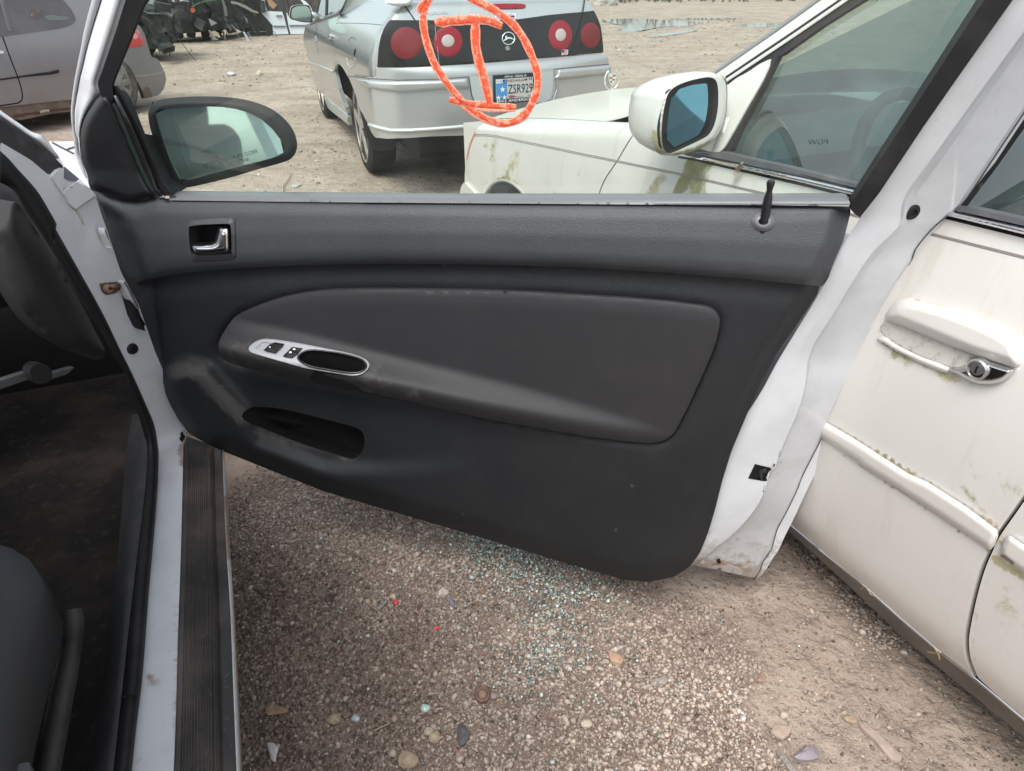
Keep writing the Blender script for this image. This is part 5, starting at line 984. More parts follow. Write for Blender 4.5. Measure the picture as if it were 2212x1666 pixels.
# ================================================================== SILVER SEDAN seen from behind
IF = Frame((-.29, 5.73, 0), 110.5)
CAR3 = thing('silver_sedan', IF.w(1.2, .13, 0), 'silver sedan seen from behind, with round red tail lamps and rusty alloy wheels', 'car')
silv = M('silver_paint', (.56, .575, .58), .24, .72, .5, var=[(3, (.52, .53, .535), .5, .4, .7), (50, (.36, .37, .36), .2, .6, .75)], coat=.55)
silv2 = M('silver_bumper_paint', (.52, .53, .535), .30, .6, .5, var=[(4, (.47, .475, .475), .6, .4, .7)], coat=.45)
RPL = [((-1.045, .13, .6), (-1, 0, 0)), ((-1.02, .62, .6), (-.96, .28, 0)), ((-1.02, -.36, .6), (-.96, -.28, 0)), ((-.93, .84, .6), (-.68, .73, 0)), ((0, .92, .6), (0, 1, 0)), ((-1.045, .13, .86), (-.95, 0, .30)),
       ((0, .92, .84), (0, .95, .30)), ((0, .86, 1.02), (0, .72, .70)), ((-.6, .1, 1.20), (-.10, 0, 1)), ((-1.0, .1, 1.13), (-.5, 0, .85)), ((0, .90, .35), (0, .97, -.24))]
ibody = hull(IF.planes(RPL), .03)
ibump = hull(IF.planes([((-1.12, .13, .6), (-1, 0, 0)), ((-1.09, .62, .6), (-.96, .28, 0)), ((-1.09, -.36, .6), (-.96, -.28, 0)), ((-.98, .87, .6), (-.68, .73, 0)), ((0, .945, .6), (0, 1, 0)), ((-1.1, .1, .835), (-.35, 0, 1)), ((-1.10, .13, .42), (-.93, 0, -.36)), ((0, .93, .42), (0, .93, -.36))]), .025)
ifl = hull(IF.planes([((0, .92, .6), (0, 1, 0)), ((0, .92, .84), (0, .95, .30)), ((0, .915, .40), (0, .97, -.24)), ((2.2, .90, .5), (.25, 1, 0))]), .03)
V5 = lambda *p: np.array([(596.4+.3431*a, .3431*b) for a, b in p])
doors = cat(Z('P', (505, 402), (622, 376), (1036, 238), (1003, 400), (966, 560), (968, 900), (968, 1180)), Z('Q', (775, 0), (830, 230), (892, 400), (952, 560), (982, 690), (1002, 832), (870, 724), (700, 592), (556, 462), (545, 350), (488, 250), (430, 110), (395, 0)), Z('P', (690, 1500), (600, 1300), (545, 1040), (512, 900), (492, 780), (470, 690), (482, 560)))
patch('side_doors', doors, ifl, 4, silv, CAR3, rim=-IF.l*.03)
quarter = cat(Z('P', (1036, 238), (1075, 190), (1112, 120), (1150, 30), (1180, -60), (1260, -330), (2140, -330), (2140, 345), (1905, 338), (1852, 388), (1794, 484), (1745, 602), (1709, 780), (1694, 950), (1684, 1124), (1662, 1132), (1650, 1296), (1204, 1264), (1162, 1190), (1122, 1120), (1072, 1060), (1022, 1036), (988, 1078), (972, 1180), (970, 900), (968, 560), (1005, 400)))
patch('rear_quarter', quarter, ibody, 4, silv, CAR3, rim=-IF.l*.02)
trunk = cat([(846, -60), (845, 45.5), (871, 43.5), (950, 43.8), (1040, 45), (1111, 42.5), (1136.5, 39.5), (1201.6, 30.3), (1259, 25), (1283, 23)], Z('R', (1492, 90), (1440, 35), (1375, 0), (1330, -120), (1200, -300)), [(1150, -60)])
patch('boot_lid', trunk, ibody, 5, silv, CAR3)
lens = cat(Z('P', (1902, 332), (1850, 382), (1792, 482), (1742, 602), (1706, 780), (1691, 950), (1681, 1122)), [(867, 145), (905, 143.5), (1000, 138), (1084, 131.8), (1149, 126), (1227.6, 120), (1303, 114.3)], Z('R', (1682, 800), (1667, 640), (1640, 450), (1600, 330), (1528, 178)), [(1259, 26), (1201.6, 31), (1136.5, 40), (1111, 43), (1040, 45.6), (950, 44.2), (871, 44)])
lensm = M('smoked_lens', (.012, .012, .012), .16, 0, .4)
patch('lamp_panel', lens, lambda P, lift=0.0: ibody(P, .006), 5, lensm, CAR3, rim=IF.f*.02)
redm = M('red_lens', (.24, .010, .020), .2, 0, .4, bump=[(300, .0006)]); redd = M('deep_red_lens', (.17, .008, .013), .18, 0, .5, bump=[(220, .001)]); frost = M('frosted_lens', (.42, .36, .34), .3, 0, .5)
def ell(c, rx, ry, n=28): x, y = V5(c)[0]; return [(x+rx*.3431*math.cos(a), y+ry*.3431*math.sin(a)) for a in np.linspace(0, 2*math.pi, n, False)]
for c, rx, ry, m_ in (((820, 272), 98, 102, redd), ((1083, 262), 91, 97, redm), ((1790, 222), 74, 95, redm), ((1980, 222), 62, 80, redd)):
    o_ = ell(c, rx, ry); patch('tail_lamp', o_, lambda P, lift=0.0, o_=o_: ibody(P, .0075+.004*np.sqrt(np.clip(-sd(P, o_), 0, 14)/14)), 3.5, m_, CAR3)
for c, rx, ry in (((1082, 258), 40, 40), ((1792, 220), 33, 40)):
    o_ = ell(c, rx, ry); patch('reversing_lamp', o_, lambda P, lift=0.0, o_=o_: ibody(P, .0135+.004*np.sqrt(np.clip(-sd(P, o_), 0, 8)/8)), 3, frost, CAR3)
ib = lambda l: (lambda P, lift=0.0: ibody(P, l+lift))
ribbon('boot_gap', cat(V5((800, 20), (822, 48), (850, 92), (880, 135), (912, 175))), .006, ib(.004), dark, CAR3, .001, 4)
ribbon('boot_gap', Z('R', (1368, -40), (1366, 40), (1355, 130), (1335, 230), (1310, 335), (1252, 550), (1182, 780), (1130, 900)), .007, ib(.0085), dark, CAR3, .001, 4)
ribbon('lamp_crack', Z('N', (268, 330), (278, 480), (300, 640), (318, 820)), .0016, ib(.009), M('crack_white', (.6, .6, .6), .5), CAR3, .001, 4)
ribbon('quarter_seam', Z('P', (1000, 385), (1250, 383), (1480, 390), (1700, 408), (1755, 415)), .004, ib(.001), M('grey_seam', (.16, .17, .18), .5), CAR3, .001, 4)
brk = smooth(V5((1335, 40), (1350, 27), (1440, 23), (1555, 25), (1573, 38), (1556, 51), (1450, 55), (1352, 52)), 3); patch('brake_lamp', brk, ib(.006), 4, redm, CAR3, rim=IF.f*.01)
sp_ = smooth(V5((690, 12), (760, -6), (872, -30), (856, 12), (830, 36), (745, 38)), 2); patch('spoiler_end', sp_, lambda P, lift=0.0: ibody(P, .05+.02*np.sqrt(np.clip(-sd(P, sp_), 0, 6)/6)), 3.5, M('spoiler_paint', (.62, .64, .63), .35, 0, .5, coat=.4), CAR3, rim=IF.f*.05)
# lettering, emblem, stickers
def frame_on(fn, a, b):
    o, e = fn(np.array([a]))[0], fn(np.array([b]))[0]; X = unit(e-o); t = fn(np.array([(a[0], a[1]-5)]))[0]-o; Y = unit(t-X*(t@X)); return o, X, Y, np.linalg.norm(e-o)
def label_on(fn, s, a, b, hpx, mat, par, name='lettering', shear=0, bold=0, depth=.001):
    o, X, Y, wd = frame_on(fn, a, b); return text_obj(name, s, o, X, Y, hpx/np.linalg.norm(np.array(b, float)-np.array(a, float))*wd*1.36, mat, par, depth, shear, width=wd, bold=bold)
ZN = lambda x, y: tuple(Z('N', (x, y))[0])
label_on(ib(.003), 'Impala', ZN(62, 192), ZN(432, 172), 7.5, M('chrome_script', (.62, .64, .66), .2, .9), CAR3, 'script_badge', .5, .01, .003)
navy = M('navy_sticker', (.015, .03, .10), .4); whit = M('white_sticker', (.72, .73, .72), .5)
stk = Z('N', (1036, 166), (1296, 176), (1298, 232), (1034, 224)); patch('sticker', stk, ib(.0015), 5, whit, CAR3)
patch('sticker', Z('N', (1042, 172), (1284, 181), (1286, 224), (1040, 217)), ib(.003), 5, navy, CAR3)
label_on(ib(.004), 'MIKE ANDERSON', ZN(1050, 198), ZN(1276, 202), 4.2, whit, CAR3, 'sticker_lettering', 0, .02)
label_on(ib(.004), 'OSSIAN, IN', ZN(1110, 212), ZN(1215, 215), 1.8, whit, CAR3, 'sticker_lettering')
ec = (1098.4, 83.3); er = 13.4; emb = M('emblem_metal', (.70, .74, .72), .25, .8)
tube('emblem_ring', ib(.012)(np.array([(ec[0]+er*math.cos(a), ec[1]+er*math.sin(a)) for a in np.linspace(0, 2*math.pi, 30, False)])), .0035, emb, CAR3, 6, True)
ante = [(-12.5, 5), (-8, 1), (-7, -3), (-8.5, -5), (-5, -6.5), (-2, -6), (-4, -4.5), (-3, -2.2), (1, -3.2), (6, -2.8), (9, -.5), (12, .8), (19, 2.2), (12, 2.6), (8, 1.8), (4, .4), (-1, 1), (-4, 2.4), (-9, 6)]
patch('leaping_antelope', [(ec[0]+a*.92, ec[1]+b*.92) for a, b in ante], ib(.010), 2, emb, CAR3)
disc('lid_lock', tuple(Z('R', (92, 805))[0]), .014, lambda P: ibody(np.atleast_2d(P), .008), M('lock_grey', (.30, .29, .27), .4, .4), CAR3, .006)
fl = Z('R', (994, 826), (1100, 820), (1090, 916), (988, 918)); patch('flag_sticker', fl, ib(.008), 4, whit, CAR3)
def quad_in(q, u0, u1, v0, v1): f = lambda u, v: (q[0]*(1-u)+q[1]*u)*(1-v)+(q[3]*(1-u)+q[2]*u)*v; return [f(u0, v0), f(u1, v0), f(u1, v1), f(u0, v1)]
stripe = M('flag_red', (.50, .06, .07), .5)
for k in range(7): patch('flag_stripe', quad_in(fl, .42 if k < 4 else .03, .97, (2*k+.02)/13, (2*k+.98)/13), ib(.0092), 3, stripe, CAR3)
patch('flag_canton', quad_in(fl, .03, .44, .02, .54), ib(.0094), 3, navy, CAR3)
for a, b in (((1210, 700), (1318, 660)), ((1168, 955), (1300, 955))): pass
fuel = M('fuel_edge', (.60, .64, .66), .3, .3); fd = M('fuel_gap', (.10, .10, .12), .6)
ribbon('fuel_door', Z('P', (1205, 700), (1214, 655), (1232, 628), (1296, 628), (1318, 662)), .006, ib(.001), fd, CAR3, .001, 3)
ribbon('fuel_door', Z('P', (1168, 952), (1176, 1030), (1192, 1082), (1222, 1112), (1262, 1112), (1286, 1096), (1304, 1020), (1304, 960)), .006, ib(.002), fuel, CAR3, .002, 3)
patch('fuel_recess', smooth(Z('P', (1312, 800), (1292, 850), (1286, 910), (1298, 935), (1314, 880), (1320, 830)), 2), ib(.002), 3, dark, CAR3)
# bumper
bumper = cat(Z('P', (1204, 1266), (1300, 1274), (1560, 1292), (1652, 1298), (1666, 1134), (1690, 1128)), [(867, 147), (905, 146), (1000, 140.5), (1084, 134.5), (1149, 128.5), (1227, 122.5), (1303, 116.5)], Z('R', (1722, 905), (1768, 970), (1774, 1062), (1811, 1094), (1812, 1200), (1808, 1320), (1800, 1500)), [(1313, 205), (1290, 235), (1200, 264), (1100, 284), (1000, 293), (929, 295), (880, 298.5), (836, 300), (818, 298)], Z('Q', (1440, 1040), (1385, 960), (1328, 822), (1272, 702), (1192, 562), (1102, 270)))
patch('rear_bumper', bumper, ibump, 4, silv2, CAR3, rim=IF.f*.03)
bl = lambda l: (lambda P, lift=0.0: ibump(P, l+lift))
bandL = V5((492, 496), (560, 500), (640, 510), (760, 514), (1000, 508), (1200, 494), (1218, 556), (1000, 566), (760, 580), (660, 572), (545, 546), (512, 528)); bandR = Z('R', (930, 1162), (965, 1152), (1300, 1122), (1780, 1078), (1806, 1098), (1806, 1238), (1400, 1280), (960, 1330), (880, 1316), (860, 1270), (905, 1255))
for q in (bandL, bandR): patch('bumper_band', q, lambda P, lift=0.0, q=q: ibump(P, .016*np.sqrt(np.clip(-sd(P, q), 0, 5)/5)+.001), 3, silv2, CAR3)
patch('plate_recess', V5((1212, 484), (1480, 470), (1748, 446), (1744, 560), (1730, 620), (1690, 645), (1480, 655), (1252, 650), (1232, 600)), bl(.003), 5, M('recess_paint', (.50, .53, .54), .35, .2, coat=.3), CAR3)
ribbon('recess_edge', V5((1212, 482), (1232, 600), (1252, 652)), .008, bl(.004), fd, CAR3, .002, 4); ribbon('recess_edge', V5((1750, 445), (1764, 500), (1770, 560), (1740, 645), (1720, 660)), .008, bl(.004), silv2, CAR3, .006, 4)
for q in (V5((455, 480), (620, 497), (760, 505), (1000, 500), (1210, 484)), Z('R', (860, 1150), (1300, 1108), (1770, 1066))): ribbon('bumper_groove_shade', q, .005, bl(.001), fd, CAR3, .001, 4)  # groove drawn as a dark line, its shade put into the colour
ribbon('valance_edge', V5((588, 786), (640, 803), (720, 822), (850, 822), (1000, 812), (1260, 790), (1500, 760)), .020, bl(.0), M('edge_silver', (.56, .58, .57), .3, .2, coat=.4), CAR3, .012, 4)
# number plate in its dealer frame
pq = [(1057, 164.5), (1153.5, 155.5), (1153.5, 219), (1067, 226)]; P3 = ibump(np.array(pq), .035); po = P3[3]; pX = unit(P3[2]-P3[3]); pY = unit((P3[0]-P3[3])-pX*((P3[0]-P3[3])@pX)); pN = unit(np.cross(pX, pY)); pN *= np.sign((CAM-po)@pN)
PW = np.linalg.norm(P3[2]-P3[3])*1.0; PH = np.linalg.norm((P3[0]-P3[3]))
PL = bpy.data.objects.new('number_plate', None); S.collection.objects.link(PL); PL.parent = CAR3; PL.location = tuple(po-BASE[CAR3]); BASE[PL] = po
pp = lambda u, v, d=0: po+pX*PW*u+pY*PH*v+pN*d
def prect(name, u0, u1, v0, v1, d, mat, th=.004): 
    F_ = [pp(u0, v0, d), pp(u1, v0, d), pp(u1, v1, d), pp(u0, v1, d)]; B_ = [p-pN*th for p in F_]; return mesh_obj(name, F_+B_, [(0, 1, 2, 3), (7, 6, 5, 4), (0, 4, 5, 1), (1, 5, 6, 2), (2, 6, 7, 3), (3, 7, 4, 0)], mat, PL, False)
prect('plate_frame', 0, 1, 0, 1, 0, M('frame_black', (.018, .022, .03), .35), .012)
prect('plate_sheet', .055, .965, .17, .86, .002, M('plate_white', (.50, .49, .47), .45, var=(40, (.42, .40, .38), .5, .4, .7)))
blu = M('plate_blue', (.06, .25, .52), .45); prect('plate_band', .06, .325, .175, .72, .0028, blu, .001); prect('plate_band', .23, .325, .70, .84, .0028, blu, .001)
prect('plate_sticker', .06, .205, .72, .84, .003, whit, .001); redp = M('plate_red', (.40, .07, .06), .5)
dk = M('plate_ink', (.02, .03, .05), .5)
def ptext(s, u0, u1, v, h, mat, d=.0036, bold=0, nm='plate_lettering'): return text_obj(nm, s, pp(u0, v, d), pX, pY, PH*h*1.36, mat, PL, 0, width=PW*(u1-u0), bold=bold)
ptext('ZSR929', .345, .955, .34, .33, dk, bold=.004); ptext('MIKE ANDERSON', .06, .975, .05, .10, whit, .002, .004); ptext('HWY.#1  OSSIAN, IN', .27, .80, .895, .075, whit, .002, .008)
ptext('INDIANA', .30, .78, .745, .085, M('plate_brown', (.18, .08, .06), .5), bold=.01); ptext('07-28', .07, .195, .755, .07, dk); ptext('24', .855, .945, .765, .10, dk, bold=.01); ptext('Go Veterans', .42, .72, .20, .05, M('plate_blue_ink', (.05, .10, .28), .5)); ptext('22', .83, .91, .20, .06, dk)
red_o = [pp(.44+.085*math.cos(a), .235+.045*math.sin(a), .0034) for a in np.linspace(0, 2*math.pi, 16, False)]; mesh_obj('plate_emblem', red_o, [tuple(range(16))], redp, PL, False)
def star(u, v, r): c = pp(u, v, .0036); return [c+(pX*math.sin(a)+pY*math.cos(a))*(r if i % 2 == 0 else r*.4) for i, a in enumerate(np.linspace(0, 2*math.pi, 10, False))]
for u, v, r in ((.215, .50, .020), (.11, .22, .018), (.26, .22, .016)): mesh_obj('plate_star', star(u, v, r), [tuple(range(10))], whit, PL, False)
for u, v in ((.80, .80), (.245, .80)): lathe('plate_bolt', pp(u, v, .003), pN, [(.006, 0), (.006, .003), (.0005, .004)], dk, PL, 10)
# mud flap, wheels, arches
patch('mud_flap', Z('Q', (1185, 600), (1262, 702), (1330, 832), (1382, 962), (1442, 1062), (1560, 1067), (1752, 1062), (1790, 1200), (1725, 1242), (1500, 1262), (1382, 1255), (1322, 1082), (1262, 902)), lambda P, lift=0.0: on_plane(P, IF.w(-.45, .8, .3), unit(IF.n(-1, .35, 0)), lift), 6, rubber, CAR3, rim=IF.f*.01)
rusty = M('rusty_alloy', (.46, .44, .42), .38, .6, .5, var=[(12, (.22, .11, .06), .9, .52, .62), (40, (.30, .26, .23), .5, .5, .7)])
wheel('wheel', IF, -.01, .79, .34, .34, .20, CAR3, rusty, tyre, 5, .76); wheel('wheel', IF, 2.50, .78, .33, .335, .20, CAR3, rusty, tyre, 5, .76)
wheel('wheel', IF, -.01, -.50, .34, .34, .20, CAR3, rusty, tyre, 5, .68, side=-1); wheel('wheel', IF, 2.50, -.50, .34, .34, .20, CAR3, rusty, tyre, 5, .68, side=-1)
ia = Z('P', (968, 1190), (985, 1080), (1020, 1038), (1070, 1060), (1122, 1120), (1162, 1190), (1204, 1266)); ib2 = Z('Q', (1102, 265), (1192, 560), (1275, 705))
ribbon('arch_lip', cat(Z('Q', (1000, 830), (980, 690), (950, 560), (890, 400), (830, 230), (785, 40)), ia), .02, lambda P, lift=0.0: ifl(P, -.004+lift), silv, CAR3, .005, 3)
def ibox(name, x0, x1, y0, y1, z0, z1, mat):
    b = MB(); b.box(IF.w((x0+x1)/2, (y0+y1)/2, (z0+z1)/2), (IF.f, IF.l, IF.z), (x1-x0)/2, (y1-y0)/2, (z1-z0)/2); return b.build(name, mat, CAR3)
ibox('underbody', -.88, 3.3, -.60, .66, .25, .62, under); ibox('rear_panel', -.92, -.88, -.40, .66, .30, .90, under)
ibox('far_side', -.6, 3.2, -.66, -.60, .3, .95, silv); ibox('front_body', 2.86, 3.4, -.6, .84, .30, .78, silv); ibox('bonnet_block', 1.95, 3.3, -.58, .78, .74, .86, silv)
patch('front_wing', cat(Z('P', (505, 404), (482, 560), (470, 690), (492, 780), (470, 800), (452, 640), (462, 540), (490, 420))), ifl, 3, silv, CAR3, rim=-IF.l*.03)
patch('rocker_strip', Z('Q', (552, 362), (640, 388), (800, 520), (978, 680), (1000, 830), (870, 724), (700, 592), (558, 458)), lambda P, lift=0.0: ifl(P, .006), 4, M('rocker_silver', (.46, .50, .52), .35, .3, coat=.3), CAR3, rim=-IF.l*.03)
ribbon('side_moulding', Z('P', (532, 1032), (740, 1098), (960, 1194)), .016, lambda P, lift=0.0: ifl(P, .002+lift), M('moulding_silver', (.58, .60, .60), .3, .2, coat=.4), CAR3, .008, 4)
ribbon('door_gap', Z('P', (650, 365), (662, 480), (648, 640), (672, 780), (700, 900)), .004, lambda P, lift=0.0: ifl(P, .001+lift), fd, CAR3, .001, 4); ribbon('door_gap', Z('P', (818, 325), (872, 440), (880, 520), (862, 620)), .004, lambda P, lift=0.0: ifl(P, .001+lift), fd, CAR3, .001, 4)
hc = M('handle_silver', (.62, .66, .66), .15, .6)
for q in (((862, 585), (880, 565), (925, 560), (935, 600), (920, 645), (895, 660), (870, 640)), ((625, 595), (640, 590), (652, 640), (662, 700), (650, 715), (632, 670))): q = Z('P', *q); patch('door_handle', q, lambda P, lift=0.0, q=q: ifl(P, .008+.02*np.sqrt(np.clip(-sd(P, q), 0, 3)/3)), 2, hc, CAR3, rim=-IF.l*.01)
iglass = lambda l: (lambda P, lift=0.0: on_plane(P, IF.w(1, .86, 1.04), IF.n(0, .88, .47), l+lift))
patch('side_window', Z('P', (640, 335), (655, 240), (690, 120), (760, -80), (860, -330), (1260, -330), (1170, -40), (1105, 100), (1062, 190), (1030, 226), (845, 288)), iglass(0), 8, M('dark_car_window', (.05, .07, .07), .06, 0, .7, coat=.5), CAR3, rim=-IF.l*.02)
ribbon('window_bar', Z('P', (850, -200), (838, 0), (828, 260)), .05, iglass(.004), rubber, CAR3, .004, 5); ribbon('window_bar', Z('P', (730, -60), (672, 200), (640, 345)), .05, iglass(.004), rubber, CAR3, .004, 5)
ribbon('belt_strip', Z('P', (580, 398), (640, 360), (760, 318), (850, 292), (1030, 232), (1070, 195)), .03, lambda P, lift=0.0: ifl(P, .0+lift), M('belt_grey', (.14, .14, .16), .5), CAR3, .012, 4)
ribbon('pillar_strip', Z('P', (1070, 200), (1118, 100), (1150, 10), (1200, -120)), .015, ib(.002), rubber, CAR3, .003, 4)
MM = IF.w(1.66, 1.05, 1.02); MMn = unit(unit(CAM-MM)*.6+IF.f*-.4)
mO = smooth(Z('P', (232, 300), (236, 180), (270, 108), (400, 84), (530, 90), (576, 150), (604, 300), (598, 370), (480, 374), (330, 344)), 3); mI = smooth(Z('P', (256, 295), (256, 190), (286, 122), (402, 98), (522, 104), (562, 156), (588, 300), (578, 358), (480, 360), (335, 330)), 3)
pm = lambda h: (lambda P, lift=0.0: on_plane(P, MM, MMn, h+lift))
patch('mirror_rim', mO, pm(0), 4, rubber, CAR3, holes=[mI], rim=-MMn*.02); patch('mirror_glass', mI, pm(-.005), 10, mirrorm, CAR3, smooth_sh=False)
L0 = pm(-.01)(mO); c0 = L0.mean(0); loft('mirror_housing', [c0+(L0-c0)*s_+IF.f*d for d, s_ in ((0, 1), (.03, 1.02), (.07, .95), (.10, .7), (.115, .3))], silv, CAR3); 
tube('mirror_stalk', [c0+IF.f*.05-IF.l*.06, IF.w(1.72, .86, .97)], .03, silv, CAR3, 8)
rr_ = [IF.w(x, y, z) for x, y, z in ((.1, .62, 1.42), (.1, -.40, 1.42), (1.6, -.40, 1.44), (1.6, .62, 1.44))]; mesh_obj('roof', np.vstack([rr_, np.array(rr_)+A(0, 0, .04)]), [(0, 1, 2, 3), (7, 6, 5, 4), (0, 1, 5, 4), (1, 2, 6, 5), (2, 3, 7, 6), (3, 0, 4, 7)], silv, CAR3, False)
rw = [IF.w(x, y, z) for x, y, z in ((-.45, .68, 1.12), (-.45, -.50, 1.12), (.1, -.40, 1.42), (.1, .62, 1.42))]; mesh_obj('rear_window', rw, [(0, 1, 2, 3)], M('dark_rear_glass', (.03, .04, .04), .06, 0, .7), CAR3, False)
# ================================================================== GREY HATCHBACK behind the windscreen pillar
VF = Frame((-4.25, 8.1, 0), -108.9)
CAR4 = thing('grey_hatchback', VF.w(1.2, -.85, 0), 'muddy grey hatchback seen side on past the front pillar of the open door', 'car')
gpaint = M('grey_metallic', (.235, .235, .248), .32, .4, .5, var=[(2.5, (.205, .203, .21), .6, .4, .7)], coat=.4, streak=(6, (.24, .21, .18), .35, .5, .7))
vbody = hull(VF.planes([((0, 0, .6), (0, 1, 0)), ((-.62, -.04, .5), (-.30, .95, 0)), ((-.86, -.25, .5), (-.72, .69, 0)), ((-.98, -.6, .5), (-1, .12, 0)), ((0, 0, .80), (0, .97, .22)), ((-.8, 0, .95), (-.75, .2, .6)), ((0, 0, .33), (0, .93, -.35))]), .05)
bodyV = Z('L', (-500, -420), (1480, -420), (1500, 100), (1600, 255), (1665, 320), (1712, 400), (1750, 530), (1792, 672), (1852, 692), (1885, 715), (1905, 765), (1950, 855), (1970, 940), (1948, 1045), (1882, 1130), (1720, 1172), (1706, 1150), (1690, 1090), (1640, 980), (1560, 890), (1460, 815), (1370, 780), (1250, 800), (1120, 890), (1020, 1040), (965, 1200), (830, 1183), (400, 1228), (0, 1270), (-500, 1320))
patch('body', bodyV, vbody, 7, gpaint, CAR4, rim=-VF.l*.05)
vb = lambda l: (lambda P, lift=0.0: vbody(P, l+lift))
mud = M('mud_caked_sill', (.16, .135, .115), .8, 0, .3, var=[(6, (.24, .20, .165), .8, .45, .65), (25, (.12, .06, .04), .6, .58, .7)])
patch('sill', Z('L', (-500, 1322), (0, 1272), (400, 1230), (830, 1185), (966, 1202), (930, 1330), (830, 1322), (600, 1350), (250, 1425), (100, 1400), (-500, 1480)), vb(-.03), 7, mud, CAR4, rim=-VF.l*.1)
ribbon('sill_crack', Z('L', (160, 1385), (320, 1352), (460, 1340), (640, 1305), (830, 1290)), .02, vb(-.02), M('rust_dark', (.10, .045, .03), .8), CAR4, .002, 4)
ribbon('sill_flake', Z('L', (470, 1335), (520, 1318), (580, 1312)), .03, vb(-.015), M('flake_tan', (.42, .34, .26), .8), CAR4, .006, 3)
vwin = smooth(Z('L', (-500, -420), (420, -420), (640, -130), (745, 0), (800, 55), (862, 140), (897, 225), (885, 265), (800, 318), (560, 362), (0, 440), (-500, 505)), 2)
vglass = M('smoky_side_glass', (.055, .052, .058), .12, 0, .6, var=[(1.6, (.10, .09, .09), .7, .45, .65)], coat=.3)
patch('side_window', vwin, vb(.004), 8, vglass, CAR4, rim=-VF.l*.01); ribbon('window_post', Z('L', (0, -200), (40, 60), (90, 250), (128, 375)), .05, vb(.006), M('post_grey', (.13, .125, .13), .5), CAR4, .004, 5)
patch('tray_reflection_patch', Z('L', (520, 195), (600, 172), (720, 195), (830, 200), (800, 235), (680, 245), (560, 240)), vb(.007), 6, M('tray_reflection', (.13, .16, .15), .3), CAR4); patch('seat_shape', Z('L', (385, 105), (510, 110), (520, 200), (420, 230), (355, 215)), vb(.006), 6, M('seat_tan', (.10, .085, .08), .5), CAR4)  # the first patch is a reflection painted onto the window
ribbon('door_gap', Z('L', (10, 310), (30, 430), (90, 600), (150, 760), (210, 910), (250, 1040), (268, 1130), (258, 1190), (220, 1222), (0, 1256)), .012, vb(.001), dark, CAR4, .001, 5)
mv = Z('L', (-500, 1000), (0, 935), (300, 892), (600, 848), (695, 824), (712, 840), (695, 866), (600, 885), (300, 915), (0, 955), (-500, 1025)); patch('side_moulding', mv, lambda P, lift=0.0: vbody(P, .005+.02*np.sqrt(np.clip(-sd(P, mv), 0, 3)/3)), 4, rubber, CAR4)
patch('door_handle', Z('L', (-60, 602), (38, 600), (54, 620), (36, 636), (-60, 644)), vb(.03), 4, hc, CAR4, rim=-VF.l*.03)
tl = Z('L', (1440, 300), (1590, 322), (1652, 375), (1700, 465), (1724, 515), (1692, 548), (1600, 565), (1470, 576), (1400, 560)); patch('tail_lamp', tl, lambda P, lift=0.0: vbody(P, .006+.02*np.sqrt(np.clip(-sd(P, tl), 0, 6)/6)), 4, M('tail_red', (.62, .06, .07), .15, 0, .6), CAR4)
patch('lamp_glint', smooth(Z('L', (1560, 395), (1620, 405), (1640, 440), (1600, 470), (1565, 430)), 2), lambda P, lift=0.0: vbody(P, .028), 3, M('tail_glint', (.70, .35, .33), .12, 0, .6), CAR4)  # pale highlight painted on the red lens
ribbon('bumper_line', Z('L', (1590, 905), (1700, 900), (1830, 882), (1950, 848)), .012, vb(.0), M('bumper_edge', (.32, .31, .30), .4), CAR4, .004, 4)
patch('bumper_mud', Z('L', (1690, 1085), (1725, 1020), (1770, 1040), (1800, 1100), (1810, 1150), (1722, 1170), (1708, 1150)), vb(.002), 4, mud, CAR4)
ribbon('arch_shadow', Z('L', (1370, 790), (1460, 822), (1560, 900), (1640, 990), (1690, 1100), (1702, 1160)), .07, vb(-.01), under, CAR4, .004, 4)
hubm = M('muddy_hubcap', (.24, .225, .21), .6, .2, .4, var=(12, (.15, .13, .115), .8, .4, .65)); dtyre = M('dusty_tyre', (.13, .115, .10), .9, 0, .2, var=(9, (.06, .055, .05), .8, .45, .65), bump=[(90, .006)])
wheel('wheel', VF, .02, -.12, .30, .315, .21, CAR4, hubm, dtyre, 9, .62); wheel('wheel', VF, 2.55, -.12, .30, .315, .21, CAR4, hubm, dtyre, 9, .62)
for x0, x1, y0, y1, z0, z1 in ((-.75, 3.2, -1.5, -.16, .18, .50),): b = MB(); b.box(VF.w((x0+x1)/2, (y0+y1)/2, (z0+z1)/2), (VF.f, VF.l, VF.z), (x1-x0)/2, (y1-y0)/2, (z1-z0)/2); b.build('underbody', under, CAR4)
b = MB(); b.box(VF.w(.9, -.95, .78), (VF.f, VF.l, VF.z), 1.5, .70, .25); b.build('body_core', under, CAR4)
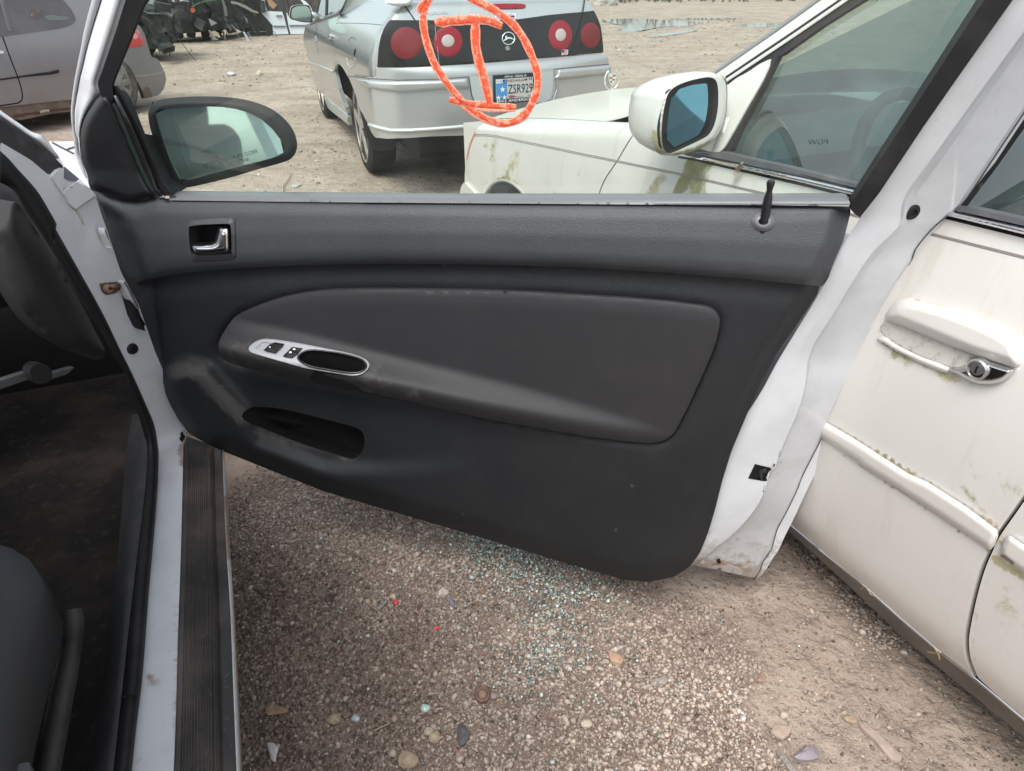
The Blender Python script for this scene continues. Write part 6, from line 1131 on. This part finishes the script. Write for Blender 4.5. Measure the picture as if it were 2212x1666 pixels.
# ================================================================== WRECKS across the yard
def wreck(name, base, deg, L, W, H, col, label, seed, n_bar=60, hood=True, pale=()):
    r = np.random.default_rng(seed); f = Frame(base, deg); root = thing(name, f.w(L/2, 0, 0), label, 'wreck', 'stripped wrecks along the far row')
    pm_ = M(name+'_paint', col, .45, .1, .5, var=[(3, tuple(c*.4 for c in col), .8, .4, .6), (14, (.06, .05, .045), .8, .5, .62)], coat=.3)
    gr_ = M(name+'_grime', (.022, .026, .024), .7, .2, .4, var=[(5, (.06, .065, .06), .8, .45, .65)])
    b = MB()
    for k in range(190):                                            # engine lumps, boxes and crushed brackets
        c = f.w(r.uniform(0, L), r.uniform(-W/2, W/2), r.uniform(.12, H*.72)); a = r.normal(0, 1, 3); a /= np.linalg.norm(a); t = unit(np.cross(a, r.normal(0, 1, 3))); b.box(c, (a, t, np.cross(a, t)), *(r.uniform(.02, .13, 3)))
    b.box(f.w(L/2, 0, .50), (f.f, f.l, f.z), L/2*.93, W/2*.74, .30); b.build('stripped_running_gear', gr_, root)
    b = MB()
    for k in range(n_bar):
        p = f.w(r.uniform(0, L), r.uniform(-W/2, W/2)*.98, r.uniform(.15, H*.8)); d = r.normal(0, .25, 3)+A(0, 0, r.uniform(-.2, .2)); pts = [p, p+d*.5+r.normal(0, .05, 3), p+d, p+d*1.3+r.normal(0, .1, 3)-A(0, 0, .08)]; tube('', smooth(pts, 3, False), r.uniform(.006, .018), None, coll=b, seg=5)
    b.build('hoses_and_wires', M(name+'_wire', (.018, .018, .018), .6), root)
    def panel(nm, pts, mat, wob=.03, th=.02):
        P = np.array(pts); g = [];  n = 7
        for i in range(n):
            for j in range(n):
                u, v = i/(n-1), j/(n-1); q = (P[0]*(1-u)+P[1]*u)*(1-v)+(P[3]*(1-u)+P[2]*u)*v; g.append(q+r.normal(0, wob, 3)*(0 < i < n-1 or 0 < j < n-1))
        i = np.arange(n*n).reshape(n, n); F = np.stack([i[:-1, :-1], i[:-1, 1:], i[1:, 1:], i[1:, :-1]], -1).reshape(-1, 4); o = mesh_obj(nm, g, F, mat, root); md = o.modifiers.new('s', 'SOLIDIFY'); md.thickness = th; return o
    w_ = lambda x, y, z: f.w(x, y, z)
    panel('crumpled_door', [w_(.45*L, W/2, .3), w_(.72*L, W/2+.05, .32), w_(.72*L, W/2, .85), w_(.45*L, W/2-.04, .88)], pm_, .035)
    panel('rear_wing', [w_(.0, W/2, .35), w_(.22*L, W/2, .38), w_(.22*L, W/2-.06, .9), w_(.02, W/2-.1, .86)], pm_, .04)
    if hood: panel('bent_bonnet', [w_(.70*L, W/2-.1, .86), w_(L, W/2-.2, .72), w_(L, -W/2+.2, .74), w_(.70*L, -W/2+.1, .90)], pm_, .05)
    panel('roof', [w_(.2*L, W/2-.25, H), w_(.58*L, W/2-.25, H-.02), w_(.58*L, -W/2+.25, H), w_(.2*L, -W/2+.25, H+.02)], pm_, .025)
    for x0, x1, z0, z1 in ((.10*L, .22*L, .88, H), (.42*L, .42*L, .8, H), (.78*L, .56*L, .88, H)):
        for s_ in (-1, 1): tube('roof_post', [w_(x0, s_*(W/2-.06), z0), w_((x0+x1)/2, s_*(W/2-.15)+r.normal(0, .03), (z0+z1)/2), w_(x1, s_*(W/2-.25), z1)], .035, pm_, root, 6)
    for x in (.17*L, .80*L):
        c = w_(x, W/2-.12, .31); lathe('wheel', c, f.l, [(.16, -.09), (.30, -.09), (.315, 0), (.30, .09), (.19, .09), (.17, .02), (.02, .03)], tyre, root, 20); lathe('brake_disc', c+f.l*.03, f.l, [(.14, 0), (.14, .02), (.06, .03), (.001, .03)], M(name+'_rust', (.16, .085, .05), .8), root, 16)
    for (x, z, s_, col2) in pale:
        c = w_(x, W/2+.06, z); q = unit(f.l+f.z*.3); t = f.f; u_ = np.cross(q, t); pts = [c+(t*math.cos(a)*s_*(1+.3*math.sin(2*a+x))+u_*math.sin(a)*s_*.6) for a in np.linspace(0, 2*math.pi, 9, False)]
        mesh_obj('torn_trim', pts+[p-q*.04 for p in pts], [tuple(range(9)), tuple(range(9, 18))[::-1]]+[(i, (i+1) % 9, 9+(i+1) % 9, 9+i) for i in range(9)], M('torn_trim', col2, .6), root, False)
    return root
GW = lambda px, py: at_z([(px, py)], 0)[0]
w1 = GW(372, 122); wreck('stripped_wreck', (w1[0]-3.55, w1[1]-1.1, 0), 14, 3.9, 1.7, 1.45, (.055, .07, .06), 'dark green wreck with its nose stripped bare, nearest the grey hatchback', 3, 110, True, ((2.2, .60, .10, (.30, .20, .13)), (3.0, .84, .13, (.25, .55, .52)), (2.6, .8, .16, (.42, .38, .30)), (1.9, .78, .15, (.40, .36, .28))))
w2 = GW(400, 98); w3 = GW(585, 78); dg_ = math.degrees(math.atan2(w3[1]-w2[1], w3[0]-w2[0])); f2 = Frame(w2, dg_)
o2 = f2.w(.1, .85, 0)
wreck('stripped_wreck', tuple(np.array(o2)), dg_+180-180, 4.0, 1.6, 1.28, (.05, .062, .055), 'gutted dark wreck with a torn cream panel and a hanging white strip', 5, 120, False, ())
b2 = bpy.data.objects['stripped_wreck.001']
def onwreck(name, pts, yoff, mat, th=.03):
    P = on_plane(Z('U', *pts), np.array(w2), unit(np.cross(unit(np.array(w3)-np.array(w2)), A(0, 0, 1))), yoff); n_ = unit(CAM-P.mean(0)); n = len(P)
    return mesh_obj(name, np.vstack([P, P-n_*th]), [tuple(range(n)), tuple(range(n, 2*n))[::-1]]+[(i, (i+1) % n, n+(i+1) % n, n+i) for i in range(n)], mat, b2, False)
onwreck('torn_panel', [(985, 425), (1010, 370), (1045, 362), (1090, 385), (1115, 430), (1105, 448), (1060, 425), (1030, 430), (1010, 445)], .25, M('cream_plastic', (.55, .50, .33), .6))
onwreck('hanging_strip', [(1375, 372), (1400, 375), (1425, 420), (1440, 455), (1475, 488), (1465, 498), (1430, 480), (1405, 430)], .25, M('white_strip', (.72, .72, .74), .5))
onwreck('lamp_remains', [(760, 105), (790, 92), (820, 110), (818, 140), (790, 152), (768, 140)], .1, M('orange_lamp', (.55, .12, .05), .4)); onwreck('bent_post', [(1128, 0), (1150, -10), (1185, 90), (1200, 190), (1168, 195), (1150, 90)], .2, M('post_green_grey', (.16, .17, .16), .5))
onwreck('roof_edge', [(770, 85), (820, 45), (900, 15), (1000, -8), (1130, -14), (1130, 0), (1000, 12), (900, 32), (830, 62), (790, 92)], .1, M('roof_green', (.10, .16, .08), .4)); onwreck('rear_arch', [(1240, 10), (1330, 30), (1420, 70), (1490, 115), (1560, 140), (1560, 160), (1480, 140), (1400, 95), (1310, 55), (1240, 40)], .15, M('arch_grey', (.30, .32, .27), .4))
onwreck('torn_tyre', [(1640, 262), (1690, 258), (1725, 310), (1728, 390), (1690, 430), (1655, 420), (1640, 330)], .25, tyre)
for k in range(14):
    x0, y0 = RNG.uniform(900, 1450), RNG.uniform(160, 430); onwreck('bent_bar', [(x0, y0), (x0+9, y0-4), (x0+RNG.uniform(30, 110), y0+RNG.uniform(20, 110)), (x0+RNG.uniform(20, 70), y0+RNG.uniform(20, 100))], RNG.uniform(.15, .35), M('bar_grey', tuple([RNG.uniform(.05, .40)]*3), .5))
# pale cars behind the stripped row
wf_ = M('faded_white', (.55, .58, .54), .4, 0, .5, var=(3, (.46, .50, .46), .6, .4, .7), coat=.3)
def slabcar(label, name, px, py, depth_h, polys, cat_='car', group=None, nrm=None):
    c = GW(px, py); n = unit(A(CAM[0]-c[0], CAM[1]-c[1], 0)) if nrm is None else nrm; root = thing(name, c-n*.8, label, cat_, group)
    for nm, k, pts, off_, mat, th in polys:
        P = on_plane(Z(k, *pts), c, n, off_); m = len(P); mesh_obj(nm, np.vstack([P, P-n*th]), [tuple(range(m)), tuple(range(m, 2*m))[::-1]]+[(i, (i+1) % m, m+(i+1) % m, m+i) for i in range(m)], mat, root, False)
    return root
wd_ = M('white_van_paint', (.62, .66, .70), .35, 0, .5, var=(2, (.54, .57, .60), .5, .4, .7), coat=.4); dkw = M('dark_cab', (.035, .03, .028), .6, var=(4, (.10, .07, .055), .8, .5, .65)); stp = M('grey_strip', (.10, .11, .14), .5)
slabcar('white pickup with open dark cab windows, parked at the end of the wreck row', 'white_pickup', 640, 76, 0, [
    ('front_door', 'U', [(1610, 130), (1840, 140), (1862, 200), (1915, 400), (1735, 408), (1728, 300), (1650, 210), (1600, 160)], .05, wd_, .12), ('rear_door', 'U', [(1890, 150), (2300, 150), (2300, 400), (1940, 402), (1920, 330), (1900, 220)], .05, wd_, .12),
    ('door_gap', 'U', [(1850, 130), (1895, 140), (1915, 230), (1945, 400), (1912, 405), (1880, 260), (1856, 180)], .02, dkw, .2), ('cab_window', 'U', [(1590, -60), (2300, -60), (2300, 150), (1880, 140), (1610, 130), (1600, 60)], .0, dkw, .4),
    ('window_post', 'U', [(1590, -60), (1630, -60), (1640, 60), (1665, 125), (1625, 128), (1600, 60)], .08, wd_, .1), ('window_post', 'U', [(1850, -60), (1880, -60), (1905, 80), (1930, 180), (1910, 185), (1880, 90)], .09, dkw, .1), ('roof_curve', 'U', [(2040, -20), (2120, 20), (2180, 90), (2200, 140), (2160, 130), (2100, 60)], .1, wd_, .1),
    ('trim_strip', 'U', [(1735, 302), (1880, 304), (1884, 316), (1736, 316)], .08, stp, .03), ('trim_strip', 'U', [(1924, 296), (2300, 292), (2300, 306), (1926, 310)], .08, stp, .03), ('door_handle', 'U', [(1770, 182), (1838, 180), (1838, 192), (1770, 194)], .09, stp, .04),
    ('underside', 'U', [(1730, 408), (2300, 400), (2300, 425), (1730, 436)], -.2, under, .6), ('far_body', 'U', [(1600, 140), (2300, 140), (2300, 395), (1760, 400)], -.5, dkw, .3), ('torn_seat', 'U', [(1660, 0), (1720, 5), (1780, 60), (1740, 110), (1690, 70)], .04, M('torn_orange', (.35, .20, .12), .7), .03)], 'pickup', None)
slabcar('faded white car with a bare windscreen behind the stripped wrecks', 'white_wreck', 330, 96, 0, [
    ('body_side', 'U', [(140, 220), (180, 60), (240, -40), (520, -60), (780, -60), (800, 100), (680, 180), (520, 215)], 0, wf_, .5), ('windscreen', 'U', [(215, 60), (250, -20), (400, -30), (470, 180), (330, 120)], .04, M('pale_glass', (.30, .36, .33), .1, 0, .6), .03),
    ('roof_post', 'U', [(368, -20), (392, -20), (480, 180), (455, 182)], .07, M('post_dark', (.10, .11, .10), .5), .05), ('door_mirror', 'U', [(490, 120), (540, 108), (590, 130), (640, 185), (560, 195), (500, 175)], .12, M('mirror_dark', (.12, .13, .13), .4), .1),
    ('red_band', 'U', [(600, 105), (720, 100), (715, 128), (610, 132)], .03, M('faded_red', (.32, .10, .10), .5), .05), ('blue_tarp', 'U', [(560, 42), (660, 30), (700, 50), (640, 62), (570, 58)], .05, M('blue_tarp', (.07, .08, .22), .6), .04), ('broken_dash', 'U', [(150, 175), (480, 190), (500, 225), (330, 230), (150, 222)], .1, dkw, .06)], 'car', None)
# brush and a pale spoil heap at the far edge of the yard
FE = at_z([(1290, 9)], 0)[0]
bt = MB(); rb = np.random.default_rng(11)
for k in range(700):
    x = rb.uniform(-16, 30); y = FE[1]+2+rb.uniform(-1.0, 3.5); h = rb.uniform(.3, 1.5); p = A(x, y, 0); tube('', [p, p+A(rb.normal(0, .15), rb.normal(0, .1), h*.6), p+A(rb.normal(0, .35), rb.normal(0, .2), h)], [.05, .035, .012], None, coll=bt, seg=4)
o = bt.build('far_brush', M('bare_brush', (.085, .07, .055), .9, var=(1.2, (.16, .13, .09), .8, .4, .65)), None); o['kind'] = 'stuff'
b = bmesh.new(); bmesh.ops.create_icosphere(b, subdivisions=4, radius=1); V = np.array([v.co[:] for v in b.verts]); F = [[v.index for v in f.verts] for f in b.faces]; b.free()
nz = fbm(V[:, 0]*2.3+5, V[:, 1]*2.3+V[:, 2]*1.7, 4); V = V*(1+.5*nz)[:, None]*A(.62, .5, .42); V[:, 2] = np.maximum(V[:, 2], -.15)
hp_ = mesh_obj('spoil_heap', V+at_z([(1301, 11)], 0)[0], F, M('pale_clay', (.38, .35, .31), .9, var=(3, (.28, .25, .22), .7, .4, .65), bump=[(9, .03)]), None, False); tag(hp_, 'small pale heap of clay at the far edge of the yard', 'heap')
# ================================================================== THINGS LYING ON THE GRAVEL
def gpt(px): 
    q = at_z([px], 0)[0]
    for _ in range(3): q = at_z([px], float(gh(q[0], q[1])))[0]
    return q
def ground_poly(name, pts, lift, th, mat, label, cat_, dome=0.0, group=None):
    P = np.array(pts); c = gpt(P.mean(0)); z0 = c[2]; W = at_z(smooth(P, 2), z0+lift+th); n = len(W); cc = W.mean(0); V = np.vstack([W-A(0, 0, th), W, cc+(W-cc)*.55+A(0, 0, dome)+RNG.normal(0, max(dome, .0005)*.2, (n, 3)), (cc+A(0, 0, dome))[None]])
    F = [(i, (i+1) % n, n+(i+1) % n, n+i) for i in range(n)]+[(n+i, n+(i+1) % n, 2*n+(i+1) % n, 2*n+i) for i in range(n)]+[(2*n+i, 2*n+(i+1) % n, 3*n) for i in range(n)]
    V[:n, :2] += RNG.normal(0, .0006, (n, 2)); o = mesh_obj(name, V, F, mat, None, False); return tag(o, label, cat_, group)
def rock(px, rpx, mat, label, name='stone', flat=.75, cat_='stone', seed=1, group=None):
    c = gpt(px); d = np.linalg.norm(c-CAM); r = rpx*d/FOC; b = bmesh.new(); bmesh.ops.create_icosphere(b, subdivisions=3, radius=1); V = np.array([v.co[:] for v in b.verts]); F = [[v.index for v in f.verts] for f in b.faces]; b.free()
    s = np.random.default_rng(seed).uniform(0, 50, 3); nz = fbm(V[:, 0]*1.3+s[0]+V[:, 2], V[:, 1]*1.3+s[1]-V[:, 2]*.7, 4); V = V*(1+.75*nz)[:, None]*A(1.05, .9, flat)*r
    o = mesh_obj(name, V+c+A(0, 0, r*flat*.55), F, mat, None, True); return tag(seam_normals(o, 28), label, cat_, group)
FZ = lambda *p: Z('F', *p); GZ = lambda *p: Z('G', *p)
tan = M('tan_stone', (.36, .27, .19), .8, var=(120, (.22, .17, .13), .7, .4, .65), bump=[(200, .002)]); palest = M('pale_stone', (.48, .42, .35), .8, var=(90, (.30, .24, .19), .7, .45, .65), bump=[(180, .002)]); slate = M('slate', (.085, .08, .085), .5, var=(70, (.13, .12, .12), .7, .4, .65))
wood = M('grey_wood', (.27, .24, .22), .85, var=(160, (.15, .13, .12), .8, .45, .6)); straw = M('straw', (.40, .31, .20), .8); redpl = M('red_plastic', (.62, .06, .06), .3); clear = M('greenish_shard', (.38, .50, .47), .1, 0, .8); whpl = M('white_plastic', (.55, .53, .52), .4)
rustm = M('brown_cap', (.24, .16, .115), .6, .2, .4, var=(120, (.15, .10, .08), .8, .4, .6)); card = M('brown_card', (.26, .17, .11), .8, var=(60, (.36, .26, .17), .7, .45, .6))
rock(FZ((1128, 738))[0], 11, palest, 'round pale knobbly stone beside a small bluish plastic chip', seed=3)
ground_poly('plastic_chip', FZ((1148, 757), (1160, 752), (1186, 790), (1172, 797)), .006, .003, M('bluish_plastic', (.20, .20, .24), .35), 'small bluish plastic chip touching a round pale stone', 'plastic')
ground_poly('wood_splinter', FZ((772, 815), (800, 790), (835, 765), (838, 775), (812, 800), (785, 825)), .005, .004, wood, 'weathered grey wood splinter beside a red plastic fragment', 'wood')
ground_poly('plastic_fragment', FZ((864, 772), (874, 762), (884, 768), (895, 775), (886, 790), (876, 786)), .006, .003, redpl, 'larger red plastic fragment beside the grey wood splinter', 'plastic', .002)
ground_poly('plastic_fragment', FZ((1080, 908), (1092, 902), (1107, 908), (1098, 920), (1084, 919)), .006, .003, redpl, 'tiny red plastic fragment on open gravel, away from any wood', 'plastic', .002)
ground_poly('dead_leaf', FZ((508, 770), (530, 745), (560, 738), (552, 765), (525, 782)), .006, .002, M('dark_leaf', (.06, .05, .045), .7), 'dark shrivelled leaf on gravel near the sill of the coupe', 'leaf', .006)
ground_poly('stone', FZ((1986, 1045), (2000, 1033), (2060, 1060), (2056, 1092), (2040, 1098), (1996, 1078)), .003, .010, M('orange_stone', (.42, .28, .19), .8, var=(60, (.34, .22, .15), .6, .4, .6)), 'flat orange tan stone below the rear corner of the open door', 'stone', .003)
c = gpt(FZ((1330, 1272))[0]); lathe('round_cap', c+A(0, 0, .006), unit(A(.05, -.35, 1)), [(.010, -.010), (.0165, -.004), (.0175, .004), (.015, .012), (.0125, .0135), (.010, .010), (.008, .007), (.0005, .006)], rustm, None, 28); tag(bpy.data.objects['round_cap'], 'round brown hollow cap lying open side up on the gravel', 'cap')
rock(FZ((1385, 1272))[0], 8, M('mauve_stone', (.27, .21, .19), .8), 'mauve brown stone touching the round hollow cap', seed=8)
ground_poly('plastic_shard', FZ((214, 1512), (240, 1508), (272, 1530), (262, 1570), (254, 1608), (232, 1590), (222, 1550)), .006, .003, whpl, 'pale pointed plastic shard beside the sill of the coupe', 'plastic', .003)
rock(FZ((566, 1394))[0], 12, tan, 'tan egg-shaped stone right of the brown ribbed card', seed=5); rock(FZ((950, 1608))[0], 18, M('ochre_stone', (.36, .29, .20), .8, var=(60, (.26, .19, .13), .7, .4, .6), bump=[(160, .002)]), 'largest ochre stone, at the bottom edge of the photo', seed=6)
rock(FZ((1085, 1486))[0], 11, M('buff_stone', (.42, .34, .24), .8, var=(70, (.30, .23, .16), .7, .4, .6)), 'buff stone left of the dark slate flake', seed=7); rock(FZ((1050, 1458))[0], 9, palest, 'pale angular stone just above the buff stone', seed=17)
ground_poly('stone', FZ((1742, 1368), (1760, 1366), (1782, 1400), (1778, 1416), (1760, 1410)), .004, .006, palest, 'pale wedge-shaped stone, left of a rounder pale one', 'stone', .003); rock(FZ((1868, 1414))[0], 10, M('cream_stone', (.45, .38, .31), .8), 'rounder pale stone right of the wedge-shaped stone', seed=12, flat=.5)
rock(FZ((1692, 945))[0], 9, palest, 'pale oval stone at the edge of the green broken glass', seed=13); rock(FZ((1775, 948))[0], 8, tan, 'tan oval stone right of a pale oval one by the broken glass', seed=14)
ground_poly('slate_flake', FZ((1200, 1420), (1225, 1408), (1262, 1450), (1255, 1490), (1215, 1525), (1198, 1480)), .005, .005, slate, 'dark slate flake right of the buff stone', 'slate', .003)
r0 = ground_poly('ribbed_card', FZ((205, 1335), (225, 1298), (240, 1310), (315, 1328), (310, 1352), (218, 1365)), .008, .003, card, 'torn piece of brown ribbed card beside the sill of the coupe', 'card', .004)
def twig(px, r, mat, label, name='twig', cat_='twig'):
    P = np.array([gpt(p)+A(0, 0, .008+r) for p in smooth(np.array(px), 4, False)]); o = tube(name, P, [r*(1-.5*i/len(P)) for i in range(len(P))], mat, None, 6); return tag(o, label, cat_)
twig(FZ((1182, 1545), (1205, 1570), (1248, 1598)), .0022, M('pink_twig', (.34, .16, .16), .7), 'short pinkish twig near the bottom edge of the photo'); twig(FZ((1238, 490), (1285, 520), (1320, 560), (1372, 585), (1425, 612)), .0022, straw, 'bent straw-coloured stem lying in the green broken glass', 'stem', 'stem'); twig(FZ((768, 1462), (810, 1442), (852, 1422)), .002, M('buff_twig', (.32, .25, .18), .8), 'straight thin stick right of the tan egg-shaped stone', 'stick', 'stick')
rock(FZ((1035, 1335))[0], 9, clear, 'greenish clear glass lump left of the round hollow cap', 'glass_lump', cat_='glass', seed=21); rock(FZ((675, 1386))[0], 8, M('bluish_glass', (.36, .44, .50), .08, 0, .8), 'bluish clear glass lump right of the tan egg-shaped stone', 'glass_lump', cat_='glass', seed=22)
ground_poly('oak_leaf', GZ((258, 1210), (275, 1178), (300, 1186), (320, 1165), (338, 1190), (325, 1215), (290, 1205), (275, 1222)), .004, .002, M('grey_leaf', (.30, .26, .23), .8), 'greyish lobed leaf on the packed dirt', 'leaf', .003)
ground_poly('stone_flake', GZ((880, 1462), (910, 1418), (960, 1425), (988, 1445), (945, 1498)), .003, .008, M('flake_tan', (.38, .30, .24), .85, var=(50, (.32, .24, .19), .6, .4, .6)), 'flat tan rock flake near the bottom of the photo, left of the long tan slab', 'stone', .002)
ground_poly('stone_slab', GZ((1345, 1430), (1370, 1410), (1420, 1450), (1500, 1520), (1560, 1590), (1550, 1615), (1500, 1600), (1420, 1500)), .001, .008, M('slab_tan', (.38, .30, .25), .9, var=(30, (.30, .24, .20), .7, .4, .6), bump=[(120, .002)]), 'long narrow tan slab sunk in the dirt beside the cream sedan', 'stone', .002)
ground_poly('wood_chip', GZ((912, 1570), (940, 1562), (985, 1620), (1030, 1680), (1000, 1690), (955, 1630)), .003, .006, wood, 'long grey wood chip at the bottom edge of the photo', 'wood', .002)
ground_poly('slate_flake', GZ((1000, 1592), (1045, 1545), (1062, 1530), (1080, 1555), (1110, 1535), (1130, 1595), (1060, 1608)), .004, .008, M('mauve_slate', (.24, .21, .23), .6), 'mauve grey slate flake right of the long grey wood chip', 'slate', .006)
ground_poly('dead_leaf', GZ((808, 1190), (815, 1158), (835, 1150), (850, 1170), (852, 1195), (830, 1200)), .004, .002, M('curled_leaf', (.30, .20, .15), .8), 'curled brown leaf on the dirt between door and cream sedan', 'leaf', .006)
ground_poly('stone_flake', GZ((1255, 1385), (1300, 1372), (1335, 1400), (1310, 1420)), .003, .006, tan, 'small tan flake just above the long tan slab', 'stone', .002)
rock(GZ((1355, 943))[0], 6, palest, 'small pale pebble beside the underside of the cream sedan', seed=31); rock(GZ((945, 1380))[0], 7, palest, 'small pale pebble just above the flat tan rock flake', seed=32)
for i, (p, l) in enumerate(((((1695, 1042), (1725, 1050), (1765, 1045)), 'straw stalk lying flat under the sill of the cream sedan'), (((1735, 1025), (1752, 1055), (1760, 1085)), 'straw stalk standing upright against the sill of the cream sedan'))): 
    P = kflank(Z('G', *p), .012); tag(tube('straw_stalk', smooth(P, 4, False), .0016, straw, None, 5), l, 'straw')
P = kflank(Z('G', (1345, 720), (1375, 705), (1400, 745), (1418, 752)), .012); tag(tube('straw_stalk', smooth(P, 4, False), .0013, straw, None, 5), 'dry crooked stem caught under the front door of the cream sedan', 'stem')
# a curved stick and two pale scraps out on the yard
P = np.array([gpt(p)+A(0, 0, .02) for p in smooth(Z('P', (0, 0), (1, 1)), 2, False)]) if False else None
yst = [(612, 418), (611, 408), (614, 402), (622, 392), (628, 380)]; twig(yst, .006, M('pale_stick', (.40, .33, .26), .8), 'pale curved stick on the yard beyond the window ledge', 'curved_stick', 'stick')
ground_poly('paper_scrap', [(628, 402), (636, 397), (651, 398), (645, 402), (637, 405)], .006, .003, M('pale_scrap', (.36, .38, .33), .6), 'pale scrap near the curved stick beyond the window ledge', 'scrap', .004)
ground_poly('paper_scrap', [(489, 158), (500, 155), (508, 158), (500, 161)], .02, .015, whpl, 'pale scrap on the yard left of the silver sedan, nearer its front wheel', 'scrap', .01); ground_poly('paper_scrap', [(554, 156), (562, 153), (566, 157), (558, 161)], .02, .03, M('yellowish_scrap', (.52, .47, .33), .6), 'yellowish lump on the yard left of the silver sedan', 'scrap', .02)
